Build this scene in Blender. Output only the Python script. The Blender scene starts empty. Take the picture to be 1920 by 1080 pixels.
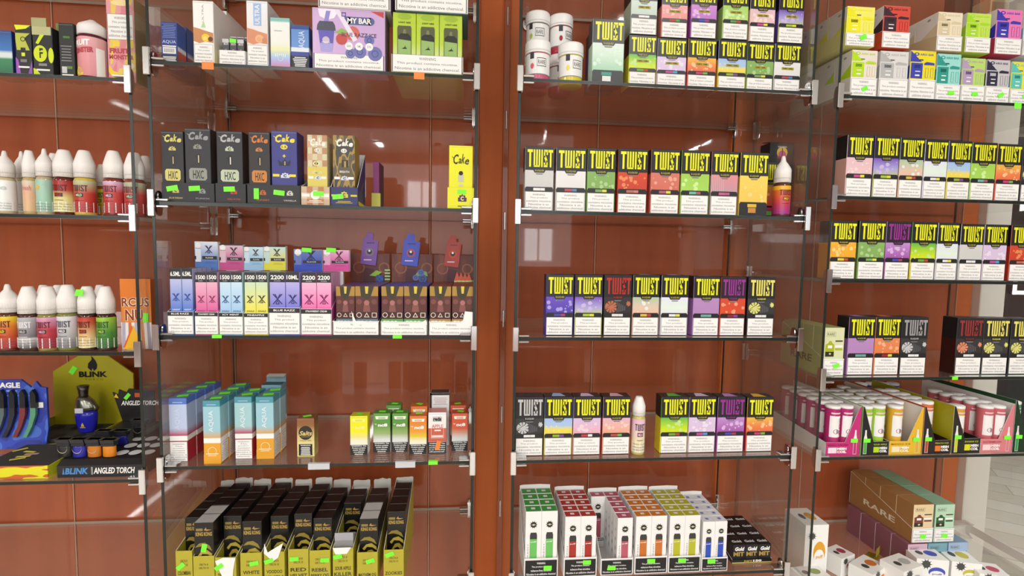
import bpy, math, random
from mathutils import Vector, Matrix
random.seed(7)
S = bpy.context.scene
COL = S.collection
# ---------------------------------------------------------------- camera, world, lights, exposure
F = 943.533; DIST = 1.01075
YAW, PITCH, ROLL = (math.radians(a) for a in (5.13444, -4.06889, 0.97559))
def _basis():
    cy, sy = math.cos(YAW), math.sin(YAW); cp, sp = math.cos(PITCH), math.sin(PITCH); cr, sr = math.cos(ROLL), math.sin(ROLL)
    f = Vector((sy*cp, cy*cp, sp)); rt = Vector((cy, -sy, 0)); up = rt.cross(f)
    return cr*rt + sr*up, -sr*rt + cr*up, f
RT, UP, FW = _basis()
cam = bpy.data.objects.new('camera', bpy.data.cameras.new('camera'))
COL.objects.link(cam)
cam.data.sensor_width = 36; cam.data.lens = F/1920*36; cam.data.clip_start = .02
m = Matrix((RT, UP, -FW)).transposed().to_4x4(); m.translation = (0, -DIST, 0)
cam.matrix_world = m
S.camera = cam
w = bpy.data.worlds.new('sky'); S.world = w; w.use_nodes = True
w.node_tree.nodes['Background'].inputs[0].default_value = (.93, .96, 1, 1)
w.node_tree.nodes['Background'].inputs[1].default_value = 1.0
LAMPS = [(-1.15, -2.6), (-1.15, -4.7), (.9, -1.9), (.9, -4.2), (2.9, -4.4), (-3.4, -1.8), (-3.4, -4.2), (3.6, 1.2), (2.5, 1.3)]  # last lamp is unseen, added to brighten the floor at the right
for i, (x, y) in enumerate(LAMPS):
    l = bpy.data.lights.new('ceiling_light_glow', 'AREA'); l.shape = 'RECTANGLE'; l.size = .06; l.size_y = 1.15
    l.energy = 23; l.color = (1, .995, .99)
    o = bpy.data.objects.new('ceiling_light_glow', l); COL.objects.link(o); o.location = (x, y, 1.37)
l = bpy.data.lights.new('daylight', 'AREA'); l.shape = 'RECTANGLE'; l.size = 5.0; l.size_y = 2.2; l.energy = 60; l.color = (.95, .98, 1)
o = bpy.data.objects.new('shopfront_daylight', l); COL.objects.link(o); o.location = (-1.0, -5.6, .1); o.rotation_euler = (math.radians(90), 0, 0)
S.view_settings.view_transform = 'Standard'; S.view_settings.look = 'None'
S.view_settings.exposure = 0.04; S.view_settings.gamma = 1.0; S.view_settings.use_curve_mapping = False
S.cycles.transparent_max_bounces = 40; S.cycles.max_bounces = 8

# ---------------------------------------------------------------- helpers
def solve(px, axis, pt):
    """coordinate (0 = X from a column, 2 = Z from a row) of the point seen at px with the other two known"""
    B = RT if axis == 0 else -UP
    c = (px - (960 if axis == 0 else 540))/F
    d = Vector((pt[0], pt[1] + DIST, pt[2])); d[axis] = 0
    return -(d.dot(B) - c*d.dot(FW))/(B[axis] - c*FW[axis])
def lin(h):
    h = h.lstrip('#'); v = [int(h[i:i+2], 16)/255 for i in (0, 2, 4)]
    return tuple(c/12.92 if c <= .04045 else ((c+.055)/1.055)**2.4 for c in v) + (1,)
MC = {}
def mat(h, rough=.45, metal=0, spec=.4):
    k = (h, rough, metal, spec)
    if k in MC: return MC[k]
    m = bpy.data.materials.new('coat_' + h); m.use_nodes = True
    b = m.node_tree.nodes['Principled BSDF']
    b.inputs['Base Color'].default_value = lin(h); b.inputs['Roughness'].default_value = rough
    b.inputs['Metallic'].default_value = metal; b.inputs['Specular IOR Level'].default_value = spec
    MC[k] = m; return m
def grad(stops, axis=2, rough=.4, wave=0):
    """printed colour blend along one axis of the object (0..1 of its bounding box)"""
    k = ('g', tuple(stops), axis, rough, wave)
    if k in MC: return MC[k]
    m = bpy.data.materials.new('printed_blend'); m.use_nodes = True; nt = m.node_tree; b = nt.nodes['Principled BSDF']
    tc = nt.nodes.new('ShaderNodeTexCoord'); sx = nt.nodes.new('ShaderNodeSeparateXYZ'); cr = nt.nodes.new('ShaderNodeValToRGB')
    nt.links.new(tc.outputs['Generated'], sx.inputs[0])
    src = sx.outputs[axis] if axis < 3 else None
    if axis == 3:      # diagonal x+z
        a = nt.nodes.new('ShaderNodeMath'); a.operation = 'ADD'; nt.links.new(sx.outputs[0], a.inputs[0]); nt.links.new(sx.outputs[2], a.inputs[1])
        a2 = nt.nodes.new('ShaderNodeMath'); a2.operation = 'MULTIPLY'; a2.inputs[1].default_value = .5; nt.links.new(a.outputs[0], a2.inputs[0]); src = a2.outputs[0]
    if wave:
        n = nt.nodes.new('ShaderNodeTexNoise'); n.inputs['Scale'].default_value = 4; nt.links.new(tc.outputs['Generated'], n.inputs[0])
        mm = nt.nodes.new('ShaderNodeMath'); mm.operation = 'MULTIPLY_ADD'; mm.inputs[1].default_value = wave; nt.links.new(n.outputs[0], mm.inputs[0]); nt.links.new(src, mm.inputs[2])
        m3 = nt.nodes.new('ShaderNodeMath'); m3.operation = 'SUBTRACT'; m3.inputs[1].default_value = wave/2; nt.links.new(mm.outputs[0], m3.inputs[0]); src = m3.outputs[0]
    nt.links.new(src, cr.inputs[0]); nt.links.new(cr.outputs[0], b.inputs['Base Color'])
    e = cr.color_ramp.elements
    while len(e) < len(stops): e.new(.5)
    for i, (p, c) in enumerate(stops): e[i].position = p
    for i, (p, c) in enumerate(stops): e[i].color = lin(c)
    b.inputs['Roughness'].default_value = rough; b.inputs['Specular IOR Level'].default_value = .4
    MC[k] = m; return m
def blot(c1, c2, c3, scale=6, rough=.45):
    """blotchy three-colour print"""
    k = ('b', c1, c2, c3, scale)
    if k in MC: return MC[k]
    m = bpy.data.materials.new('printed_pattern'); m.use_nodes = True; nt = m.node_tree; b = nt.nodes['Principled BSDF']
    tc = nt.nodes.new('ShaderNodeTexCoord'); n = nt.nodes.new('ShaderNodeTexNoise'); cr = nt.nodes.new('ShaderNodeValToRGB')
    n.inputs['Scale'].default_value = scale; n.inputs['Detail'].default_value = 1
    nt.links.new(tc.outputs['Generated'], n.inputs[0]); nt.links.new(n.outputs[0], cr.inputs[0]); nt.links.new(cr.outputs[0], b.inputs['Base Color'])
    cr.color_ramp.interpolation = 'CONSTANT'; e = cr.color_ramp.elements; e.new(.5)
    for i, (p, c) in enumerate(((0, c1), (.46, c2), (.54, c3))): e[i].position = p
    for i, c in enumerate((c1, c2, c3)): e[i].color = lin(c)
    b.inputs['Roughness'].default_value = rough
    MC[k] = m; return m
CHROME = mat('d9dadc', .16, 1); WHITE = mat('f0efec', .5); PAPER = mat('f2f1ee', .6); INK = mat('77777a', .6); BLACK = mat('1c1c1e', .4)
NEON = mat('7dff3c', .5); ORANGE = mat('ff8a3d', .5)

TC = {}
def textgeo(s, bold=0.0, shear=0.0):
    k = (s, bold, shear)
    if k in TC: return TC[k]
    c = bpy.data.curves.new('t', 'FONT'); c.body = s; c.offset = bold; c.shear = shear; c.resolution_u = 2; c.align_x = 'CENTER'
    o = bpy.data.objects.new('t', c); COL.objects.link(o)
    dg = bpy.context.evaluated_depsgraph_get(); me = o.evaluated_get(dg).to_mesh()
    v = [(p.co.x, p.co.y) for p in me.vertices]; f = [tuple(p.vertices) for p in me.polygons]
    o.evaluated_get(dg).to_mesh_clear()
    bpy.data.objects.remove(o); bpy.data.curves.remove(c)
    xs = [a for a, b in v] or [0, 1]; ys = [b for a, b in v] or [0, 1]
    x0, x1, y0, y1 = min(xs), max(xs), min(ys), max(ys)
    v = [((a-x0)/(x1-x0 or 1), (b-y0)/(y1-y0 or 1)) for a, b in v]
    TC[k] = (v, f); return TC[k]
# tall condensed capitals drawn from bars, unit square each
def R4(a, b, c, d): return [(a, c), (b, c), (b, d), (a, d)]
GL = {'T': [R4(0, 1, .84, 1), R4(.32, .68, 0, .84)],
      'W': [R4(0, .24, .08, 1), R4(.38, .62, .08, 1), R4(.76, 1, .08, 1), R4(.04, .96, 0, .1)],
      'I': [R4(0, 1, 0, 1)],
      'S': [R4(.05, 1, .86, 1), R4(.0, .36, .55, .9), [(.0, .6), (.64, .2), (1, .34), (.36, .72)], R4(.64, 1, .1, .38), R4(0, .95, 0, .13), R4(0, .36, .1, .26), R4(.66, 1, .7, .88)]}
TW = [('T', 0, .21), ('W', .24, .50), ('I', .54, .60), ('S', .64, .80), ('T', .82, 1)]

class MB:
    def __init__(s): s.v = []; s.f = []; s.mi = []; s.ms = []; s.sm = []
    def m(s, mt):
        if mt not in s.ms: s.ms.append(mt)
        return s.ms.index(mt)
    def add(s, vs, fs, mt, smooth=False):
        b = len(s.v); s.v += [tuple(p) for p in vs]; i = s.m(mt)
        for f in fs: s.f.append(tuple(b+k for k in f)); s.mi.append(i); s.sm.append(smooth)
    def poly(s, pts, mt): s.add(pts, [tuple(range(len(pts)))], mt)
    def fr(s, x0, x1, z0, z1, y, mt): s.poly([(x0, y, z0), (x1, y, z0), (x1, y, z1), (x0, y, z1)], mt)     # faces -Y
    def pf(s, pts, y, mt): s.poly([(a, y, b) for a, b in pts], mt)
    def disc(s, cx, cz, r, y, mt, n=12, ry=None):
        s.poly([(cx+r*math.cos(2*math.pi*i/n), y, cz+(ry or r)*math.sin(2*math.pi*i/n)) for i in range(n)], mt)
    def ring(s, cx, cz, r, t, y, mt, n=14, rz=1):
        vs = []
        for i in range(n):
            a = 2*math.pi*i/n
            for q in (r, r-t): vs.append((cx+q*math.cos(a), y, cz+q*rz*math.sin(a)))
        s.add(vs, [(2*i, 2*((i+1) % n), 2*((i+1) % n)+1, 2*i+1) for i in range(n)], mt)
    def frame(s, x0, x1, z0, z1, t, y, mt):
        for a in ((x0, x1, z0, z0+t), (x0, x1, z1-t, z1), (x0, x0+t, z0, z1), (x1-t, x1, z0, z1)): s.fr(*a, y, mt)
    def text(s, t, x0, x1, z0, z1, y, mt, bold=.012, shear=0, rot=0, fn=None):
        v, f = textgeo(t, bold, shear)
        if fn: s.add([fn(a, b) for a, b in v], f, mt); return
        if rot: v2 = [(x0+(x1-x0)*(1-b), y, z0+(z1-z0)*a) for a, b in v]
        else: v2 = [(x0+(x1-x0)*a, y, z0+(z1-z0)*b) for a, b in v]
        s.add(v2, f, mt)
    def twist(s, x0, x1, z0, z1, y, mt, fn=None):
        for g, a, b in TW:
            for p in GL[g]:
                q = [(x0+(x1-x0)*(a+(b-a)*u), z0+(z1-z0)*v) for u, v in p]
                s.poly([fn(u, v) if fn else (u, y, v) for u, v in q], mt)
    def box(s, x0, x1, y0, y1, z0, z1, mt, c=0.0006, front=None, side=None, top=None, left=None, back=None):
        c = min(c, (x1-x0)*.3, (y1-y0)*.3, (z1-z0)*.3)
        lo = (x0, y0, z0); hi = (x1, y1, z1); ctr = Vector(((x0+x1)/2, (y0+y1)/2, (z0+z1)/2)); V = {}; vs = []
        for sx in (0, 1):
            for sy in (0, 1):
                for sz in (0, 1):
                    sg = (sx, sy, sz)
                    for ax in range(3):
                        p = [hi[k] if sg[k] else lo[k] for k in range(3)]
                        for k in range(3):
                            if k != ax: p[k] += (-c if sg[k] else c)
                        V[sg+(ax,)] = len(vs); vs.append(Vector(p))
        def out(idx):
            n = (vs[idx[1]]-vs[idx[0]]).cross(vs[idx[2]]-vs[idx[0]]); cc = sum((vs[i] for i in idx), Vector())/len(idx)
            return tuple(idx) if n.dot(cc-ctr) > 0 else tuple(reversed(idx))
        base = len(s.v); s.v += [tuple(p) for p in vs]
        def put(idx, mm): s.f.append(tuple(base+i for i in out(idx))); s.mi.append(s.m(mm)); s.sm.append(False)
        for ax in range(3):
            o = [k for k in range(3) if k != ax]
            for sd in (0, 1):
                idx = []
                for a, b in ((0, 0), (1, 0), (1, 1), (0, 1)):
                    g = [0, 0, 0]; g[ax] = sd; g[o[0]] = a; g[o[1]] = b; idx.append(V[tuple(g)+(ax,)])
                mm = mt
                if ax == 1 and sd == 0 and front: mm = front
                if ax == 1 and sd == 1 and back: mm = back
                if ax == 0 and side: mm = side
                if ax == 0 and sd == 0 and left: mm = left
                if ax == 2 and sd == 1 and top: mm = top
                put(idx, mm)
            for a in (0, 1):
                for b in (0, 1):
                    g0 = [0, 0, 0]; g0[o[0]] = a; g0[o[1]] = b; g1 = list(g0); g1[ax] = 1
                    put([V[tuple(g0)+(o[0],)], V[tuple(g1)+(o[0],)], V[tuple(g1)+(o[1],)], V[tuple(g0)+(o[1],)]], front if (front and o == [0, 1] and b == 0) else mt)
        for sx in (0, 1):
            for sy in (0, 1):
                for sz in (0, 1): put([V[(sx, sy, sz, k)] for k in range(3)], mt)
    def lathe(s, prof, mt, n=24, cx=0, cy=0, smooth=True, mats=None):
        b = len(s.v)
        for r, z in prof:
            for i in range(n): s.v.append((cx+r*math.cos(2*math.pi*i/n), cy+r*math.sin(2*math.pi*i/n), z))
        for k in range(len(prof)-1):
            mm = s.m(mats[k] if mats else mt)
            for i in range(n):
                j = (i+1) % n; s.f.append((b+k*n+i, b+k*n+j, b+(k+1)*n+j, b+(k+1)*n+i)); s.mi.append(mm); s.sm.append(smooth)
        for k, rev in ((0, True), (len(prof)-1, False)):
            if prof[k][0] > 1e-5:
                idx = [b+k*n+i for i in range(n)]
                s.f.append(tuple(reversed(idx) if rev else idx)); s.mi.append(s.m(mats[min(k, len(mats)-1)] if mats else mt)); s.sm.append(False)
    def prism(s, pts, y0, y1, mt, edge=None):
        """outline in XZ with real thickness along Y"""
        n = len(pts); b = len(s.v)
        A = sum(pts[i][0]*pts[(i+1) % n][1]-pts[(i+1) % n][0]*pts[i][1] for i in range(n))
        if A < 0: pts = pts[::-1]
        s.v += [(a, y0, z) for a, z in pts] + [(a, y1, z) for a, z in pts]
        s.f.append(tuple(b+i for i in range(n))); s.mi.append(s.m(mt)); s.sm.append(False)
        s.f.append(tuple(b+n+i for i in reversed(range(n)))); s.mi.append(s.m(mt)); s.sm.append(False)
        for i in range(n):
            j = (i+1) % n; s.f.append((b+i, b+n+i, b+n+j, b+j)); s.mi.append(s.m(edge or mt)); s.sm.append(False)
    def prismx(s, pts, x0, x1, mt, edge=None):
        """outline in YZ with thickness along X"""
        n = len(pts); b = len(s.v)
        s.v += [(x0, a, z) for a, z in pts] + [(x1, a, z) for a, z in pts]
        s.f.append(tuple(b+i for i in reversed(range(n)))); s.f.append(tuple(b+n+i for i in range(n)))
        for _ in (0, 1): s.mi.append(s.m(mt)); s.sm.append(False)
        for i in range(n):
            j = (i+1) % n; s.f.append((b+i, b+j, b+n+j, b+n+i)); s.mi.append(s.m(edge or mt)); s.sm.append(False)
    def mesh(s, name):
        me = bpy.data.meshes.new(name); me.from_pydata(s.v, [], s.f)
        for mm in s.ms: me.materials.append(mm)
        me.polygons.foreach_set('material_index', s.mi); me.polygons.foreach_set('use_smooth', s.sm); me.update()
        return me
    def build(s, name, parent=None, loc=(0, 0, 0), rz=0):
        return link(name, s.mesh(name), parent, loc, rz)
def link(name, me, parent=None, loc=(0, 0, 0), rz=0):
    o = bpy.data.objects.new(name, me); COL.objects.link(o); o.parent = parent; o.location = loc; o.rotation_euler.z = rz
    return o
def tag(o, label, cat, group=None):
    o['label'] = label; o['category'] = cat
    if group: o['group'] = group
    return o
KIDS = {}
def kids(o): return [c for c in o.children]
def dup(o, loc, rz=None, label=None, group=None, parent=None):
    c = o.copy(); COL.objects.link(c)
    if parent is not None: c.parent = parent
    if loc is not None: c.location = loc
    if rz is not None: c.rotation_euler.z = rz
    if label: c['label'] = label
    if group: c['group'] = group
    for k in list(o.children):
        kk = k.copy(); COL.objects.link(kk); kk.parent = c
        for g in list(k.children):
            gg = g.copy(); COL.objects.link(gg); gg.parent = kk
    return c
# stickers: small sheets of paper, real thickness
def sticker_mesh(w, h, mt):
    b = MB(); b.box(-w/2, w/2, -.0005, 0, -h/2, h/2, mt, c=.0001); return b.mesh('price_sticker')
SM = {}
def sticker(parent, x, y, z, w=.018, h=.011, ang=0, mt=None, top=False):
    mt = mt or NEON; k = (round(w, 4), round(h, 4), mt.name)
    if k not in SM: SM[k] = sticker_mesh(w, h, mt)
    o = link('price_sticker', SM[k], parent, (x, y, z)); o.rotation_euler = (math.radians(-90) if top else 0, 0 if top else ang, ang if top else 0)
    return o
WM = {}
WL = {'tall': ['WARNING:', 'This product', 'contains nicotine.', 'Nicotine is an', 'addictive chemical.'],
      'wide': ['WARNING', 'This product contains nicotine.', 'Nicotine is an addictive chemical.'],
      'mid': ['WARNING:', 'This product contains', 'nicotine. Nicotine is an', 'addictive chemical.'],
      'slim': ['WARNING:', 'This', 'product', 'contains', 'nicotine.', 'Nicotine is', 'an addictive', 'chemical.'],
      'puff': ['WARNING:', 'The product contains', 'tobacco-free nicotine.', 'Nicotine is an addictive chemical'],
      'salt': ['WARNING: This', 'Product contains', 'nicotine. Nicotine', 'is an addictive', 'chemical.']}
def warning(parent, x, y, z, w, h, style='tall', dark=False, name='warning_label', thick=.0003):
    """white (or black) printed warning panel, origin at its lower centre, front facing -Y"""
    k = (style, dark)
    if k not in WM:
        b = MB(); bg = BLACK if dark else PAPER; ink = mat('e8e8e6', .6) if dark else INK
        b.box(-.5, .5, -1, 0, 0, 1, bg, c=.0001)
        if not dark: b.frame(-.5, .5, 0, 1, .012, -1.15, mat('3a3a3c', .5))
        L = WL[style]; n = len(L); mx = max(len(t) for t in L); top = .93; st = .86/n
        for i, t in enumerate(L):
            hw = .46*min(1, (len(t)+2)/(mx+1)); zc = top-(i+.5)*st
            b.text(t, -hw, hw, zc-st*.29, zc+st*.29, -1.2, ink, bold=.02 if dark else .005)
        WM[k] = b.mesh('warning_label')
    o = link(name, WM[k], parent, (x, y, z)); o.scale = (w, thick, h); return o
# ---------------------------------------------------------------- setting
def struct(o): o['kind'] = 'structure'; return o
def laminate(name, c1, c2, rough, coat=0.0, grain=.5, wear=0):
    m = bpy.data.materials.new(name); m.use_nodes = True; nt = m.node_tree; b = nt.nodes['Principled BSDF']
    tc = nt.nodes.new('ShaderNodeTexCoord'); mp = nt.nodes.new('ShaderNodeMapping'); mp.inputs['Scale'].default_value = (9, 9, .9)
    n = nt.nodes.new('ShaderNodeTexNoise'); n.inputs['Scale'].default_value = 2.2; n.inputs['Detail'].default_value = 5; n.inputs['Roughness'].default_value = grain
    cr = nt.nodes.new('ShaderNodeValToRGB'); nt.links.new(tc.outputs['Object'], mp.inputs[0]); nt.links.new(mp.outputs[0], n.inputs[0]); nt.links.new(n.outputs[0], cr.inputs[0])
    cr.color_ramp.elements[0].position = .3; cr.color_ramp.elements[1].position = .7
    cr.color_ramp.elements[0].color = lin(c1); cr.color_ramp.elements[1].color = lin(c2)
    nt.links.new(cr.outputs[0], b.inputs['Base Color']); b.inputs['Roughness'].default_value = rough
    b.inputs['Specular IOR Level'].default_value = .25; b.inputs['Coat Weight'].default_value = coat; b.inputs['Coat Roughness'].default_value = .03
    return m
WOOD = laminate('cherry_laminate', 'c8652f', 'd47138', .5)
GLOSSWOOD = laminate('glossy_cherry_laminate', '9c4a26', 'ab5630', .5, coat=.9)
SEAM = mat('c79a80', .5); PLASTER = mat('e9e6df', .7)
YB = .312
def wall_box(name, x0, x1, y0, y1, z0, z1, mt, **k):
    b = MB(); b.box(x0, x1, y0, y1, z0, z1, mt, c=.002, **k); return struct(b.build(name))
wall_box('wall_back', -2.4, 1.465, YB+.012, YB+.10, -1.5, 1.4, WOOD)
# glossy laminate panels behind each case, the strips between them stay bare
for i, (x0, x1) in enumerate(((-1.25, -.985), (-.982, -.640), (-.585, -.098), (-.095, .028), (.088, .338), (.341, .698), (.775, .957), (.96, 1.40))):
    wall_box('wall_panel', x0, x1, YB, YB+.013, -1.2, .9, GLOSSWOOD)
for i, x in enumerate((-.9835, -.5865, -.0965, .3395, .9585, 1.402)):
    b = MB(); b.box(x-.0012, x+.0012, YB-.0015, YB+.011, -1.2, .9, SEAM, c=.0004); struct(b.build('trim_%d' % (i+1)))
wall_box('wall_end', 1.467, 1.545, YB-.01, YB+.12, -1.5, 1.4, PLASTER)
# shop floor, ceiling and walls
def planks():
    m = bpy.data.materials.new('pale_plank_floor'); m.use_nodes = True; nt = m.node_tree; b = nt.nodes['Principled BSDF']
    tc = nt.nodes.new('ShaderNodeTexCoord'); mp = nt.nodes.new('ShaderNodeMapping'); mp.inputs['Rotation'].default_value = (0, 0, .62)
    br = nt.nodes.new('ShaderNodeTexBrick'); br.inputs['Scale'].default_value = 1; br.inputs['Brick Width'].default_value = 1.2; br.inputs['Row Height'].default_value = .16
    br.inputs['Mortar Size'].default_value = .004; br.inputs['Color1'].default_value = lin('e3ddd0'); br.inputs['Color2'].default_value = lin('d2cabb'); br.inputs['Mortar'].default_value = lin('b5ad9e')
    nt.links.new(tc.outputs['Object'], mp.inputs[0]); nt.links.new(mp.outputs[0], br.inputs[0]); nt.links.new(br.outputs[0], b.inputs['Base Color']); b.inputs['Roughness'].default_value = .35
    return m
b = MB(); b.box(-7, 7, -6.2, 5, -1.6, -1.5, planks(), c=.001); struct(b.build('floor'))
b = MB(); b.box(-7, 7, -6.2, 5, 1.42, 1.5, mat('dcd9d2', .8), c=.001)
for i in range(-11, 12): b.box(i*.6-.012, i*.6+.012, -6, 4.9, 1.415, 1.42, PLASTER, c=.001)
for i in range(-9, 9): b.box(-7, 7, i*.6-.012, i*.6+.012, 1.4145, 1.4195, PLASTER, c=.001)
struct(b.build('ceiling'))
# wall facing the cases, with its shop windows
def wall_with_holes(name, x0, x1, z0, z1, y0, y1, holes, mt):
    xs = sorted({x0, x1} | {h[0] for h in holes} | {h[1] for h in holes}); b = MB()
    for a, c in zip(xs, xs[1:]):
        zz = z0
        for h in sorted((h for h in holes if h[0] <= a and h[1] >= c), key=lambda h: h[2]):
            if h[2] > zz: b.box(a, c, y0, y1, zz, h[2], mt, c=.0005)
            zz = h[3]
        if zz < z1: b.box(a, c, y0, y1, zz, z1, mt, c=.0005)
    return struct(b.build(name))
HOLES = [(-1.62, -1.02, .62, 1.05), (-.92, -.45, .62, 1.05), (.84, 1.32, -.15, .92), (-5.2, -3.2, .2, 1.05), (4.0, 4.7, -.2, 1.0)]
wall_with_holes('wall_front', -7, 7, -1.5, 1.42, -6.1, -6.0, HOLES, mat('8a5f4c', .6))
DAY = bpy.data.materials.new('bright_daylit_street'); DAY.use_nodes = True
DAY.node_tree.nodes['Principled BSDF'].inputs['Emission Color'].default_value = (.93, .97, 1, 1); DAY.node_tree.nodes['Principled BSDF'].inputs['Emission Strength'].default_value = 6.5
for i, h in enumerate(HOLES):
    b = MB(); b.box(h[0], h[1], -6.08, -6.07, h[2], h[3], DAY, c=.001)
    t = .03
    for q in ((h[0], h[1], h[2], h[2]+t), (h[0], h[1], h[3]-t, h[3]), (h[0], h[0]+t, h[2], h[3]), (h[1]-t, h[1], h[2], h[3])): b.box(q[0], q[1], -6.06, -6.0, q[2], q[3], PLASTER, c=.002)
    xm = (h[0]+h[1])/2; b.box(xm-.015, xm+.015, -6.06, -6.01, h[2], h[3], PLASTER, c=.002); struct(b.build('window_%d' % (i+1)))
wall_box('wall_left', -7.1, -7, -6.2, 5, -1.5, 1.42, mat('b98e78', .7))
wall_box('wall_right', 7, 7.1, -6.2, 5, -1.5, 1.42, mat('d9d6d0', .7))
wall_box('wall_far', 1.5, 7, 4.2, 4.3, -1.5, 1.42, PLASTER)
GLOW = bpy.data.materials.new('lit_diffuser'); GLOW.use_nodes = True
GLOW.node_tree.nodes['Principled BSDF'].inputs['Emission Color'].default_value = (1, .98, .94, 1); GLOW.node_tree.nodes['Principled BSDF'].inputs['Emission Strength'].default_value = 7
for i, (x, y) in enumerate(LAMPS):
    b = MB(); b.box(x-.06, x+.06, y-.6, y+.6, 1.385, 1.414, PLASTER, c=.004); f = b.build('ceiling_light')
    tag(f, 'long white linear ceiling light over the shop floor', 'ceiling light', 'linear ceiling lights')
    b = MB(); b.box(x-.035, x+.035, y-.58, y+.58, 1.378, 1.385, GLOW, c=.001); b.build('diffuser', f)

# ---------------------------------------------------------------- glass
def glass_mat(name, tint, edge=False):
    m = bpy.data.materials.new(name); m.use_nodes = True; nt = m.node_tree
    for n in list(nt.nodes): nt.nodes.remove(n)
    out = nt.nodes.new('ShaderNodeOutputMaterial'); tr = nt.nodes.new('ShaderNodeBsdfTransparent'); gl = nt.nodes.new('ShaderNodeBsdfGlossy'); mx = nt.nodes.new('ShaderNodeMixShader'); fr = nt.nodes.new('ShaderNodeFresnel')
    tr.inputs[0].default_value = tint; gl.inputs['Roughness'].default_value = .02; gl.inputs[0].default_value = (.95, .97, .96, 1); ge = nt.nodes.new('ShaderNodeNewGeometry'); ma = nt.nodes.new('ShaderNodeMath'); ma.operation = 'MULTIPLY_ADD'; ma.inputs[1].default_value = 1/1.5-1.5; ma.inputs[2].default_value = 1.5
    nt.links.new(ge.outputs['Backfacing'], ma.inputs[0]); nt.links.new(ma.outputs[0], fr.inputs['IOR'])
    m2 = nt.nodes.new('ShaderNodeMath'); m2.operation = 'MULTIPLY'; m2.inputs[1].default_value = 1.85; m2.use_clamp = True; nt.links.new(fr.outputs[0], m2.inputs[0]); nt.links.new(m2.outputs[0], mx.inputs[0]); nt.links.new(tr.outputs[0], mx.inputs[1]); nt.links.new(gl.outputs[0], mx.inputs[2]); df = nt.nodes.new('ShaderNodeBsdfDiffuse'); df.inputs[0].default_value = (.8, .78, .74, 1); mf = nt.nodes.new('ShaderNodeMixShader'); mf.inputs[0].default_value = .035      # pale diffuse share, puts the haze of reflections into the glass colour
    nt.links.new(mx.outputs[0], mf.inputs[1]); nt.links.new(df.outputs[0], mf.inputs[2]); nt.links.new(mf.outputs[0], out.inputs[0])
    return m
GLASS = glass_mat('clear_glass', (.97, .98, .97, 1)); GEDGE = mat('1f2521', .25)
UNIT = {'A': (-1.235, -.6224), 'B': (-.589, .0152), 'C': (.0993, .7101), 'D': (.7671, 1.378)}
LV = {'A': [.570, .3044, .0517, -.206, -.4563, -.700], 'B': [.597, .3388, .0811, -.1736, -.4330, -.690], 'C': [.597, .3394, .081, -.176, -.4345, -.695], 'D': [.597, .3361, .1271, -.0495, -.2633, -.4413, -.760]}
UN = {'A': 'far-left case', 'B': 'left-centre case', 'C': 'right-centre case', 'D': 'far-right case'}
ON = ['topmost', 'second', 'third', 'fourth', 'fifth', 'sixth', 'bottom']
ST = .0035
def top(u, i): return LV[u][i] + ST + .0002
clamp_me = {}
def make_clamp(back):
    """two-way chromed bracket: face plate on the glass edge, cheeks on both sides, two fingers holding the shelf"""
    b = MB()
    if not back:
        b.box(-.0062, .0062, -.0085, -.0035, -.025, .025, CHROME, c=.0012)
    else:
        b.box(-.0048, .0048, .0005, .0045, -.023, .023, CHROME, c=.0016)
    plate = b.mesh('face_plate')
    pts = []
    for k in range(16):
        a = 2*math.pi*k/16; pts.append(((.011 if not back else .006)*math.cos(a)*1.0, .0235*max(-1, min(1, 1.25*math.sin(a)))))
    cy = .009 if not back else -.007
    b = MB(); b.prismx([(cy+p, q) for p, q in pts], .0040, .0062, CHROME)
    b.prismx([(cy+p*.45, q*.25+.014) for p, q in pts], .0062, .0075, CHROME)
    cheek = b.mesh('cheek')
    b = MB(); y0, y1 = (-.004, .016) if not back else (-.018, -.001)
    b.box(.0062, .0285, y0, y1, .0042, .0082, CHROME, c=.0015); up = b.mesh('shelf_finger')
    b = MB(); b.box(.0062, .0285, y0, y1, -.0082, -.0042, CHROME, c=.0015); dn = b.mesh('shelf_finger')
    return plate, cheek, up, dn
CL = {False: make_clamp(False), True: make_clamp(True)}
def clamp(u, i, side, back):
    x = UNIT[u][0] if side == 'left' else UNIT[u][1]
    pl, ch, up, dn = CL[back]
    o = bpy.data.objects.new('shelf_clamp', None); COL.objects.link(o); o.empty_display_size = .01
    o.location = (x, .305 if back else 0, LV[u][i])
    if side == 'right': o.scale = (-1, 1, 1)
    tag(o, 'chrome clamp at the %s %s corner of the %s shelf, %s' % ('rear' if back else 'front', side, ON[i], UN[u]), 'shelf clamp', 'chrome shelf clamps')
    link('face_plate', pl, o); link('cheek', ch, o)
    link('shelf_finger', up, o); link('shelf_finger', dn, o)
for u, (x0, x1) in UNIT.items():
    for sd, x in (('left', x0), ('right', x1)):
        b = MB(); b.box(x-.003, x+.003, 0, .3105, -1.2, .85, GLASS, c=.0004, front=GEDGE, back=GEDGE)
        tag(b.build('glass_side_panel'), 'tall clear glass upright on the %s side of the %s' % (sd, UN[u]), 'glass panel', 'glass uprights')
    for i, z in enumerate(LV[u]):
        b = MB(); b.box(x0+.0065, x1-.0065, .0005, .3045, z-ST, z+ST, GLASS, c=.0004, front=GEDGE, back=mat('a8a79c', .2))
        tag(b.build('glass_shelf'), 'clear glass shelf, %s level of the %s' % (ON[i], UN[u]), 'glass shelf', 'glass shelves')
        for sd in ('left', 'right'):
            if (u == 'A' and sd == 'left') or (u == 'D' and sd == 'right'): continue
            for bk in (False, True): clamp(u, i, sd, bk)
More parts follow.
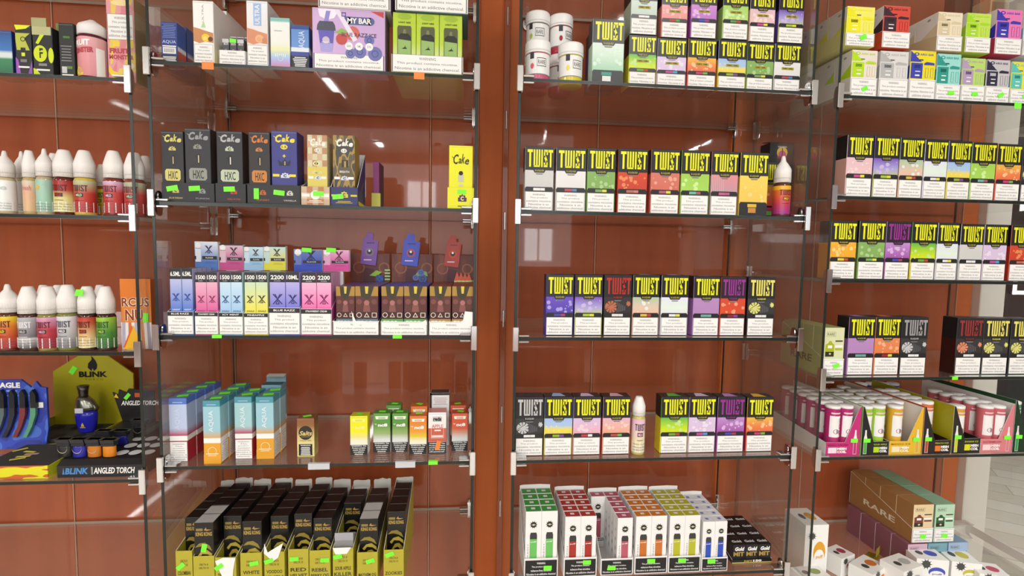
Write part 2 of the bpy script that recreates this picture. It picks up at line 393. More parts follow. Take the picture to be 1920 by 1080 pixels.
# ---------------------------------------------------------------- placing things on shelves
def span(u, i, xl, xr, yt, Y, z=None):
    """real X range, base height and height of something whose front stands Y behind the shelf edge"""
    z = top(u, i) if z is None else z
    x0 = solve(xl, 0, (0, Y, z)); x1 = solve(xr, 0, (0, Y, z)); h = solve(yt, 2, ((x0+x1)/2, Y, 0)) - z
    return x0, x1, z, h
YEL = 'e9ea1c'
TWISTS = {  # letters, body stops (bottom..top) , side, accents, kind of print
 'grey': (YEL, [(0, 'c9c9c7'), (1, 'cfcfcd')], 'c9c9c9', ['e8e8e8', 'e8e8e8'], ('blot', 'bdbdbb', 'cfcfce', 'd6d6d4')),
 'white': (YEL, [(0, 'dcdcda'), (1, 'e6e6e4')], 'd5d5d0', ['b44a5a', '5b7fb0'], None),
 'green': (YEL, [(0, '7fa95a'), (1, '86b160')], '6f9a4c', ['7aa85c', 'd7d94a'], ('dots', 'a9cc8c')),
 'red': (YEL, [(0, 'c03a28'), (1, 'cf4a2c')], 'b03420', ['b9695c', 'c48074'], ('dots', 'e28a5a')),
 'coral': (YEL, [(0, 'cf6a58'), (1, 'd27a6a')], 'c86352', ['b05a78', 'd9d44a'], ('dots', 'e3a48c')),
 'lime': (YEL, [(0, 'a6d860'), (1, 'a2cf55')], '98c84e', ['6fb0a4', 'a05a6a'], ('dots', 'c9eb9c')),
 'pinkgrey': (YEL, [(0, 'b79aa6'), (1, 'dd8d92')], 'b79aa6', ['c0608c', 'b85a80'], ('stripe', 'cfaab0')),
 'honey': (YEL, [(0, 'ecc65a'), (1, 'f0d25e')], 'e0b94e', ['d9b93a', 'c98a3a'], ('dots', 'f0d884')),
 'violet': (YEL, [(0, '4a3aa6'), (1, '6a4fc0')], '3c2f92', ['46489c', 'a03a7a'], ('dots', 'a79be0')),
 'aurora': (YEL, [(0, 'c8d23a'), (.5, 'a9a4d8'), (1, '7a55bc')], '5a4aa8', ['a6c23a', 'd8d83a'], ('dots', 'c9b6e6')),
 'leafred': ('b5281a', [(0, '2b2a2b'), (1, '333132')], '241d1c', ['dedede', 'dedede'], ('leaf', 'b8694c')),
 'peachmint': (YEL, [(0, 'e9b49c'), (.5, 'dcc3ae'), (1, 'a9c9a8')], 'c9ae98', ['d8b83a', 'b83a30'], ('dots3', 'e3e6dc')),
 'ice': (YEL, [(0, 'dcdcf0'), (.5, 'dfeee0'), (1, 'dfe3f2')], 'd2d6e6', ['e0e0e0', 'd9d94a'], None),
 'mauve': (YEL, [(0, 'b184bb'), (1, 'b58bc0')], '9c6fae', ['6fa9a0', '6fa9a0'], None),
 'purplered': ('93308f', [(0, 'd9502c'), (1, 'cf4a30')], 'c0422a', ['8a2030', '8c3aa0'], ('dots', 'ee9a7a')),
 'leafgold': ('e6dc6c', [(0, '2f2f30'), (1, '3a3a3c')], '26262a', ['e2e2e0', 'e2e2e0'], ('leaf', 'd9d77a')),
 'leafsilver': ('c6c8ca', [(0, '2c2c2e'), (1, '3a3a3c')], '232326', ['e6e6e6', 'e6e6e6'], ('leaf', 'c4c5c8')),
 'sunsky': (YEL, [(0, 'ead23a'), (.45, 'e8d860'), (.62, 'a9c6e6'), (1, 'a4bfea')], 'e0cc40', ['8fae3a', '7a4a9c'], ('x', 'efe08a')),
 'pinkice': (YEL, [(0, 'e6a2ac'), (.5, 'e2b6cc'), (1, 'd4c0e4')], 'cf98a8', ['c03a44', 'e8e8e8'], ('dots', 'ead2dc')),
 'peach': (YEL, [(0, 'eaa07a'), (.5, 'e8b0a4'), (1, 'e0b4c8')], 'd04a34', ['b8483c', '6fae58'], ('dots', 'f0cdb8')),
 'rainbow': (YEL, [(0, 'e8e61c'), (.5, 'b9dc28'), (1, '62b84a')], 'd8c82a', ['6aa63a', 'b0482a'], ('dots', 'c2e48a')),
 'lilac': (YEL, [(0, 'd9c2e0'), (1, 'd6c4e2')], 'cbb0d6', ['c04a9c', '4a9cd8'], ('dots', 'e8dcee')),
 'purple': ('93308f', [(0, '9a3f9c'), (1, 'c08cd2')], '8a3a90', ['4444b0', 'a03a50'], ('dots', 'd6b2e0')),
 'sunset': (YEL, [(0, 'e0564a'), (.5, 'e8824a'), (1, 'e8b848')], 'c83a40', ['c03a70', '6fb048'], ('dots', 'f0c090')),
 'limepale': (YEL, [(0, 'b9dc86'), (1, 'a9d468')], 'a2cc70', ['5a9a3a', 'b83a34'], ('dots', 'cdeaa4')),
 'rose': (YEL, [(0, 'e9c3c4'), (1, 'e2bfc6')], 'e2b0a0', ['c04a8c', 'e0dc3a'], ('dots', 'f0dad8')),
 'purplepink': (YEL, [(0, 'b46ac4'), (1, 'c98ad2')], 'a45ab8', ['3a4ab8', '9a3a7a'], ('dots', 'dcb0e4')),
 'pinkred': (YEL, [(0, 'e08a80'), (1, 'e6a0a8')], 'd07a70', ['b83a3a', '4a9a4a'], ('dots', 'f0bcb8')),
 'mint': (YEL, [(0, '9fcfae'), (.6, 'cfe4d4'), (1, 'd6e8dc')], 'b8d8c4', ['4a9a88', 'e0e8e4'], ('dots', 'd3ecd9')),
 'mintgrey': (YEL, [(0, 'b4c9bc'), (1, 'c9d8ce')], 'b0c8b4', ['e8e8e8', 'e8e8e8'], None),
 'amber': (YEL, [(0, 'e8a32a'), (1, 'f0b436')], 'd8902a', ['e0d23a', 'c8502a'], ('dots', 'f5cf80')),
 'orange': (YEL, [(0, 'e07a3a'), (1, 'e08a5c')], 'd06a34', ['a8202a', 'e0d83a'], ('dots', 'f0b08c')),
 'leafcrimson': ('93302f', [(0, '2c2829'), (1, '3a3436')], '3a1814', ['e2e2e2', 'e2e2e2'], ('leaf', 'd88a68')),
}
WORD = {'grey': 'pale grey', 'white': 'plain white', 'green': 'leaf green bubble', 'red': 'red bubble', 'coral': 'coral bubble', 'lime': 'lime green bubble', 'pinkgrey': 'grey and pink striped', 'honey': 'yellow honeycomb', 'violet': 'deep violet bubble', 'aurora': 'purple to lime bubble', 'leafred': 'black leaf print, red lettered', 'peachmint': 'mint to peach', 'ice': 'icy white', 'mauve': 'plain mauve', 'purplered': 'orange bubble print, purple lettered', 'leafgold': 'black and gold leaf print', 'leafsilver': 'black and silver leaf print', 'sunsky': 'yellow to sky blue', 'pinkice': 'pale pink', 'peach': 'pink to peach bubble', 'rainbow': 'green to yellow bubble', 'lilac': 'pale lilac', 'purple': 'purple lettered, purple bubble', 'sunset': 'yellow to red bubble', 'limepale': 'pale lime', 'rose': 'pale rose', 'purplepink': 'orchid bubble', 'pinkred': 'salmon pink', 'mint': 'mint green bubble', 'mintgrey': 'grey mint', 'amber': 'amber bubble', 'orange': 'orange bubble', 'leafcrimson': 'black leaf print, dark crimson lettered'}
LEAF = [(.0, .5), (.1, .62), (.18, .8), (.3, .72), (.42, .86), (.45, .66), (.6, .6), (.47, .5), (.58, .36), (.4, .36), (.32, .18), (.22, .34), (.08, .26), (.12, .42)]
def twist_box(kind, x0, x1, z, h, Y, d, label, group, rz=0, warn=True, salts=False, i=0):
    let, stops, side, acc, pr = TWISTS[kind]
    w = x1-x0; hw = w/2; f = -d/2; b = MB()
    lo = .30 if warn else .0
    blk = mat('232325', .32)
    g = grad([(.30+.33*p if warn else .22+.42*p, c) for p, c in stops], 2, .35)
    sd = grad([(0, side), (.62, side), (.625, '1c1c1e'), (1, '1c1c1e')], 2, .35)
    b.box(-hw, hw, f, d/2, 0, h, blk, c=.0009, front=g, side=sd, top=mat('2b2b2e', .3))
    y = f-.00025; L = mat(let, .35) if let != 'c6c8ca' else mat(let, .3, .6)
    # printed motif
    zb, zt = (.36*h, .62*h) if warn else (.2*h, .62*h)
    rr = random.Random(kind+str(i))
    if pr and pr[0] in ('dots', 'dots3'):
        c = mat(pr[1], .4)
        for _ in range(13 if pr[0] == 'dots' else 6):
            r = rr.choice((.0012, .002, .0034, .0042)); b.disc(rr.uniform(-hw+r+.001, hw-r-.001), rr.uniform(zb+r, zt-r-.004), r, y-.000012*_, c, 10)
    elif pr and pr[0] == 'stripe':
        for k in range(7): b.fr(-hw+.001+k*w/14, -hw+.001+k*w/14+w/34, zb, zt, y, mat(pr[1], .4))
    elif pr and pr[0] == 'leaf':
        c = mat(pr[1], .4); s = (zt-zb)*.98
        lx, lz, lr = -hw+.016, zb+s*.45, min(.0135, s*.43); b.disc(lx, lz, lr, y, c, 18, ry=lr*.95)
        for k in range(9):
            a = -2.6+k*.62; b.pf([(lx+lr*.32*math.cos(a-.1), lz+lr*.32*math.sin(a-.1)), (lx+lr*1.03*math.cos(a-.12), lz+lr*math.sin(a-.12)), (lx+lr*1.03*math.cos(a+.06), lz+lr*math.sin(a+.06))], y-.0001, mat('2b2a2c', .4))
        b.pf([(lx-lr*.9, lz-lr*.2), (lx+lr*.5, lz+lr*.75), (lx+lr*.55, lz+lr*.68), (lx-lr*.85, lz-lr*.27)], y-.0002, mat('5a5648', .4))
        b.pf([(hw-.001-p*s*.55, zb+.35*s+q*s*.6) for p, q in LEAF][::-1], y, c)
        for k in range(5): b.fr(-.002+k*.004, .0006+k*.004, zb+.1*s+k*.001, zb+.75*s-k*.002, y, mat('55565a', .4))
    elif pr and pr[0] == 'x':
        for k in range(6): b.disc(-hw+.004+k*.0055, zb+(.008 if k % 2 else .018), .0016, y, mat(pr[1], .4), 10)
    # header with lettering and its notched tab
    b.fr(-hw+.0004, hw-.0004, .635*h, h-.0008, y, blk)
    b.pf([(-.22*w, .64*h), (-.17*w, .597*h), (.17*w, .597*h), (.22*w, .64*h)], y-.0001, blk)
    b.twist(-.42*w, .46*w, .685*h, .955*h, y-.0003, L)
    b.text('E-LIQUID' if not salts else 'TWIST SALTS', -.15*w, .16*w, .612*h, .645*h, y-.0003, mat('b9b13a' if let == YEL else let, .4), bold=.02)
    b.pf([(-.14*w, .585*h), (-.1*w, .568*h), (.1*w, .568*h), (.14*w, .585*h)], y-.0001, mat('77787a', .5))
    if salts:
        b.fr(-.22*w, .24*w, .485*h, .535*h, y-.0002, mat('a8a02a', .4)); b.text('50MG  30ML', -.18*w, .2*w, .497*h, .524*h, y-.0004, mat('3a3818', .5), bold=.02)
    # dark band above the warning, rounded shoulders, two coloured name blocks
    bt, bb = (.375, .3) if warn else (.22, .0)
    b.pf([(-hw+.0004, bb*h+.0004), (hw-.0004, bb*h+.0004), (hw-.0004, (bt-.03)*h), (hw-.05*w, bt*h), (-hw+.05*w, bt*h), (-hw+.0004, (bt-.03)*h)], y-.0001, blk)
    if warn:
        b.fr(-.2*w, .04*w, .318*h, .358*h, y-.0003, mat(acc[0], .45)); b.fr(.045*w, .2*w, .318*h, .358*h, y-.0003, mat(acc[1], .45))
    else:
        b.fr(-.2*w, .12*w, .14*h, .19*h, y-.0003, mat(acc[0], .45)); b.fr(-.17*w, .1*w, .05*h, .13*h, y-.0003, mat(acc[1], .45))
    # lid tuck line and fruit print on the lid
    b.fr(-hw+.001, hw-.001, .985*h, .989*h, y-.0001, mat('4a4a4e', .3))
    b.poly([(-.25*w, f+.004, h+.0003), (.25*w, f+.004, h+.0003), (.12*w, d/2-.006, h+.0003), (-.14*w, d/2-.004, h+.0003)], mat(stops[-1][1], .4))
    o = b.build('liquid_carton', None, ((x0+x1)/2, Y+d/2, z), rz)
    tag(o, label, 'carton', group)
    if warn: warning(o, 0, f, .008*h, w*.955, h*.292, 'tall' if not salts else 'mid')
    return o
def twist_row(u, i, rows, Y, d, where, group, salts=False, z=None):
    out = []
    for n, r in enumerate(rows):
        kind, xl, xr, yt = r[:4]; kw = r[4] if len(r) > 4 else {}
        Yb = kw.pop('Y', Y); ord_ = kw.pop('pos')
        x0, x1, zz, h = span(u, i, xl, xr, yt, Yb, z)
        lab = '%s carton, %s %s' % (WORD[kind], ord_, where)
        out.append(twist_box(kind, x0+.0004, x1-.0004, zz, h, Yb, d, lab, group, salts=salts, i=n, **kw))
    return out
NTH = ['leftmost', 'second from left', 'third from left', 'fourth from left', 'fifth from left', 'sixth from left', 'seventh from left', 'eighth from left', 'ninth from left']
def P(n, **k): k['pos'] = NTH[n]; return k
G = 'black-headed liquid cartons'
# right-centre case, third level
c2 = twist_row('C', 2, [('grey', 982.5, 1037, 275, P(0)), ('white', 1040.6, 1097, 277, P(1)), ('green', 1098.7, 1152, 278, P(2)), ('red', 1156, 1212, 279, P(3)), ('coral', 1217.4, 1272, 280, P(4)), ('lime', 1274, 1327.6, 282, P(5)), ('pinkgrey', 1330, 1381, 284, P(6)), ('honey', 1384, 1437, 286, P(7, warn=False))], .012, .033, 'third shelf, right-centre case', G)
x0, x1, z, h = span('C', 2, 1420, 1468, 304, .055); twist_box('sunset', x0, x1, z, h, .055, .033, 'red and yellow carton half hidden behind the red pointed-cap bottle', G, warn=False)
# fourth level
twist_row('C', 3, [('violet', 1022, 1074, 514.5, P(0)), ('aurora', 1076, 1128, 515, P(1)), ('leafred', 1130, 1182, 515.5, P(2)), ('peachmint', 1184, 1234, 515.5, P(3)), ('ice', 1237, 1288, 516, P(4)), ('mauve', 1297, 1346.5, 518, P(5)), ('purplered', 1347.5, 1395, 519, P(6)), ('leafgold', 1398.6, 1449.6, 520, P(7))], .022, .033, 'fourth shelf, right-centre case', G)
# fifth level
twist_row('C', 4, [('leafsilver', 965, 1018, 744, P(0)), ('sunsky', 1019, 1072, 744, P(1)), ('pinkice', 1073, 1125, 744, P(2)), ('peach', 1128, 1180, 744, P(3)), ('rainbow', 1236.5, 1288, 744, P(4)), ('lilac', 1288.7, 1339.7, 744, P(5)), ('purple', 1342, 1393.5, 744.5, P(6)), ('sunset', 1397, 1447, 745, P(7))], .022, .033, 'fifth shelf, right-centre case', G)
# second level: short cartons two (and a third) high
low = twist_row('C', 1, [('rainbow', 1177, 1229, 66, P(0)), ('lilac', 1230, 1285, 72, P(1)), ('sunset', 1287, 1341, 73, P(2)), ('sunsky', 1344, 1397, 75, P(3)), ('green', 1397.5, 1448, 80, P(4)), ('white', 1449, 1498.5, 82, P(5))], .028, .05, 'in lower row, second shelf, right-centre case', G, salts=True)
UPK = ['mintgrey', 'pinkred', 'purplepink', 'limepale', 'rose', 'aurora']
for r in (1, 2):
    for n, q in enumerate(low):
        hh = max(v.co.z for v in q.data.vertices); zz = q.location.z+(hh+.0004)*r; x = q.location.x+.002*r*(1 if n % 2 else -.3); hw = .0276
        kind = UPK[n] if r == 1 else UPK[(n+2) % 6]
        twist_box(kind, x-hw, x+hw, zz, hh, .027, .05, '%s carton, %s in %s row, second shelf, right-centre case' % (WORD[kind], NTH[n], 'middle' if r == 1 else 'top'), G, salts=True, i=r)
x0, x1, z, h = span('C', 1, 1109, 1168, 36, .018); twist_box('mint', x0, x1, z, h, .018, .035, 'mint green bubble carton beside the white-lidded jars', G, warn=False)
x0, x1, z, h = span('C', 1, 1103, 1150, 62, .062); twist_box('violet', x0, x1, z, h, .062, .035, 'violet carton hidden behind the mint green carton beside the jars', G, warn=False)
# far-right case
twist_row('D', 2, [('rose', 1583, 1632.5, 253, P(0)), ('aurora', 1634, 1681, 254.5, P(1)), ('peachmint', 1682, 1727, 258, P(2)), ('ice', 1728, 1771.5, 262, P(3)), ('sunsky', 1772, 1815.5, 264, P(4)), ('lime', 1816, 1862, 267, P(5)), ('sunset', 1863, 1909.5, 270, P(6)), ('leafgold', 1910.5, 1957, 273, P(7))], .008, .037, 'third shelf, far-right case', G)
twist_row('D', 3, [('amber', 1553, 1602, 414, P(0)), ('green', 1605.6, 1655.5, 414, P(1)), ('purple', 1656, 1702.7, 415, P(2)), ('rainbow', 1704, 1750.5, 416, P(3)), ('ice', 1752, 1792, 417.5, P(4)), ('grey', 1795, 1838.5, 420, P(5)), ('lilac', 1839, 1883, 421, P(6)), ('red', 1889, 1933, 422, P(7))], .012, .037, 'fourth shelf, far-right case', G)
twist_row('D', 4, [('mauve', 1586, 1635.5, 594, P(0)), ('orange', 1636, 1683.5, 594, P(1)), ('leafsilver', 1684.6, 1734, 595, P(2)), ('leafcrimson', 1788, 1837.5, 596, P(3)), ('leafgold', 1838, 1886.5, 597, P(4)), ('leafgold', 1888.6, 1936, 598, P(5))], .02, .037, 'fifth shelf, far-right case', G)
# black carton with a round sunset badge leaning behind the bottle
x0, x1, z, h = span('C', 2, 1437, 1482, 268, .12)
b = MB(); w_ = x1-x0; b.box(-w_/2, w_/2, -.02, .02, 0, h, mat('1a191c', .35)); b.disc(0, h-.022, .013, -.0204, mat('e8c63c', .4), 20); b.disc(0, h-.027, .0095, -.0206, mat('d0568a', .4), 20); b.fr(-.001, .001, h-.03, h-.012, -.0208, mat('3a1c10')); b.fr(-.012, .012, h-.036, h-.031, -.0208, mat('9a2c58'))
b.prismx([(-.02, h), (-.02, h+.0008), (.012, h+.006), (.014, h+.005)], -w_/2, w_/2, mat('2a282c', .4)); b.text('WICKED', -.011, .011, h-.011, h-.0075, -.0207, mat('e8e0e8'), bold=.02)
tag(b.build('badge_carton', None, ((x0+x1)/2, .14, z)), 'black carton with round sunset badge behind the red bottle, third shelf', 'carton')
# ---------------------------------------------------------------- display trays and cartons of the left-centre case
def tray(x0, x1, z, Y, d, hf, hb, mt, label, inner=None, group=None, front=None, cut=None, name='display_tray', cat='display tray', t=.0009):
    """open-topped card tray, side walls rising from hf at the front to hb at the back"""
    inner = inner or PAPER; w = x1-x0; hw = w/2; b = MB()
    b.box(-hw, hw, 0, d, 0, t, mt, c=.0002)
    b.box(-hw, hw, 0, t, t, hf, front or mt, c=.0002, back=inner)
    b.box(-hw, hw, d-t, d, t, hb, inner, c=.0002, back=mt)
    for s in (-1, 1):
        a, c = (s*hw, s*(hw-t)) if s < 0 else (hw-t, hw)
        hl = cut[0 if s < 0 else 1] if cut else (hf, hb)
        b.prismx([(t, t), (d-t, t), (d-t, hb), (d*.35 if cut else d-t, hl[1]), (t, hl[0])] if cut else [(t, t), (d-t, t), (d-t, hb), (t, hf)], min(a, c), max(a, c), mt, edge=PAPER)
    o = b.build(name, None, ((x0+x1)/2, Y, z)); return tag(o, label, cat, group)

# --- second level: flavoured cartons and boxes
def tall_carton(name, u, i, xl, xr, yt, Y, d, front, side, label, deco=None, warn=None, rz=0, group=None, topm=None, z=None, cat='carton'):
    x0, x1, zz, h = span(u, i, xl, xr, yt, Y, z)
    x0 += .0003; x1 -= .0003; w = x1-x0; b = MB()
    b.box(-w/2, w/2, -d/2, d/2, 0, h, front, c=.0007, front=front, side=side, top=topm or side)
    b.fr(-w/2+.001, w/2-.001, h-.0035, h-.0031, -d/2-.0001, mat('9a9a9a', .5)) if deco != 'none' else None
    if callable(deco): deco(b, w, h, -d/2-.0003)
    o = b.build(name, None, ((x0+x1)/2, Y+d/2, zz), rz); tag(o, label, cat, group)
    if warn: warning(o, warn[4] if len(warn) > 4 else 0, -d/2, warn[0]*h, w*warn[1], h*warn[2], warn[3], dark=len(warn) > 5 and warn[5])
    return o
WT = mat('f3f2ee', .4); NAVY = mat('2c3f86', .35); OFF = mat('dfe3e6', .45)
def lines(b, x0, x1, z0, z1, n, y, mt, seed=1, th=.42):
    r = random.Random(seed); st = (z1-z0)/n
    for k in range(n):
        a = (x1-x0)*r.uniform(0, .16); b.fr(x0+a, x1-a, z0+k*st, z0+k*st+st*th, y, mt)
def deco_aqua_nav(b, w, h, y):
    lines(b, -w*.44, w*.44, .62*h, .95*h, 8, y, mat('7f92c8', .5), 3, .3); b.text('AQUA', -w*.42, w*.42, .47*h, .56*h, y, mat('b9c6ea'))
    b.fr(-w*.42, w*.42, .40*h, .43*h, y, WT); b.fr(-w*.40, w*.40, .235*h, .385*h, y, WT)
    for k in range(12): b.fr(-w*.33+k*w*.056, -w*.33+k*w*.056+w*.022, .26*h, .36*h, y-.0002, mat('33333a'))
    b.fr(-w*.5, w*.5, 0, .2*h, y, BLACK); lines(b, -w*.42, w*.42, .02*h, .18*h, 5, y-.0002, mat('d8d8d8'), 4, .6)
aq = tall_carton('liquid_carton', 'B', 1, 303, 334, 41, .014, .03, NAVY, grad([(0, '35244f'), (.08, 'b0443c'), (.3, 'c05a4a'), (.34, 'dadfee'), (.4, 'dadfee'), (.44, '3558a8'), (1, '2c4590')], 2), 'navy blue carton at the left end of the second shelf, left-centre case', deco_aqua_nav)
tall_carton('liquid_carton', 'B', 1, 313, 352, 50, .052, .05, NAVY, grad([(0, '35244f'), (.3, 'c05a4a'), (.34, 'dadfee'), (.44, '3558a8'), (1, '2c4590')], 2), 'navy blue carton behind the leftmost navy carton, second shelf', deco_aqua_nav)
tall_carton('liquid_carton', 'B', 1, 345, 368, 62, .11, .04, mat('1e2640'), mat('23283c'), 'dark blue carton behind the navy pair, second shelf, left-centre case', lambda b, w, h, y: b.frame(-w*.4, w*.4, .06*h, .3*h, .0008, y, mat('c9b070')))
def deco_fruit(c1, c2, c3, stripe=None):
    def f(b, w, h, y):
        if stripe: b.fr(-w*.17, w*.2, .62*h, .96*h, y, mat('9fc0ec')); b.text('ULTRA', -w*.1, w*.12, .64*h, .94*h, y-.0002, WT, rot=1)
        else: b.text('ULTRA', -w*.06, w*.03, .66*h, .94*h, y, mat('b5b5b5'), rot=1); b.pf([(-.12*w, .58*h), (.12*w, .58*h), (.02*w, .68*h)], y-.0001, mat('b8d8a0'))
        b.pf([(-w*.48, .36*h), (-w*.2, .33*h), (w*.1, .36*h), (w*.48, .34*h), (w*.47, .5*h), (w*.1, .53*h), (-w*.2, .56*h), (-w*.48, .58*h)], y-.0001, mat(c1, .45))
        b.disc(w*.1, .42*h, w*.2, y-.0002, mat(c2, .45), 16); b.disc(w*.34, .40*h, w*.12, y-.0003, mat(c3, .45), 12); b.disc(-w*.28, .47*h, w*.15, y-.00035, mat(c1, .45), 12)
        b.disc(w*.08, .41*h, w*.1, y-.0004, mat('f2d87c' if not stripe else 'e0a870'), 12)
    return f
tall_carton('liquid_carton', 'B', 1, 363.5, 402.5, 1.5, .010, .11, WT, grad([(0, 'e9df9c'), (.3, 'ece8cc'), (.5, 'e8e8e4'), (1, 'eceae6')], 2), 'tall white carton printed with a halved mango, second shelf, left-centre case', deco_fruit('c98a5a', 'edc832', '6a3a1c'), (.015, .9, .3, 'tall'))
tall_carton('liquid_carton', 'B', 1, 403, 428, 20, .13, .11, WT, mat('e6e6e2'), 'tall white carton behind the mango carton, second shelf', None)
x0, x1, z, h = span('B', 1, 411, 461, 95, .012)
t_ = tray(x0, x1, z, .012, .09, h, h+.02, WT, 'low white tray of small black packs between the two tall fruit cartons')
warning(t_, 0, 0, .002, (x1-x0)*.97, h*.95, 'mid')
def deco_blackpack(b, w, h, y):
    b.text('SMOOTH', -w*.3, w*.38, .76*h, .84*h, y, WT); b.pf([(-w*.2, .2*h), (w*.25, .2*h), (w*.25, .55*h), (w*.17, .62*h), (-w*.12, .62*h), (-w*.2, .55*h)], y, mat('8b8b8e')); b.fr(-w*.1, w*.16, .34*h, .4*h, y-.0002, WT)
for k in range(3):
    xx = x0+.007+k*.0135
    b = MB(); b.box(-.0062, .0062, -.01, .01, 0, .052, mat('47474b', .35), c=.0005); deco_blackpack(b, .0124, .052, -.0103)
    b.fr(-.006, .006, .044, .051, -.0103, mat('c9c9c9')); o = b.build('small_pack', None, (xx+.002, .03, z+.0012)); tag(o, 'small black pack, %s in the low white tray beside the mango carton' % NTH[k], 'pack', 'small black packs')
    if k == 1: sticker(o, 0, -.0106, .048, .012, .007, .1)
    b = MB(); b.box(-.0062, .0062, -.008, .008, 0, .068, mat('d9dad6', .4), c=.0005); b.fr(-.006, .006, .05, .066, -.0083, mat('5a5a5e')); b.fr(-.004, .004, .053, .057, -.0085, WT); tag(b.build('small_pack', None, (xx+.002, .060, z+.0012)), 'small pale pack behind the black ones, %s in the low white tray' % NTH[k], 'pack', 'small pale packs')
tall_carton('liquid_carton', 'B', 1, 463.5, 503.5, 1.5, .006, .07, grad([(0, 'e8f0f2'), (.3, 'e6dcd6'), (1, 'e8eef4')], 2), grad([(0, 'b9d4e8'), (.4, 'e2cabc'), (1, 'e8e8ea')], 2), 'tall white and sky-blue carton printed with peaches, second shelf', deco_fruit('d8916c', 'e8b088', 'd08a64', 1), (.03, .94, .29, 'tall'))
tall_carton('liquid_carton', 'B', 1, 507.5, 544.5, 33, .004, .03, grad([(0, 'd08ab4'), (.1, 'b6a6d8'), (.2, 'a6c6e8'), (.34, 'e3e6b0'), (.5, 'e8ece4'), (.9, 'ecefec'), (.93, '86c4bc'), (1, '86c4bc')], 2), grad([(0, 'b6a6d8'), (.3, 'c6d6e8'), (1, 'a8ccc8')], 2), 'white carton with pastel rainbow foot and teal top, second shelf', lambda b, w, h, y: (b.ring(0, .17*h, .005, .0008, y, mat('d9ecf4')), [b.fr(k*.0035-.0095, k*.0035-.0075, .2*h, .27*h, y, mat('dcebf4')) for k in range(6)], b.fr(-w*.3, w*.1, .72*h, .74*h, y, mat('a8c8c8'))))
def deco_aqua_blue(b, w, h, y):
    b.fr(-w*.5, w*.5, .9*h, .99*h, y, mat('31508e')); b.text('AQUA', -w*.08, w*.3, .46*h, .86*h, y-.0001, mat('d0e0f4'), rot=1)
    b.fr(-w*.5, w*.5, .37*h, .47*h, y, mat('dfe6ee')); b.fr(-w*.5, w*.5, 0, .27*h, y, BLACK); lines(b, -w*.4, w*.4, .02*h, .26*h, 6, y-.0002, mat('d8dade'), 6, .6)
tall_carton('liquid_carton', 'B', 1, 546, 580, 47, .003, .03, grad([(0, '303a7a'), (.36, '3a4a9a'), (.4, '6a96d8'), (1, '5a88cc')], 2), grad([(0, '2c3f90'), (.3, '31508e'), (.36, 'dfe6ee'), (.46, 'dfe6ee'), (.5, '3f6ab0'), (1, '3a62a6')], 2), 'sky-blue and navy carton left of the large purple box', deco_aqua_blue)
def deco_mybar(b, w, h, y):
    b.pf([(-w*.42, .98*h), (-w*.13, .98*h), (-w*.2, .84*h), (-w*.3, .8*h), (-w*.4, .86*h)], y, mat('f2eaf6'))
    b.pf([(-w*.42, .64*h), (-w*.2, .64*h), (-w*.23, .28*h), (-w*.385, .28*h)], y-.0001, mat('5a52b4', .35)); b.pf([(-w*.40, .42*h), (-w*.215, .42*h), (-w*.23, .28*h), (-w*.385, .28*h)], y-.00015, mat('a39cd8', .35))
    b.pf([(-w*.44, .63*h), (-w*.18, .63*h), (-w*.19, .72*h), (-w*.22, .78*h), (-w*.40, .78*h), (-w*.43, .72*h)], y-.0002, mat('3f4258', .35))
    b.pf([(-w*.34, .78*h), (-w*.28, .78*h), (-w*.25, .95*h), (-w*.31, .95*h)], y-.0002, mat('8c84cc', .35))
    b.disc(-w*.315, .47*h, w*.05, y-.0003, mat('c9bcd0'), 12); b.fr(-w*.37, -w*.26, .43*h, .44*h, y-.0004, WT)
    pts = [(w*.11+w*.22*math.cos(a)*(1), .81*h+.065*h*math.sin(a)) for a in [math.pi*k/8 for k in range(17)][:-1]]
    b.fr(-w*.02, w*.3, .745*h, .875*h, y-.0002, mat('5a5f8c')); b.disc(-w*.02, .81*h, .065*h, y-.0002, mat('5a5f8c'), 14); b.disc(w*.3, .81*h, .065*h, y-.0002, mat('5a5f8c'), 14)
    b.text('MY BAR', -w*.02, w*.31, .765*h, .855*h, y-.0004, WT, bold=.03)
    b.text('BLUE RAZZ ICE', -w*.1, w*.38, .545*h, .61*h, y-.0004, mat('4a4058'), bold=.01)
    for k, t in enumerate(('600', '10ML', '5%')): b.disc(w*(.0+.14*k), .39*h, w*.054, y-.0004, WT, 16); b.text(t, w*(.14*k-.028), w*(.14*k+.028), .37*h, .41*h, y-.0005, mat('9a9aa8'))
    b.pf([(w*.3, .98*h), (w*.48, .98*h), (w*.48, .88*h)], y-.0001, mat('c24a44')); b.disc(w*.05, .6*h, w*.1, y-.0001, mat('d06a60'), 12); b.disc(-w*.1, .5*h, w*.08, y-.00015, mat('c4504a'), 12); b.pf([(-w*.2, .6*h), (-w*.1, .68*h), (0, .62*h), (-w*.1, .58*h)], y-.0002, mat('8fb45c'))
    for q in ((.15, .3, .09), (.36, .28, .1), (.02, .27, .07), (.28, .5, .07)): b.disc(w*q[0], q[1]*h, w*q[2], y-.0002-.00002*q[0], mat('6f74b0'), 14); b.ring(w*q[0], q[1]*h, w*q[2]*.5, w*.012, y-.0003, mat('4a4f90'), 10)
    b.pf([(-w*.2, .98*h), (-w*.13, .98*h), (w*.12, .5*h), (w*.06, .46*h)], y-.00025, mat('e6def0')); b.frame(-w*.1, -w*.04, .87*h, .94*h, .0015, y-.0003, mat('5a4fa8'))
mb = tall_carton('device_box', 'B', 1, 586, 722.5, 17, .002, .055, mat('c8a8d6', .3), mat('7d6a86', .35), 'large purple box printed with a drink cup, second shelf, left-centre case', deco_mybar, (.005, .97, .245, 'wide'), cat='box')
xm0, xm1, zm, hm = span('B', 1, 597, 732, 17, .002)
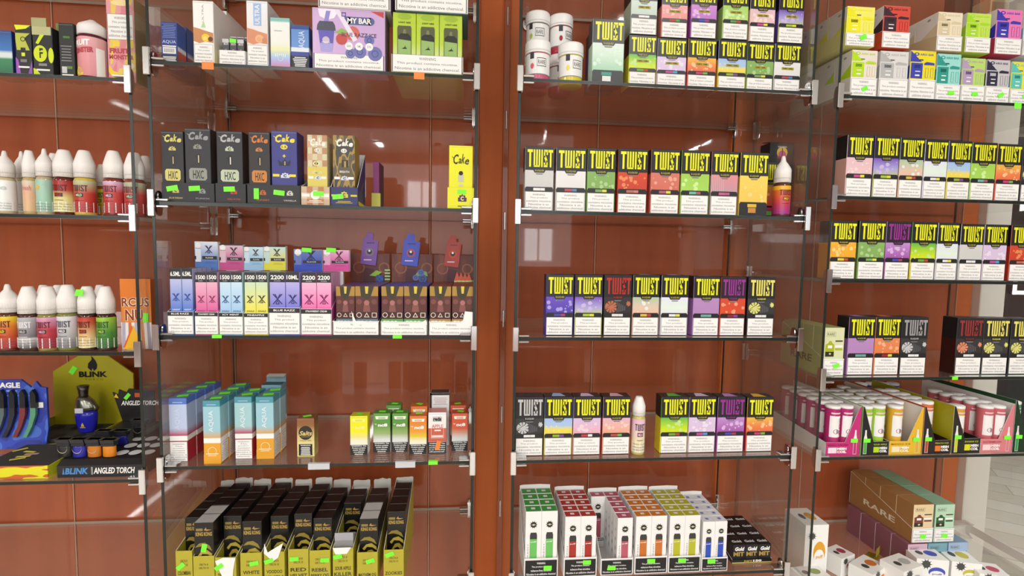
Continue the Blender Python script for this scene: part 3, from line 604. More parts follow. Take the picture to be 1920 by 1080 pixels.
zt = zm+hm+.0005
b = MB(); w_ = xm1-xm0; b.box(-w_/2, w_/2, 0, .07, 0, .11, mat('d8d6d0', .5), c=.0006, side=mat('9a7aa8')); o = b.build('device_box', None, ((xm0+xm1)/2, .004, zt)); tag(o, 'white box on top of the large purple box, cut off above', 'box'); warning(o, 0, 0, .002, w_*.97, .033, 'wide')
# green trio in its tray
x0, x1, z, h = span('B', 1, 734, 868, 104, .002); _, _, _, hh = span('B', 1, 734, 868, 26, .006)
tr = tray(x0, x1, z, .002, .17, h, h+.02, mat('a8b43a', .4), 'lime green tray holding three tall green window packs, second shelf', front=WT); warning(tr, 0, 0, .001, (x1-x0)*.985, h*.97, 'wide')
for r in range(3):
    for k in range(3):
        w3 = (x1-x0-.004)/3; xc = x0+.002+w3*(k+.5); b = MB(); hw = w3/2-.0004; d = .036
        b.box(-hw, hw, -d/2, d/2, 0, hh-.002, mat('b7cc3c', .35), c=.0006, front=grad([(0, 'dfe8c0'), (.3, 'cfe090'), (.5, 'b6d23c'), (1, 'b4cf3a')], 2))
        y = -d/2-.0003; H = hh-.002
        if r == 0:
            b.disc(0, .93*H, hw*.62, y, mat('9dbb34'), 16, ry=.05*H); b.text('LIGHT AIRE', -hw*.5, hw*.55, .82*H, .85*H, y, mat('2c3020'), bold=.03)
            b.pf([(-hw*.62, 0), (hw*.62, 0), (hw*.62, .74*H), (hw*.55, .78*H), (-hw*.55, .78*H), (-hw*.62, .74*H)], y, mat('5d6246', .2))
            b.pf([(-hw*.56, 0), (hw*.56, 0), (hw*.56, .55*H), (-hw*.56, .55*H)], y-.0002, mat('95b86a', .35)); b.pf([(-hw*.5, .55*H), (hw*.58, .53*H), (hw*.58, .6*H), (hw*.3, .65*H), (-hw*.3, .65*H), (-hw*.56, .6*H)], y-.0003, mat('34372f', .25))
            b.pf([(-hw*.14, .65*H), (hw*.16, .65*H), (hw*.1, .72*H), (-hw*.08, .72*H)], y-.0003, mat('7b7f5c', .3)); b.ring(hw*.05, .33*H, hw*.4, .0005, y-.0004, mat('a9ca80')); b.pf([(-hw*.25, .39*H), (hw*.25, .39*H), (hw*.08, .43*H), (hw*.1, .46*H), (-.0, .42*H)], y-.0004, mat('3b4a2a'))
        o = b.build('window_pack', None, (xc, .004+.0185+r*.0365, z+.0012)); tag(o, 'tall green window pack, %s of three, %s in the lime tray' % (['left', 'middle', 'right'][k], ['front row', 'second row', 'back row'][r]), 'pack', 'green window packs')
# white-faced box on top of the green packs
xb0, xb1, _, _ = span('B', 1, 741, 876, 10, .0)
zt = z+.0012+hh-.002+.0006; b = MB(); w_ = xb1-xb0; b.box(-w_/2, w_/2, 0, .12, 0, .1, mat('51707a', .4), c=.0006, front=PAPER); o = b.build('device_box', None, ((xb0+xb1)/2, -.002, zt+.004 if False else zt)); tag(o, 'teal-sided white-faced box on top of the green window packs', 'box'); warning(o, 0, 0, .001, w_*.97, .035, 'wide')
def edge_tag(u, i, px, mt, w=.021, h=.009, label='', solid=False):
    x = solve(px, 0, (0, 0, LV[u][i])); b = MB(); b.box(-w/2, w/2, -.0012, -.0002, -h, .0015, mt, c=.0002); b.box(-w/2, w/2, -.0002, .006, ST+.0003, ST+.0008, mt, c=.0001)
    b.box(-w/2, w/2, -.0012, .0, .0012, ST+.0008, mt, c=.0001)
    tag(b.build('price_tag', None, (x, 0, LV[u][i])), label, 'price tag')
edge_tag('B', 1, 390, ORANGE, label='orange price tag on the shelf edge below the mango carton')
edge_tag('B', 1, 786, ORANGE, w=.02, label='orange price tag on the shelf edge below the green window packs')

# --- third level: small counter displays of tall cartons
BK = mat('29292c', .42)
def script(b, x0, x1, z0, z1, y, mt, fat=.045):
    for k, (t, a, c, e, f) in enumerate((('C', 0, .34, .0, 1.0), ('a', .32, .52, .08, .6), ('k', .52, .74, .1, 1.05), ('e', .74, 1, .0, .55))):
        b.text(t, x0+(x1-x0)*a, x0+(x1-x0)*c, z0+(z1-z0)*e, z0+(z1-z0)*f, y-.00002*k, mt, bold=fat, shear=.25)
    b.pf([(x0-(x1-x0)*.12, z0+(z1-z0)*.82), (x0+(x1-x0)*.05, z0+(z1-z0)*.66), (x0+(x1-x0)*.02, z0+(z1-z0)*.56)], y, mt)
def badge(b, cx, cz, s, y, mt, ink):
    b.fr(cx-s, cx+s, cz-s*.7, cz+s*.25, y, mt); b.fr(cx-s*.7, cx+s*.7, cz+s*.25, cz+s*.75, y, mt); b.fr(cx-s*.12, cx+s*.12, cz+s*.75, cz+s, y, mt); b.text('C', cx-s*.4, cx+s*.35, cz-s*.5, cz+s*.5, y-.0002, ink, bold=.05)
def cake(u, i, xl, xr, yt, Y, d, base, col, plate, kind, label, side=None, z=None, cw=None):
    def deco(b, w, h, y):
        C = mat(col, .4)
        if kind == 'plaid':
            for r in range(5):
                for q in range(4):
                    if (r+q) % 2: b.fr(-w/2+q*w/4, -w/2+(q+1)*w/4, h*(.55+.09*r), h*(.55+.09*(r+1)), y, mat('b98a66' if q % 2 else 'cfae8e'))
            b.fr(-w/2, w/2, 0, .55*h, y, mat('d9c962'))
        if kind == 'camo':
            b.box(-w/2, w/2, y-.0001, y, 0, h, blot('5b523a', 'a08440', '3a3b33', 3.2), c=.00002)
        y -= .00025; nv = len(b.v)
        script(b, -w*.34, w*.42, .78*h, .93*h, y, C)
        if kind in ('hxc',):
            badge(b, 0, .655*h, w*.16, y, mat(plate, .35), BK)
            b.pf([(-w*.28, .03*h), (w*.28, .03*h), (w*.35, .07*h), (w*.35, .22*h), (w*.28, .26*h), (-w*.28, .26*h), (-w*.35, .22*h), (-w*.35, .07*h)], y, mat(plate, .3))
            b.text('HXC', -w*.2, w*.22, .06*h, .22*h, y-.0002, mat('2c2a22'), bold=.01); b.pf([(-w*.02, .35*h), (w*.06, .33*h), (w*.08, .52*h), (w*.02, .54*h), (-w*.1, .48*h)], y, mat('0b0b0b', .3)); b.fr(w*.01, w*.055, .36*h, .5*h, y-.0002, mat('c9b27a' if plate != 'b9c6a8' else 'd9d6cc', .3))
        else:
            b.disc(0, .70*h, w*.14, y, mat('f2f0ea' if kind in ('plaid', 'camo') else 'e8d83a'), 16); b.text('1.5', -w*.09, w*.09, .68*h, .72*h, y-.0002, mat('6a6a6a' if kind in ('plaid', 'camo') else '2a2a6a'), bold=.03)
            if kind == 'crown':
                b.pf([(-w*.2, .35*h), (w*.2, .35*h), (w*.25, .46*h), (w*.12, .41*h), (w*.02, .48*h), (-w*.1, .41*h), (-w*.24, .46*h)], y, mat('151a3a', .3)); b.text('+', -w*.06, w*.06, .5*h, .56*h, y, mat('e8d83a'), bold=.04); b.fr(w*.0, w*.05, .36*h, .43*h, y-.0002, mat('b8a27a'))
            elif kind == 'plaid': b.disc(-w*.05, .44*h, w*.17, y, mat('efe6b4'), 14); b.disc(-w*.05, .44*h, w*.1, y-.0002, mat('3c3a22'), 12); b.fr(-w*.09, -w*.02, .36*h, .5*h, y-.0003, mat('c8b870')); b.text('LEMON', -w*.25, w*.25, .24*h, .3*h, y-.0003, mat('e6e2b0'))
            else: b.fr(-w*.1, w*.2, .38*h, .52*h, y, mat('1c160e', .3)); b.fr(-.0, w*.1, .38*h, .5*h, y-.0002, mat('b08e44')); b.text('BREATH', -w*.2, w*.24, .27*h, .31*h, y-.0002, WT)
            badge(b, w*.03, .16*h, w*.17, y-.0003, mat('d3dae6'), mat('26306a'))
            for s in (-1, 1): b.fr(s*w*.45-(w*.26 if s > 0 else 0), s*w*.45+(w*.26 if s < 0 else 0), .14*h, .19*h, y-.00025, mat('e8d83a' if kind == 'crown' else 'f0eee8'))
        k0 = .27 if kind != 'camo' else .27
        for q in range(nv, len(b.v)): vx, vy, vz = b.v[q]; b.v[q] = (vx, vy, k0*h+vz*(1-k0))
    B = mat(base, .42)
    return tall_carton('tall_pack', u, i, xl, xr, yt, Y, d, B, side or B, label, deco, z=z, group='tall packs in small counter trays', cat='pack')
def ctray(xl, xr, yt, mt, label, Y=.006, d=.10, side_back=None, deco=None, stick=()):
    x0, x1, z, h = span('B', 2, xl, xr, yt, Y)
    t = tray(x0+.0004, x1-.0004, z, Y, d, h, side_back or h+.02, mt, label, inner=mat('d9d9dc') if side_back else mt, group='small counter trays')
    return t, x0, x1, z, h
ZB2 = top('B', 2)+.0012
t1, a0, a1, z, h = ctray(303.5, 402.5, 343, BK, 'black card tray with two packs, leftmost on the third shelf, left-centre case', side_back=.055)
cake('B', 2, 305, 347, 245.5, .009, .038, '2b2b2e', 'd8cf6e', 'cfc36a', 'hxc', 'black pack with pale gold script, leftmost on the third shelf', z=ZB2)
cake('B', 2, 349, 397.5, 240.5, .009, .042, '2f3033', '9a9c9e', '8d9086', 'hxc', 'black pack with dull silver script, second from left on the third shelf', z=ZB2)
t2, b0, b1, z, h2 = ctray(404, 461.5, 344.5, BK, 'narrow black card tray, second from left on the third shelf, left-centre case', side_back=.06)
cake('B', 2, 408, 457, 245.5, .009, .042, '2c2c2f', 'b4b6b8', 'b9c6a8', 'hxc', 'black pack with bright silver script, alone in its tray, third shelf', z=ZB2)
t3, c0, c1, z, h3 = ctray(463.5, 563.5, 347, BK, 'black card tray holding the orange-lettered and the blue pack', side_back=.06)
cake('B', 2, 467.5, 508, 247, .009, .042, '2d2b2b', 'd07a34', 'c67f34', 'hxc', 'black pack with orange script, third shelf, left-centre case', z=ZB2)
cake('B', 2, 510, 558.5, 245.5, .009, .042, '3c3f86', 'e8d83a', 'd3dae6', 'crown', 'royal blue pack with yellow script and a crown cutout', z=ZB2, side=mat('34376e'))
t4, d0, d1, z, h4 = ctray(564.5, 618.5, 350, mat('c9b294', .5), 'plaid card tray with the yellow and plaid pack', side_back=.07)
cake('B', 2, 577, 614.5, 253, .0095, .042, 'd3cfa8', 'f2efe6', 'd3dae6', 'plaid', 'plaid and pale yellow pack with white script', z=ZB2)
t5, e0, e1, z, h5 = ctray(620, 671, 351, mat('303468', .42), 'navy card tray with a side panel rising to the rear, under the camouflage pack', side_back=.112, d=.075)
cake('B', 2, 625, 666, 254, .0095, .042, '8c7638', 'f4f2ea', 'd3dae6', 'camo', 'camouflage printed pack with white script', z=ZB2, side=mat('a58a44'))
def on_tray(t, w, h, kind):
    b = MB(); y = -.0003
    if kind == 'plaid':
        for q in range(5):
            for r in range(3):
                if (q+r) % 2: b.fr(-w/2+q*w/5, -w/2+(q+1)*w/5, h*r/3, h*(r+1)/3, y, mat('b98056' if q % 2 else 'ddc8ae'))
        b.disc(0, .55*h, h*.25, y-.0002, WT, 14); b.fr(-w*.48, -w*.2, .45*h, .6*h, y-.0002, WT); b.fr(w*.2, w*.48, .45*h, .6*h, y-.0002, WT); lines(b, -w*.3, w*.3, .14*h, .3*h, 2, y-.0003, mat('f0ece4'))
    elif kind == 'navy':
        badge(b, 0, .58*h, h*.2, y, mat('d6c63a'), mat('2c3068')); lines(b, -w*.33, w*.33, .14*h, .3*h, 2, y, mat('c9bb3c')); b.fr(-w*.48, -w*.22, .5*h, .6*h, y, mat('d6c63a')); b.fr(w*.24, w*.48, .5*h, .6*h, y, mat('d6c63a'))
    b2 = b.build('printed_front', t); return b2
def tray_badges(t, xs, h, cols, names):
    b = MB(); b.fr(min(xs)-.014, max(xs)+.014, .12*h, .92*h, -.0002, BK)
    for x, c, n in zip(xs, cols, names): badge(b, x, .58*h, h*.16, -.0004, mat(c), BK); b.text(n, x-.012, x+.012, .16*h, .24*h, -.0004, mat(c))
    b.build('printed_front', t)
tray_badges(t1, (-.022, .026), h, ('c9bb6a', '8f9294'), ('BLUE DREAM', 'PUNCH')); tray_badges(t2, (.006,), h2, ('b8482c',), ('GELATO',)); tray_badges(t3, (-.02, .03), h3, ('b8662c', 'c9cabe'), ('SUNSET', 'VANILLA'))
on_tray(t4, d1-d0-.001, h4, 'plaid'); on_tray(t5, e1-e0-.001, h5, 'navy')
b = MB(); hw = (e1-e0)/2
v = [(hw+.0001, .01, .02), (hw+.0001, .06, .02), (hw+.0001, .06, .06), (hw+.0001, .035, .05)]
b.text('Cake', 0, 1, 0, 1, 0, mat('d6c63a'), bold=.04, shear=.2, fn=lambda u, v: (hw+.0002, .022+.04*(u*.4+v*.6)*1.1, .022+.045*v*.5+.03*u*.6)); b.poly([(hw+.0002, .004, .002), (hw+.0002, .08, .002), (hw+.0002, .08, .006), (hw+.0002, .004, .010)], mat('d6c63a')); b.build('printed_side', t5)
for t, x, zz, a in ((t1, -.028, h*.7, -.2), (t1, .012, h*.72, -.08), (t2, -.002, h2*.72, -.05), (t3, -.032, h3*.52, 1.57), (t3, .010, h3*.6, .1), (t4, .006, h4*.62, 0), (t5, -.012, h5*.48, -.1)): sticker(t, x, -.0006, zz, .0205, .0095, a)
# tall magenta-edged and olive packs standing behind
x0, x1, z, h = span('B', 2, 700, 711, 303, .10); b = MB(); w_ = x1-x0; b.box(-w_/2, w_/2, 0, .06, 0, h, mat('32243e', .4), c=.0006, side=mat('3b2440'), front=mat('8c3a78')); tag(b.build('tall_pack', None, ((x0+x1)/2, .10, z)), 'dark magenta-fronted pack behind the navy tray', 'pack')
x0, x1, z, h = span('B', 2, 686, 708, 362, .09)
b = MB(); b.box(x0+.012, x1+.006, .0, .008, 0, h, mat('b9b84a', .4), c=.0005, side=mat('8fae4a')); tag(b.build('small_pack', None, (0, .088, z)), 'small olive pack leaning beside the navy tray', 'pack')
# yellow pack near the right upright
x0, x1, z, h = span('B', 2, 840, 887, 273, .012); _, _, _, hf = span('B', 2, 840, 887, 352, .008)
ty = tray(x0-.001, x1+.0015, z, .006, .05, hf, hf+.006, mat('e3e21c', .4), 'yellow card tray at the right end of the third shelf, left-centre case', inner=mat('dedc9a')); badge(bb := MB(), .003, hf*.48, .0085, -.0003, mat('4a2a50'), mat('e9e0a0')); bb.fr(-.006, .012, hf*.1, hf*.14, -.0003, mat('4a2a50')); bb.build('printed_front', ty); sticker(ty, .002, -.0006, hf*.8, .018, .008)
def deco_y(b, w, h, y):
    script(b, -w*.32, w*.34, .70*h, .86*h, y, mat('2c2218'), fat=.02); b.disc(0, .56*h, w*.1, y, mat('3a1c1c'), 6); b.fr(-w*.12, w*.12, .42*h, .54*h, y-.0001, mat('c3c3a8')); b.disc(0, .56*h, w*.1, y-.0003, mat('2a1212'), 6); b.fr(-w*.1, w*.1, .35*h, .38*h, y, mat('c9c9b0'))
tall_carton('tall_pack', 'B', 2, 841, 886, 273, .009, .04, mat('e6e51e', .4), mat('dad81c', .4), 'bright yellow pack with dark script at the right end of the third shelf', deco_y, z=ZB2, cat='pack')
# ---------------------------------------------------------------- fourth level, left-centre case: slim packs in warning-faced trays
def xmark(b, cx, cz, s, y, mt):
    for sg in (1, -1):
        b.pf([(cx-sg*s, cz+s*1.1), (cx-sg*s*.72, cz+s*1.1), (cx+sg*s, cz-s*.9), (cx+sg*s*.72, cz-s*.9)][::sg], y-.00001*sg, mt)
        b.pf([(cx-sg*s*.62, cz+s*1.1), (cx-sg*s*.4, cz+s*1.1), (cx-sg*s*.02, cz+s*.42), (cx-sg*s*.12, cz+s*.28)][::sg], y-.00003, mt)
    b.pf([(cx-s*.42, cz-s*.95), (cx+s*.42, cz-s*.95), (cx+s*.28, cz-s*.75), (cx-s*.28, cz-s*.75)], y-.00004, mt)
    b.pf([(cx-s*.42, cz-s*.75), (cx-s*.2, cz-s*.75), (cx, cz-s*.35), (cx, cz-s*.1)], y-.00005, mt); b.pf([(cx+s*.42, cz-s*.75), (cx, cz-s*.1), (cx, cz-s*.35), (cx+s*.2, cz-s*.75)], y-.00005, mt)
Z3 = top('B', 3)
def slim_pack(x0, x1, z, h, Y, d, cols, ink, head, sub, wm, label, group, dup_n=0, foot=None):
    w = x1-x0; hw = w/2; b = MB(); f = -d/2; y = f-.0002
    g = grad([(0, cols[0]), (.35, cols[0]), (.85, cols[1]), (1, cols[1])], 2)
    b.box(-hw, hw, f, d/2, 0, h, g, c=.0004, top=mat('5b5b60', .3))
    b.fr(-hw, hw, .84*h, h, y, mat('232326', .3)); b.text(head, -hw*.86, hw*.86, .885*h, .955*h, y-.0002, WT, bold=.03)
    if head not in ('6.5ML', '10ML'): b.text('PUFFS', -hw*.4, hw*.4, .85*h, .872*h, y-.0002, mat('b0b0b4'))
    xmark(b, 0, .56*h, w*.34, y, mat(ink, .4)); b.text(wm, -hw*.7, hw*.7, .36*h, .385*h, y, mat(ink if wm != 'NIGHT' else 'dfe6f6', .4), bold=.02, shear=.2)
    b.fr(-hw, hw, .20*h, .235*h, y, mat(cols[2], .4))
    if foot: b.fr(-hw, hw, .0, .14*h, y, mat('26282e')); b.text(foot, -hw*.4, hw*.4, .03*h, .10*h, y-.0002, WT)
    o = b.build('slim_pack', None, ((x0+x1)/2, Y+d/2, z)); return tag(o, label, 'pack', group)
SL = [('blue', '6.5ML', [(321.4, 342.8), (343.8, 364)], 503.5, ('4a76cc', 'b9c0e6', '3a62b4'), '22409a', 'NIGHT', (314.7, 363.5, 584), 'BLUE RAZZ', 'F'),
      ('pink', '1500', [(365.2, 389), (389.6, 409.6)], 510.6, ('d8579c', 'e6b0c6', 'c04888'), '8a2050', 'EXHALE', (365.6, 410, 585), 'STRAWBERRY CREAM', None),
      ('pale blue', '1500', [(411, 434.5), (435, 456.6)], 510.6, ('9fc8ec', 'c6e2f4', '86b4dc'), '28507c', 'EXHALE', (411, 456.4, 586), 'ICY MINT', 'F'),
      ('yellow', '1500', [(457.8, 480.7), (481.3, 503.5)], 510.6, ('e9e040', 'c8e0c0', 'd8cc34'), '38380f', 'EXHALE', (457.5, 503.5, 587), 'PINEAPPLE', 'F'),
      ('violet blue', '2200', [(506.5, 536), (537, 562.5)], 510.6, ('6a6cd0', 'b4b0e6', '5a5cc0'), '282a6c', 'EXHALE', (504.3, 563.3, 577), 'BLUE RAZZ', None),
      ('hot pink', '2200', [(565.5, 594), (595, 622)], 511.5, ('e85ca8', 'f0b4d4', 'd84c98'), '7c1c58', 'EXHALE', (564.2, 622.4, 579), 'STRAWBERRY CREAM', None)]
for name, head, xs, yt, cols, ink, wm, tr_, flav, ft in SL:
    x0, x1, z, h = span('B', 3, tr_[0], tr_[1], tr_[2], .006); D = .0775
    t = tray(x0+.0003, x1-.0003, z, .006, D, h, h+.03, mat(cols[0], .4), '%s counter tray with a white warning front, fourth shelf, left-centre case' % name, front=PAPER, inner=WT, group='slim pack trays')
    warning(t, 0, 0, .001, (x1-x0)*.97, h*.8, 'tall' if len(xs) and x1-x0 < .055 else 'tall'); bb = MB(); hw = (x1-x0)/2-.0006
    bb.fr(-hw, hw, .82*h, .985*h, -.0003, mat('232326')); bb.text(flav, -hw*.7, hw*.7, .87*h, .94*h, -.0005, WT, bold=.02); bb.build('flavour_strip', t)
    for c, (xa, xb) in enumerate(xs):
        p0, p1, _, hp = span('B', 3, xa, xb, yt, .009, z+.0012); hp_ = hp; d = .018
        p0 = max(p0, x0+.0017); p1 = min(p1, x1-.0017)
        hd = head if not (name == 'violet blue' and c == 1) else '10ML'
        o = slim_pack(p0, p1, z+.0012, hp, .009, d, cols, ink, hd, '', wm, '%s slim pack, front row, %s of the two in its tray, fourth shelf' % (name, 'left' if c == 0 else 'right'), 'slim packs', foot=flav[:4] if ft else None)
        for r in range(1, 4):
            dup(o, (o.location.x, o.location.y+r*(d+.0006), o.location.z), label='%s slim pack, %s column, %s from the front, fourth shelf' % (name, 'left' if c == 0 else 'right', ['', 'second', 'third', 'fourth', 'fifth', 'sixth'][r]))
# header cards rising behind the slim packs
def header_card(xl, xr, yt, yb, Y, cols, ink, label, bend=0):
    zb = Z3+.11; x0 = solve(xl, 0, (0, Y, zb)); x1 = solve(xr, 0, (0, Y, zb)); xc = (x0+x1)/2; zt = solve(yt, 2, (xc, Y, 0)); zb = solve(yb+4, 2, (xc, Y, 0)); w = x1-x0; h = zt-zb; hw = w/2
    b = MB(); b.box(-hw, hw, 0, .012, 0, h, WT, c=.0006, front=grad([(0, cols[0]), (.3, cols[0]), (.95, cols[1]), (1, cols[1])], 2)); y = -.0002
    b.fr(-hw, hw, .955*h, h, y, mat('2a2a2d')) if bend else None
    b.fr(-hw*.93, -hw*.45, .3*h, .93*h, y, mat(cols[1])); b.disc(-hw*.69, .87*h, hw*.24, y-.0001, WT, 16); b.fr(-hw*.93, -hw*.45, .76*h, .775*h, y-.0003, mat('6a6a70'))
    xmark(b, hw*.22, .72*h, w*.17, y-.0001, mat(ink)); b.fr(-hw*.35, hw*.92, .38*h, .5*h, y-.0002, mat('232326')); b.text('FLAVOR', -hw*.05, hw*.6, .415*h, .465*h, y-.0004, WT)
    b.fr(-hw, -hw*.86, .38*h, .5*h, y-.0002, mat('232326')); lines(b, -hw*.2, hw*.8, .24*h, .33*h, 2, y, mat(cols[2]))
    # foot that carries it on the shelf
    o = b.build('header_card', None, (xc, Y, zb)); b = MB(); b.box(-hw*.5, hw*.5, .002, .012, -zb+Z3, 0, WT, c=.0005); b.build('card_foot', o); return tag(o, label, 'display card', 'cross-marked display cards')
header_card(366, 409.5, 453, 503, .084, ('4f78be', 'dfe6f2', '3f62a8'), '1e2c60', 'white to blue display card, leftmost of those behind the slim packs')
header_card(412, 456.5, 458, 503, .084, ('c84c8c', 'e2bfcf', 'a83c74'), '34202c', 'pink display card behind the slim packs, second from left', 1)
header_card(458, 494.5, 461, 503, .084, ('9cc4e4', 'cfe4ec', '80a8c8'), '26323e', 'pale blue display card behind the slim packs, third from left', 1)
header_card(495, 536, 461, 503, .084, ('e2da3c', 'c8e2dc', 'c0b62c'), '2e3020', 'yellow display card behind the slim packs, fourth from left', 1)
h5 = header_card(551, 604, 468, 505, .084, ('2f48b8', '6a7cb8', '26389c'), '141c50', 'dark blue display card behind the slim packs, fifth from left')
h6 = header_card(606, 655, 469, 505, .084, ('d04a98', 'e2a8cc', 'b83c84'), '561440', 'hot pink display card behind the slim packs, sixth from left')
sticker(h5, -.002, -.0006, .045, .02, .009, .05); sticker(h6, -.01, -.0006, .045, .02, .009, .05)
# --- the three brown game-symbol displays
def device(b, cx, cz, w, h, y, col, tilt=.12):
    M = mat(col, .35); D2 = mat('20202a', .4)
    q = lambda u, v: (cx+u*w+v*h*tilt, cz+v*h-u*w*tilt)
    pts = [q(-.5, 0), q(.5, 0), q(.5, .78), q(.12, .8), q(.1, 1), q(-.32, 1), q(-.34, .86), q(-.5, .78)]
    b.prism(pts, y-.004, y, M)
    b.pf([q(-.36, .1), q(.36, .1), q(.36, .7), q(-.36, .7)], y-.0042, mat(col, .3))
    c = q(0, .4); b.ring(c[0], c[1], w*.26, w*.07, y-.0044, mat('c8502a' if col != '7a4fa6' else '8a8a70'), 12); b.disc(c[0], c[1]+.001, w*.15, y-.0046, D2, 12); b.disc(c[0], c[1]+.003, w*.08, y-.0048, WT, 8)
    a = q(-.3, .12); b.fr(a[0], a[0]+w*.5, a[1], a[1]+w*.07, y-.0044, mat('e0c8d8')); a = q(-.25, .68); b.fr(a[0], a[0]+w*.5, a[1]-.001, a[1]+.0005, y-.0044, D2)
def symbols(b, x0, x1, zc, s, y, order='cts'):
    M = mat('e6d6c8'); n = len(order)
    for k, c in enumerate(order):
        cx = x0+(x1-x0)*(k+.5)/n
        if c == 'c': b.ring(cx, zc, s, s*.24, y, M, 18)
        if c == 's': b.frame(cx-s*.9, cx+s*.9, zc-s*.9, zc+s*.9, s*.24, y, M)
        if c == 't':
            for p in ([(-1, -.85), (1, -.85), (.62, -.62), (-.62, -.62)], [(-1, -.85), (-.62, -.62), (0, .5), (0, .95)], [(1, -.85), (0, .95), (0, .5), (.62, -.62)]): b.pf([(cx+u*s, zc+v*s) for u, v in p], y-.00001*u if False else y, M)
GS = [('purple', '7a4fa6', (666, 709), [(630.6, 665.5), (666.5, 709)], '6c4a86', '5f8a94', (623.4, 711, 602), (656, 731, 475, 531), (676, 712, 437, 496), 'ALOE GRAPE'),
      ('blue', '4450c0', None, [(712.8, 756), (757.5, 800)], '4646a8', '5fa854', (713, 801.5, 603), (734, 811, 476, 532), (752, 790, 439, 498), 'BLUEBERRY ICE'),
      ('red', 'a8382c', None, [(805, 845), (847, 887)], '7c3c30', 'b89256', (803.5, 888, 603), (813, 886, 478, 533), (832, 866, 441, 500), 'LUSH ICE')]
for gi, (nm, col, _, xs, topc, bandc, tr_, hd, dv, fl) in enumerate(GS):
    x0, x1, z, h = span('B', 3, tr_[0], tr_[1], tr_[2], .004)
    t = tray(x0+.0004, x1-.0004, z, .004, .155, h, h+.02, mat('6a3a30', .4), 'counter tray with torn white warning front under the %s-topped packs' % nm, front=PAPER, inner=WT, group='brown pack trays'); warning(t, 0, 0, .0005, (x1-x0)*.98, h*.93, 'wide')
    bb = MB(); w_ = x1-x0
    if gi == 0: bb.prism([(-.004, h*.5), (w_*.1, h*.75), (w_*.24, h*.98), (0, h*1.02), (-.008, h*1.7)], -.0016, -.0006, PAPER)
    elif gi == 1: bb.prism([(w_*.35, h*.9), (w_*.49, h*.8), (w_*.47, h*1.15)], -.0016, -.0006, PAPER)
    else: bb.prism([(w_*.2, h*.9), (w_*.48, h*.5), (w_*.49, h*1.7), (w_*.3, h*1.75), (w_*.26, h*1.1)], -.0016, -.0006, PAPER)
    bb.build('torn_flap', t)
    for c, (xa, xb) in enumerate(xs):
        p0, p1, _, hp = span('B', 3, xa, xb, 537, .008, z+.0012); p0 = max(p0, x0+.0018); p1 = min(p1, x1-.0018); w = p1-p0; d = .036; b = MB(); hw = w/2; y = -d/2-.0002
        b.box(-hw, hw, -d/2, d/2, 0, hp, mat(topc, .35), c=.0005, front=mat('5a2c26', .35))
        b.fr(-hw, hw, .0, .32*hp, y, mat(bandc)); b.text('5200', -hw*.86, hw*.5, .2*hp, .29*hp, y-.0002, mat('dfe6dc'), bold=.05)
        b.fr(-hw, hw, .8*hp, hp, y, mat('a8843a')); b.pf([(-hw*.6, hp), (-hw*.5, .8*hp), (-hw*.1, .73*hp), (hw*.3, .75*hp), (hw*.65, hp)], y-.0001, mat('3a3420'))
        b.pf([(-hw*.1, .85*hp), (hw*.1, .85*hp), (hw*.16, hp), (-hw*.16, hp)], y-.0002, mat('d8c04a'))
        for q, (cx, r, cc) in enumerate(((-.66, .25, '7a463e'), (.0, .24, 'a8706a'), (.66, .25, '74443c'))):
            b.disc(hw*cx, .66*hp-abs(cx)*-.03*hp, hw*r, y-.0003, mat(cc), 12); b.pf([(hw*(cx-.33), .46*hp), (hw*(cx+.33), .46*hp), (hw*(cx+.24), .62*hp), (hw*(cx-.24), .62*hp)], y-.00025-.00001*q, mat(['5c302a', '84504a', '5a2e28'][q]))
        b.fr(-hw, hw, .33*hp, .47*hp, y-.00035, mat('42201e')); symbols(b, -hw, hw, .405*hp, hw*.24, y-.0006)
        o = b.build('symbol_pack', None, ((p0+p1)/2, .008+d/2, z+.0012)); tag(o, 'brown %s-topped pack, front row, %s of two, fourth shelf, left-centre case' % (nm, ['left', 'right'][c]), 'pack', 'symbol-printed packs')
        for r in range(1, 4): dup(o, (o.location.x, o.location.y+r*(d+.001), o.location.z), label='brown %s-topped pack, %s column, %s from the front, fourth shelf' % (nm, ['left', 'right'][c], ['', 'second', 'third', 'fourth'][r]))
    Y = .162; x0 = solve(hd[0], 0, (0, Y, Z3+.1)); x1 = solve(hd[1], 0, (0, Y, Z3+.1)); xc = (x0+x1)/2; zt = solve(hd[2], 2, (xc, Y, 0)); b = MB(); hw = (x1-x0)/2-.0005; H = zt-Z3-.0002
    b.box(-hw, hw, 0, .003, 0, H, mat('6c3226', .35), c=.0004, front=blot('5c2a22', '6a3228', '7a3c2c', 3)); y = -.0003
    b.pf([(-hw*.35, H*.45), (hw*.3, H*.45), (hw*.2, H*.78), (-hw*.3, H*.8)], y, mat('4c2230')); b.ring(-hw*.55, H*.8, hw*.3, hw*.07, y-.0001, mat('8f5a44'), 14); b.ring(hw*.72, H*.8, hw*.28, hw*.07, y-.0001, mat('8f5a44'), 14)
    symbols(b, -hw*.95, hw*.95, H*.5, hw*.2, y-.0003, 'stc'); b.text(fl, -hw*.42, hw*.42, H*.475, H*.52, y-.0008, WT, bold=.03)
    dx0 = solve(dv[0], 0, (0, Y, Z3+.12)); dx1 = solve(dv[1], 0, (0, Y, Z3+.12)); dz1 = solve(dv[2], 2, (dx0, Y, 0)); dz0 = solve(dv[3], 2, (dx0, Y, 0))
    device(b, (dx0+dx1)/2-xc-.004, dz0-Z3, (dx1-dx0)*.8, dz1-dz0, -.0002, col)
    fx, fz = hw*.45, H*.69
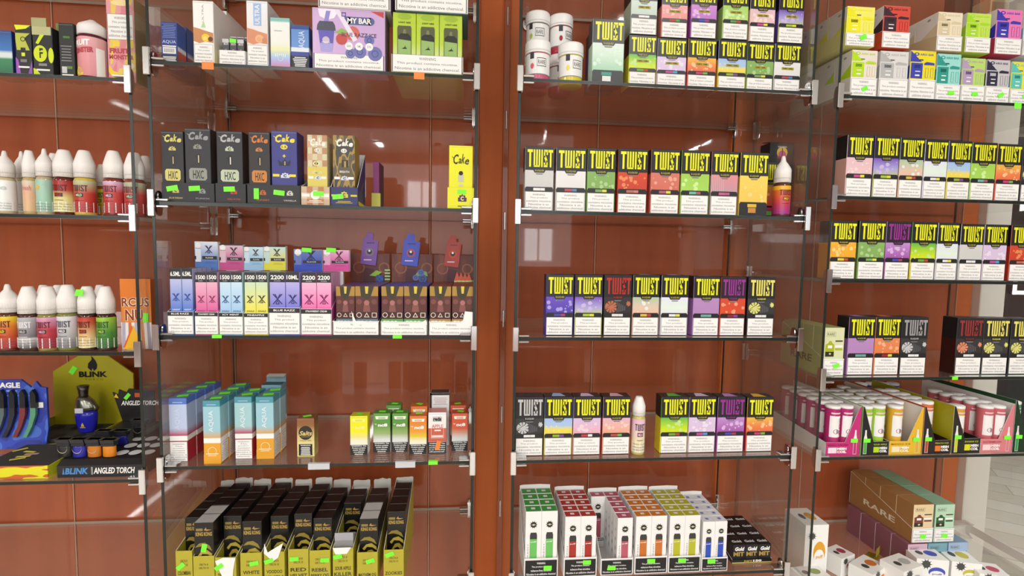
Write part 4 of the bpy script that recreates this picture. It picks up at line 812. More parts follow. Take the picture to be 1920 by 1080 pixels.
    if gi == 0:
        b.pf([(fx-.02, fz), (fx-.005, fz+.012), (fx+.008, fz+.008), (fx-.004, fz-.002)], -.005, mat('8fb83c'))
        for k in range(9): b.disc(fx-.002+(k % 3)*.005, fz-.012+(k//3)*.005, .0034, -.0052-.00003*k, mat('3a5fa8' if k % 2 else '2c4a8c'), 10)
        for k in range(4): b.fr(fx+.014, fx+.026, fz-.01+k*.007, fz-.0065+k*.007, -.005, mat('a8cc8c'))
    elif gi == 1:
        b.pf([(fx-.015, fz), (fx-.004, fz+.014), (fx+.012, fz+.01), (fx+.016, fz)], -.005, mat('7aa86a'))
        for k, (u, v, r) in enumerate(((-.012, -.004, .007), (.004, -.006, .010), (.0, .008, .0075))): b.disc(fx+u, fz+v, r, -.0052-.00003*k, mat('46588c' if k % 2 else '5a6ea4'), 14); b.ring(fx+u, fz+v, r*.5, r*.15, -.0056, mat('2a3868'), 10)
    else:
        for k in range(4): cx = fx-.012+k*.009; b.pf([(cx-.006, fz-.01), (cx+.008, fz-.008), (cx+.001, fz+.012-k*.001)], -.005-.00004*k, mat('d8624a')); b.pf([(cx-.006, fz-.010), (cx+.008, fz-.008), (cx+.009, fz-.0105), (cx-.005, fz-.0125)], -.0051-.00004*k, mat('c8d88c'))
    tag(b.build('header_card', None, (xc, Y, Z3+.0001)), 'brown display card with a %s device picture above the %s-topped packs' % (nm, nm), 'display card', 'brown display cards')

# ---------------------------------------------------------------- fifth level: liquid cartons standing in columns
def deco_drop(kind, low):
    def f(b, w, h, y):
        lines(b, -w*.4, w*.4, .925*h, .96*h, 1, y, mat('9fb6d8'), 2, .5)
        b.text('AQUA', -w*.17, w*.13, .5*h, .84*h, y, mat('dce8ee' if kind != 'blue' else 'ccd6ec'), rot=1)
        if low == 'sun': b.ring(0, .2*h, w*.26, w*.03, y, mat('f6e6c0'), 20); b.fr(-w*.36, w*.36, .15*h, .165*h, y-.0002, mat('f6e6c0')); b.fr(-w*.5, w*.5, 0, .148*h, y-.0001, mat('e3a22c', .4)); b.fr(-w*.24, w*.24, .125*h, .135*h, y-.0003, mat('f6e6c0'))
    return f
def blend(top_, mid, low): return grad([(0, low), (.325, low), (.33, 'f0f0ee'), (.405, 'f0f0ee'), (.41, mid[1]), (.53, mid[0]), (.9, mid[0]), (.905, top_), (1, top_)], 2)
AQ = [('blue', 319, 353, 746.7, .024, 4, ('5578c8', ('b9c8e6', 'b0405c'), 'a8263a'), 'tall', 'blue and crimson'), ('sun', 382.4, 415, 751, .010, 4, ('4a98a8', ('9ccad6', 'd6a45c'), 'e3a22c'), None, 'teal and amber'),
      ('cherry', 441, 474, 744, .032, 2, ('4a98a8', ('a4ced2', 'b8405a'), 'b02c40'), 'tall', 'teal and cherry'), ('sun', 481, 514.5, 744, .030, 2, ('4a98a8', ('9ccad6', 'd6a45c'), 'e3a22c'), None, 'second teal and amber')]
for k, xl, xr, yt, Y, n, cc, wn, nm in AQ:
    d = .033; g = blend(*cc)
    for r in range(n):
        if r == 0:
            o = tall_carton('liquid_carton', 'B', 4, xl, xr, yt, Y, d, g, g, '%s carton with a vertical pale word, front of its column, fifth shelf' % nm, deco_drop(k, k), (.0, .97, .315, 'slim') if wn else None, topm=mat('5a7ab0' if k == 'blue' else '58848c', .3), group='drop and sun cartons')
            if not wn: b = MB(); hh = max(v.co.z for v in o.data.vertices); ww = max(v.co.x for v in o.data.vertices); wl = warning(o, ww+.0001, 0, 0, d*.9, hh*.31, 'slim'); wl.rotation_euler.z = math.pi/2; wl.location = (ww, 0, .002)
            hh = max(v.co.z for v in o.data.vertices); s = sticker(o, .002, 0, hh+.0006, .02, .014, .2+.3*random.random(), top=True)
            base = o
        else:
            dup(base, (base.location.x+.0012*r, base.location.y+r*(d+.001), base.location.z), label='%s carton, %s from the front of its column, fifth shelf, left-centre case' % (nm, ['', 'second', 'third', 'rearmost'][r]))
# teal carton with torn open lid behind the last column
x0, x1, z, h = span('B', 4, 492, 529, 722, .10); b = MB(); hw = (x1-x0)/2; g = blend('3f7480', ('6c98a4', '8a9c94'), 'c8a050')
b.box(-hw, hw, -.016, .016, 0, h, g, c=.0005, top=mat('35525c')); b.prismx([(.012, h), (.016, h+.016), (.0168, h+.016), (.0165, h)], -hw, hw, mat('5d7f86')); b.prismx([(.002, h+.014), (.017, h+.0165), (.017, h+.0172), (.001, h+.0152)], -hw*.8, hw, mat('c9c9c0')); b.frame(-hw*.9, hw*.6, h*.93, h-.001, .0006, -.0163, mat('9ab6bc'))
tag(b.build('liquid_carton', None, ((x0+x1)/2, .116, z)), 'tall teal carton with a torn open lid behind the second teal and amber column', 'carton')
def deco_salts(b, w, h, y):
    b.disc(0, .62*h, w*.4, y, mat('2c2620', .35), 24, ry=.18*h); b.text('Salts', -w*.36, w*.38, .55*h, .67*h, y-.0002, mat('d8c27c'), bold=.03, shear=.25); b.fr(-w*.25, w*.25, .515*h, .525*h, y-.0002, mat('b8a468'))
    b.text('WILD FIRE', -w*.34, w*.34, .4*h, .44*h, y, mat('8c8444'), bold=.01); b.fr(-w*.4, w*.38, .035*h, .33*h, y, BLACK); b.text('WARNING', -w*.3, w*.28, .285*h, .315*h, y-.0002, WT, bold=.03); lines(b, -w*.36, w*.34, .05*h, .27*h, 6, y-.0002, mat('dcdccf'), 5, .6)
o = tall_carton('liquid_carton', 'B', 4, 557, 590, 784, .036, .028, grad([(0, 'ddd28a'), (.3, 'e6dc98'), (.6, 'cbb176'), (.8, '94643c'), (1, '8a5634')], 2), grad([(0, 'c9be78'), (.5, '9c8a50'), (1, '6e4628')], 2), 'gold and copper carton with a black oval badge, alone mid-shelf', deco_salts, topm=mat('7a5034', .3)); sticker(o, 0, -.002, max(v.co.z for v in o.data.vertices)+.0006, .016, .010, .5, top=True)
def deco_naked(col, word='N/C8'):
    def f(b, w, h, y):
        b.pf([(-w*.38, .93*h), (w*.38, .93*h), (w*.34, .85*h), (-w*.34, .85*h)], y, mat('e9ecd8' if col != 'y' else 'f3ee8a')); lines(b, -w*.3, w*.3, .865*h, .92*h, 2, y-.0002, mat(NK[col][1]), 2, .4)
        b.text('nc8', -w*.22, w*.34, .66*h, .745*h, y-.0002, WT if col != 'y' else mat('f5ef90'), bold=.05); b.text('vy', -w*.42, -w*.28, .70*h, .74*h, y-.0002, WT if col != 'y' else mat('f5ef90'))
        b.fr(-w*.5, w*.5, 0, .26*h, y, BLACK); v, fz = textgeo('WARNING: This', .03, 0)
        for k, t in enumerate(WL['salt']): zc = .235*h-k*.052*h; b.text(t, -w*.43+k*w*.045, w*.43-k*w*.045, zc-.018*h, zc+.018*h, y-.0002, mat('e9e9e6'), bold=.03)
    return f
NK = {'y': ([(0, 'eeeeee'), (.36, 'f0eed8'), (.46, 'e9e28a'), (.6, 'eee81c'), (1, 'f0ea20')], 'cbbf22'), 'g': ([(0, 'e8e8e6'), (.33, 'd8dcdc'), (.48, '9cb472'), (.7, '5a9440'), (1, '5f9a44')], '4c8434'), 'o': ([(0, 'eeece6'), (.34, 'f0ead0'), (.46, 'e0c83c'), (.6, 'e89a3a'), (1, 'e0762c')], 'c8642a'), 'r': ([(0, 'ecebe8'), (.34, 'd0d4d4'), (.48, 'c89c88'), (.6, 'd05a3c'), (1, 'd0583a')], 'b8462c')}
NKL = {'y': 'bright yellow', 'g': 'green', 'o': 'orange', 'r': 'red-orange'}
def naked(col, xl, xr, yt, Y, label):
    g = grad(NK[col][0], 2); o = tall_carton('liquid_carton', 'B', 4, xl, xr, yt, Y, .028, g, g, label, deco_naked(col), topm=mat(NK[col][1], .35), group='short gradient cartons'); hh = max(v.co.z for v in o.data.vertices)
    sticker(o, .002*random.uniform(-1, 1), random.uniform(-.003, .003), hh+.0006, .014, .009, random.uniform(-.6, .6), top=True); return o
naked('y', 656.5, 689.5, 780, .040, 'bright yellow to white carton with a black foot, fifth shelf, left-centre case')
naked('g', 699.5, 732, 775, .052, 'green to white carton, left one of the front pair, fifth shelf'); naked('g', 735, 765, 775, .052, 'green to white carton, right one of the front pair, fifth shelf')
naked('g', 724, 752, 760, .086, 'green carton behind the front green pair, fifth shelf')
naked('o', 767.5, 800, 780, .039, 'orange to white carton in front, left of the apple carton'); naked('o', 770, 801, 762, .070, 'orange carton behind the front orange carton, fifth shelf')
naked('r', 846.5, 877, 775, .052, 'red-orange to white carton in front, right of the apple carton'); naked('r', 844, 873, 760, .084, 'red-orange carton behind the front one, right end of fifth shelf')
def deco_apple(b, w, h, y):
    b.fr(-w*.5, w*.5, .29*h, .62*h, y, mat('c8604c')); b.frame(-w*.34, w*.36, .38*h, .86*h, .0006, y-.0002, mat('e9dcd6')); b.fr(-w*.25, w*.25, .78*h, .9*h, y-.0003, mat('b9b9b9')); b.text('reds', -w*.22, w*.22, .8*h, .89*h, y-.0005, mat('2a2020'), bold=.05)
    b.text('APPLE', -w*.3, w*.32, .63*h, .71*h, y-.0003, mat('c8604c'), bold=.01); b.fr(-w*.15, w*.2, .55*h, .585*h, y-.0003, mat('f0e6e2')); b.fr(-w*.3, w*.32, .4*h, .45*h, y-.0003, mat('e9dcd6')); b.fr(-w*.5, w*.5, 0, .285*h, y-.0001, BLACK)
    for k, t in enumerate(WL['salt']): zc = .25*h-k*.05*h; b.text(t, -w*.44, w*.44, zc-.017*h, zc+.017*h, y-.0003, mat('e9e9e6'), bold=.02)
o = tall_carton('liquid_carton', 'B', 4, 802.5, 836.5, 773.5, .040, .033, mat('eeecec', .4), blot('efe9e6', 'e6e2e0', 'c86a58', 9), 'white and brick-red apple carton with an orange sticker, fifth shelf', deco_apple, topm=mat('cf7a70', .35)); sticker(o, .002, -.017, .018, .009, .02, .25, ORANGE)
o = tall_carton('liquid_carton', 'B', 4, 806, 842, 737, .085, .03, mat('dedede', .4), mat('2b2624', .4), 'taller black-topped white carton behind the apple carton', lambda b, w, h, y: (b.fr(-w*.5, -w*.42, 0, h, y, mat('2b2624')), lines(b, -w*.36, w*.44, .78*h, .93*h, 5, y, mat('b8a8a8')), b.fr(-w*.5, w*.5, .96*h, h, y, mat('2b2624'))), topm=mat('332a28', .3))
CLR = mat('c9ccd0', .25)
for px, w in ((598, .042), (760, .04)): edge_tag('B', 4, px, CLR, w, .008, 'clear plastic label holder on the fifth shelf edge, left-centre case, %s one' % ('left' if px < 700 else 'right'))
edge_tag('B', 4, 812, NEON, .019, .003, 'green price tag lying on the fifth shelf edge under the apple carton')
edge_tag('B', 3, 407, NEON, .018, .002, 'green price tag on the fourth shelf edge below the pink slim packs'); edge_tag('B', 3, 745, NEON, .018, .002, 'green price tag on the fourth shelf edge below the blue-topped packs')

# ---------------------------------------------------------------- bottom level, left-centre case: ten columns of black packs
KK = [(330.6, 371, 971, (328, 359.8, 1034), ('COLOMBIAN', 'MOJITO'), .03), (361, 400.5, 980, (360.5, 401, 1044), ('', 'MIDNIGHT'), .0), (417, 456, 968, (402, 442, 1046), ('TROPICAL', 'GUAVA'), .03), (451, 489.5, 978, (449, 490, 1038), ('WHITE', 'TRUFFLE'), .004), (499, 537.5, 968, (494, 533, 1036), ('VOODOO', 'KUSH'), .028), (545, 580, 964, (539, 578, 1031), ('RED', 'VELVET'), .03), (581.5, 619, 972, (579, 619, 1033), ('REBEL', 'BERRY OG'), .02), (624, 660, 944, (622.8, 662, 1029), ('SOUR APPLE', 'KILLER'), .085), (669.5, 707, 972.6, (668.5, 708, 1036.5), ('', 'MAYHEM OG'), .014), (721, 760, 960, (718.5, 757, 1032), ('', 'ZOOKIES'), .032)]
Z5 = top('B', 5); GOLD = mat('b79a4c', .35, .3); OLIVE = mat('b5ab34', .45)
def kong_mesh(w, h, d, shine=False):
    b = MB(); hw = w/2; y = -d/2-.0002; b.box(-hw, hw, -d/2, d/2, 0, h, mat('1a1917', .3), c=.0006, top=mat('0f0f0f' if not shine else 'b8b8b6', .3)); b.poly([(-hw+.0006, -d/2+.0004, h+.0002), (hw-.0006, -d/2+.0004, h+.0002), (hw-.0006, -d/2+.0010, h+.0002), (-hw+.0006, -d/2+.0010, h+.0002)], mat('b8b8b8', .4))
    b.text('KING', -hw*.84, -hw*.08, .80*h, .86*h, y, GOLD, bold=.04); b.text('KONG', hw*.02, hw*.86, .80*h, .86*h, y, GOLD, bold=.04)
    b.fr(-hw*.8, -hw*.1, .875*h, .915*h, y, mat('8c7a3c', .4)); b.pf([(hw*.02, .89*h), (hw*.25, .93*h), (hw*.3, .9*h), (hw*.85, .895*h), (hw*.3, .875*h)], y, mat('b08848', .4))
    O = mat('8f7e36', .4); O2 = mat('b5a23e', .4)
    b.pf([(-hw*.95, .63*h), (-hw*.5, .69*h), (hw*.1, .70*h), (hw*.6, .65*h), (hw*.85, .57*h), (hw*.3, .62*h), (-hw*.3, .645*h)], y, O)
    b.pf([(-hw*.7, .5*h), (-hw*.3, .57*h), (hw*.3, .59*h), (hw*.8, .53*h), (hw*.9, .46*h), (hw*.4, .52*h), (-hw*.2, .53*h), (-hw*.5, .47*h)], y, O2)
    b.pf([(-hw*.5, .38*h), (-hw*.1, .47*h), (hw*.35, .48*h), (hw*.75, .42*h), (hw*.9, .34*h), (hw*.5, .37*h), (hw*.2, .42*h), (-hw*.15, .4*h), (-hw*.3, .33*h)], y, O2)
    b.pf([(-hw*.2, .33*h), (hw*.1, .36*h), (hw*.4, .33*h), (hw*.3, .27*h), (-hw*.1, .27*h)], y, O)
    return b.mesh('kong_pack')
km = {}
for c, (xa, xb, yt, (ta, tb, ty_), nm, Y) in enumerate(KK):
    x0 = solve(ta, 0, (0, .0, Z5+.06)); x1 = solve(tb, 0, (0, .0, Z5+.06)); hy = solve(ty_, 2, ((x0+x1)/2, .0, 0))-Z5
    yf = .002+.0005*c % .001
    p0 = solve(xa, 0, (0, Y+.006, Z5+.13)); p1 = solve(xb, 0, (0, Y+.006, Z5+.13)); ht = solve(yt, 2, ((p0+p1)/2, Y+.006, 0))-Z5-.0012
    Dp = .188
    t = tray(x0+.0004, x1-.0004, Z5, yf, Dp, hy, (ht+.006 if c == 9 else hy+.045), OLIVE, 'olive card tray, %s of ten, under the black packs on the bottom shelf' % (NTH+['tenth from left'])[c], front=OLIVE, inner=PAPER, group='olive card trays', )
    w_ = x1-x0; bb = MB(); lab = mat('5c5618', .5)
    bb.fr(-w_*.47, w_*.47, hy*.02, hy*.1, -.0002, mat('231f14')); bb.text('HYBRID', -w_*.25, w_*.25, hy*.04, hy*.085, -.0004, mat('9a9030'))
    bb.text('DELTA 8', -w_*.2, w_*.2, hy*.72, hy*.78, -.0003, lab); bb.text('DELTA 10', -w_*.22, w_*.22, hy*.62, hy*.68, -.0003, lab)
    if nm[0]: bb.text(nm[0], -w_*.38, w_*.38, hy*.4, hy*.5, -.0003, mat('3f3a10'), bold=.02)
    bb.text(nm[1], -w_*.42, w_*.42, hy*.24, hy*.34, -.0003, mat('3f3a10'), bold=.02); bb.build('printed_front', t)
    if c in (2, 4, 7):
        fb = MB()
        if c == 2: fb.prism([(-w_*.48, hy*.9), (-w_*.1, hy*1.0), (w_*.48, hy*.98), (w_*.36, hy*.6), (w_*.3, 0), (w_*.05, hy*.1), (-w_*.25, hy*.55)], -.0016, -.0007, PAPER)
        elif c == 4: fb.prism([(-w_*.48, hy*.98), (-w_*.45, hy*1.25), (-w_*.3, hy), (w_*.45, hy*1.25), (w_*.2, hy*.85), (-w_*.05, hy*.75)], -.0016, -.0007, PAPER)
        else: fb.prism([(-w_*.48, hy*1.02), (w_*.4, hy*1.02), (w_*.2, hy*.85), (-w_*.35, hy*.84)], -.0016, -.0007, PAPER)
        fb.build('torn_flap', t)
    sx, sz, sa = [(-.006, .62, -.7), (.0, 1.25, .2), (-.012, .72, -.6), (.006, .7, -.15), (-.010, .76, -.35), (-.008, .74, 0), (.010, .72, 0), (-.010, .78, -.2), (.006, .72, -.25), (-.008, .86, -.35)][c]
    if c != 1: sticker(t, sx, -.002 if c in (2, 4, 7) else -.0006, hy*sz, .0175, .0088, sa)
    tb = MB(); xx = w_/2-.001; rr = random.Random(c)          # torn upright edge at the rear of the tray
    pts = [(-xx, hy+.04), (xx, hy+.04), (xx, ht+.008), (xx*.8, ht+.0095), (xx*.5, ht+.007+rr.uniform(0, .003)), (0, ht+.009+rr.uniform(-.002, .002)), (-xx*.5, ht+.007+rr.uniform(0, .003)), (-xx*.9, ht+.008), (-xx, ht+.004)]
    tb.prism(pts, Dp-.0012, Dp-.0002, mat('cfccc4', .6)); tb.build('rear_flap', t)
    w = min(p1-p0, w_-.0045); d = .034; xc = min(max((p0+p1)/2, x0+.0022+w/2), x1-.0022-w/2)
    me = kong_mesh(w, ht, d); ms = kong_mesh(w, ht, d, True) if c in (1, 8) else me
    n = int((Dp-.004-Y)/(d+.0008))
    for r in range(n):
        yy = yf+.003+Y+d/2+r*(d+.0008)
        o = link('kong_pack', ms if r < 2 else me, None, (xc, yy, Z5+.0012)); tag(o, 'black pack with gold ape print, %s, %s column, bottom shelf' % (['front one', 'second row', 'third row', 'fourth row', 'fifth row', 'sixth row', 'rear one', 'rear one'][r], (NTH+['tenth from left'])[c]), 'pack', 'black packs with gold print')
        if c == 1 and r == 0: sticker(o, 0, -d/2-.0004, ht*.62, .010, .017, .2)
    if c == 7:      # crushed short pack in front
        b = MB(); hs = hy*1.12; hw = w/2
        b.prismx([(-.016, 0), (-.018, hs*.6), (-.012, hs), (.012, hs+.004), (.016, 0)], -hw, hw, mat('8c8c8a', .3)); b.fr(-hw*.8, hw*.8, hs*.68, hs*.86, -.0172, mat('9c9a70')); b.text('KING KONG', -hw*.7, hw*.7, hs*.7, hs*.84, -.0182, mat('c8c070'), bold=.03); b.prismx([(-.012, hs), (-.0125, hs+.016), (-.0115, hs+.016), (.004, hs+.0035)], -hw, hw, mat('a8a8b0', .2))
        tag(b.build('kong_pack', None, (xc, yf+.022, Z5+.0012)), 'crushed short pack with silvery faded face, bottom shelf', 'pack')
# ---------------------------------------------------------------- bottles
def cap_profile(kind, r, z0, h):
    if kind == 'point': return [(r, z0), (r*1.0, z0+h*.45), (r*.93, z0+h*.52), (r*.62, z0+h*.68), (r*.33, z0+h*.8), (r*.24, z0+h*.94), (r*.16, z0+h), (0, z0+h)]
    return [(r, z0), (r, z0+h*.5), (r*.95, z0+h*.55), (r*.74, z0+h*.78), (r*.56, z0+h*.95), (r*.46, z0+h), (0, z0+h)]
LIQ = {}
def liquid(h):
    if h not in LIQ:
        m = mat(h, .12, 0, .7).copy(); m.name = 'tinted_liquid'; LIQ[h] = m
    return LIQ[h]
def bottle(x, y, z, r, h, liq, stops, label, kind='flat', word='TWIST', ink='3a1c1c', lo=.03, group='liquid bottles', capf=.42, turn=0.0, wlab=True, mono=True, tw=True):
    """round dropper bottle: body, domed cap, wrapped paper label"""
    hb = h*(1-capf); b = MB()
    b.lathe([(0, 0), (r*.9, 0), (r*.98, h*.012), (r, h*.03), (r, hb-h*.05), (r*.9, hb-h*.015), (r*.72, hb), (r*.7, hb+h*.01)], liquid(liq), 28)
    o = b.build('liquid_bottle', None, (x, y, z)); tag(o, label, 'bottle', group)
    c = MB(); c.lathe(cap_profile(kind, r*.97, hb+.0002, h-hb), mat('efece8', .35), 28)
    for k in range(28):
        a = 2*math.pi*k/28; c.add([(r*.975*math.cos(a-.03), r*.975*math.sin(a-.03), hb+.002), (r*.975*math.cos(a+.03), r*.975*math.sin(a+.03), hb+.002), (r*.985*math.cos(a), r*.985*math.sin(a), hb+(h-hb)*.4)], [(0, 1, 2)], mat('dcd9d4', .4))
    c.lathe([(r*.99, hb+(h-hb)*.14), (r*.995, hb+(h-hb)*.16), (r*.99, hb+(h-hb)*.18)], mat('cfccc6', .4), 28); c.build('dropper_cap', o)
    l = MB(); rl = r+.00025; z0 = h*lo+.002; z1 = hb-h*.055; n = 30; g = grad(stops, 2, .3); vs = []; fs = []
    for i in range(n+1):
        a = -math.pi/2+turn+(i/n-.5)*5.6
        vs += [(rl*math.cos(a), rl*math.sin(a), z0), (rl*math.cos(a), rl*math.sin(a), z1)]
        if i: fs.append((2*i-2, 2*i, 2*i+1, 2*i-1))
    l.add(vs, fs, g, True); H = z1-z0
    def cyl(off): return lambda u, v: ((rl+off)*math.cos(-math.pi/2+turn+u/r), (rl+off)*math.sin(-math.pi/2+turn+u/r), v)
    def patch(u0, u1, v0, v1, off, mt):
        f = cyl(off); k = 8; l.add([f(u0+(u1-u0)*i/k, v) for i in range(k+1) for v in (v0, v1)], [(2*i, 2*i+2, 2*i+3, 2*i+1) for i in range(k)], mt)
    if tw: l.twist(-r*.78, r*.78, z0+H*.66, z0+H*.86, 0, mat(ink, .4), fn=cyl(.0003))
    elif word: f = cyl(.0003); l.text(word, 0, 1, 0, 1, 0, mat(ink, .4), bold=.03, shear=.15, fn=lambda u, v: f((u-.5)*r*1.5, z0+H*(.68+.16*v)))
    if tw and mono: patch(-r*.4, r*.4, z0+H*.48, z0+H*.6, .0003, mat('33291c', .4)); f = cyl(.0005); l.text('MILD', 0, 1, 0, 1, 0, mat(stops[-1][1], .4), bold=.05, fn=lambda u, v: f((u-.5)*r*.6, z0+H*(.5+.08*v))); patch(-r*.45, r*.45, z0+H*.36, z0+H*.375, .0003, mat(ink, .4))
    if wlab:
        f2 = cyl(.0004); patch(-r*2.6, r*2.6, z0, z0+H*.32, .0002, PAPER)
        for k, t in enumerate(('WARNING: This product', 'contains nicotine. Nicotine', 'is an addictive chemical.')): l.text(t, 0, 1, 0, 1, 0, INK, bold=.0, fn=lambda u, v, k=k: f2((u-.5)*r*2.2, z0+H*(.22-.08*k+.05*v)))
    l.build('paper_label', o); return o
def bottle_px(u, i, xl, xr, yt, Y, *a, **k):
    z = top(u, i); x0 = solve(xl, 0, (0, Y, z+.03)); x1 = solve(xr, 0, (0, Y, z+.03)); xc = (x0+x1)/2; r = (x1-x0)/2*.985; h = solve(yt, 2, (xc, Y, 0))-z
    return bottle(xc, Y, z, r, h, *a, **k)
# third shelf, far-left case
S_ = lambda *a: list(a)
RED2 = [(0, 'b8322e'), (.6, 'c04438'), (1, 'b8c89c')]
bottle_px('A', 2, -4, 28.5, 283, .024, 'c8b890', [(0, 'eef0ee'), (1, 'f0f2f0')], 'white-labelled bottle with pointed cap at the left frame edge, third shelf', 'point', word='ice', tw=False, ink='c0c8c8', wlab=True)
bottle_px('A', 2, 31, 57, 284, .062, 'c8b890', [(0, 'e8ecea'), (1, 'eef0ee')], 'white-labelled bottle with pointed cap, second from left, third shelf', 'point', word=None, tw=False)
bottle_px('A', 2, 46, 70, 282.5, .026, 'b9a468', [(0, 'dcb88c'), (.6, 'e0b090'), (1, 'd8ccb8')], 'slim peach-labelled bottle with flat-topped cap, third shelf', 'flat', word='Fresh', tw=False, ink='c88a7a', wlab=False)
bottle_px('A', 2, 71.5, 102, 279, .030, 'b8a888', [(0, '9cc8b0'), (.8, 'a4ccb8'), (1, 'a4ccb8')], 'mint and white bottle with a yellow tag and pointed cap, third shelf', 'point', word='Y', tw=False, ink='e8b82c')
bottle_px('A', 2, 92, 116, 288, .075, '3f5a44', [(0, '4a7a5c'), (1, '5a8a6c')], 'dark green bottle behind the mint one, third shelf', 'flat', tw=False, word=None, wlab=False)
bottle_px('A', 2, 104.5, 142, 281.7, .022, '5c1e18', [(0, 'e8e6a8'), (.45, 'd8cf88'), (.7, 'b8443a'), (1, 'a02c28')], 'red to pale yellow bottle, third shelf of the far-left case', ink='5a1418')
bottle_px('A', 2, 142.5, 179.5, 282.7, .020, 'c8b050', RED2, 'pale green to red bottle, third shelf of the far-left case', ink='4a2a2a')
bottle_px('A', 2, 182, 204, 309, .055, 'b0562a', [(0, 'c0641e'), (.4, 'c0aa2a'), (1, 'd8d43a')], 'short yellow-labelled bottle behind, between the two red bottles, third shelf', ink='2a2a10')
bottle_px('A', 2, 197.5, 233, 283.5, .020, '7a3028', [(0, 'b8322e'), (.65, 'c04a48'), (1, 'd8b4d0')], 'lilac to red bottle, third shelf of the far-left case', ink='6a1c28')
bottle_px('A', 2, 236, 272, 287, .020, '8a4030', [(0, 'a82c28'), (.6, 'c04a48'), (1, 'a8c0a0')], 'green to red bottle crossing the glass upright, third shelf', ink='5a1c20')
bottle_px('A', 2, 262, 288, 293, .075, '6a6a3a', [(0, '8a8040'), (1, '9a6a50')], 'dim bottle behind the glass upright at the right, third shelf', wlab=False, tw=False, word=None)
# fourth shelf
R_ = 'third'
bottle_px('A', 3, -1, 37.5, 533, .020, '5a2c14', [(0, 'a82030'), (.35, 'c04a2c'), (.7, 'd87a2c'), (1, 'e8cf2c')], 'yellow to red bottle with pointed cap at the left, fourth shelf', 'point', ink='6a2410')
bottle_px('A', 3, 38.5, 74, 537, .022, '4a2c20', [(0, '5a5a60'), (.3, 'd8d8da'), (.36, '77777c'), (1, 'b8b8bc')], 'silver grey bottle, fourth shelf of the far-left case', ink='e8e8ea', mono=True)
bottle_px('A', 3, 74.5, 110.5, 537, .020, '8a8040', [(0, 'a02838'), (.6, 'b83c48'), (1, 'd8a0c0')], 'pink to crimson bottle, fourth shelf of the far-left case', ink='6a1828')
bottle_px('A', 3, 111.5, 148, 534, .026, '7a7a3c', [(0, '77777c'), (.5, 'b8b8bc'), (1, 'dcdce0')], 'white to grey bottle, fourth shelf of the far-left case', ink='4a4a50')
b5_ = bottle_px('A', 3, 150, 183, 537, .024, '3a1a14', [(0, 'e8dca0'), (.4, 'dcb880'), (.8, 'c05a3c'), (1, 'b83c30')], 'red to cream bottle with a green sticker on its cap, fourth shelf', ink='5a1414')
bottle_px('A', 3, 184.5, 217, 537, .022, '3a1812', [(0, '2c6a30'), (.5, '4a8a38'), (1, '9cc840')], 'green bottle at the right of the bottle row, fourth shelf', ink='1c4a20')
for xl, xr, lab in ((72, 98, 'second'), (99, 125, 'third'), (178, 203, 'rightmost')): bottle_px('A', 3, xl, xr, 534.5, .075, '8a8a40', [(0, 'a8a86a'), (1, '7a7a3c')], 'bottle in the rear row, %s visible, fourth shelf of the far-left case' % lab, wlab=False, tw=False, word=None)
st = link('price_sticker', sticker_mesh(.0135, .013, NEON), b5_, (0, -.0195, .112)); st.rotation_euler = (-.35, 0, 0)
# orange nut carton
def deco_nut(b, w, h, y):
    b.fr(-w*.5, w*.5, .72*h, h, y, mat('d8761e')); b.fr(-w*.5, w*.5, 0, .38*h, y, mat('e8e0da'))
    for k in range(5): b.pf([(-w*.5+k*w*.22, 0), (-w*.38+k*w*.22, 0), (-w*.36+k*w*.2, .38*h), (-w*.46+k*w*.2, .38*h)], y-.0002, mat('c8702c' if k % 2 else 'b0a8c0'))
    b.pf([(-w*.46, 0), (w*.2, 0), (-w*.1, .34*h)], y-.0003, mat('e8b01c')); b.pf([(-w*.46, .02*h), (-w*.4, .02*h), (-w*.12, .3*h), (-w*.14, .34*h)], y-.0004, mat('d8601c'))
    b.text('RCUS', -w*.46, w*.46, .60*h, .74*h, y-.0004, mat('f4e4c0'), bold=.07); b.text('RCUS', -w*.45, w*.45, .605*h, .735*h, y-.0006, mat('8a2c18'), bold=.02)
    b.text('NU', -w*.36, w*.24, .40*h, .57*h, y-.0004, mat('f4e4c0'), bold=.07); b.text('NU', -w*.35, w*.23, .405*h, .565*h, y-.0006, mat('8a2c18'), bold=.02)
def acart(i, xl, xr, yt, Y, d, front, side, label, deco=None, warn=None, name='liquid_carton', **k): return tall_carton(name, 'A', i, xl, xr, yt, Y, d, front, side, label, deco, warn, **k)
o = acart(3, 229, 286, 523, .03, .04, mat('d8843c', .35), mat('b85a24'), 'orange striped carton with brown outlined letters, right end of fourth shelf', deco_nut); sticker(o, .018, -.021, .062, .010, .018, .05)
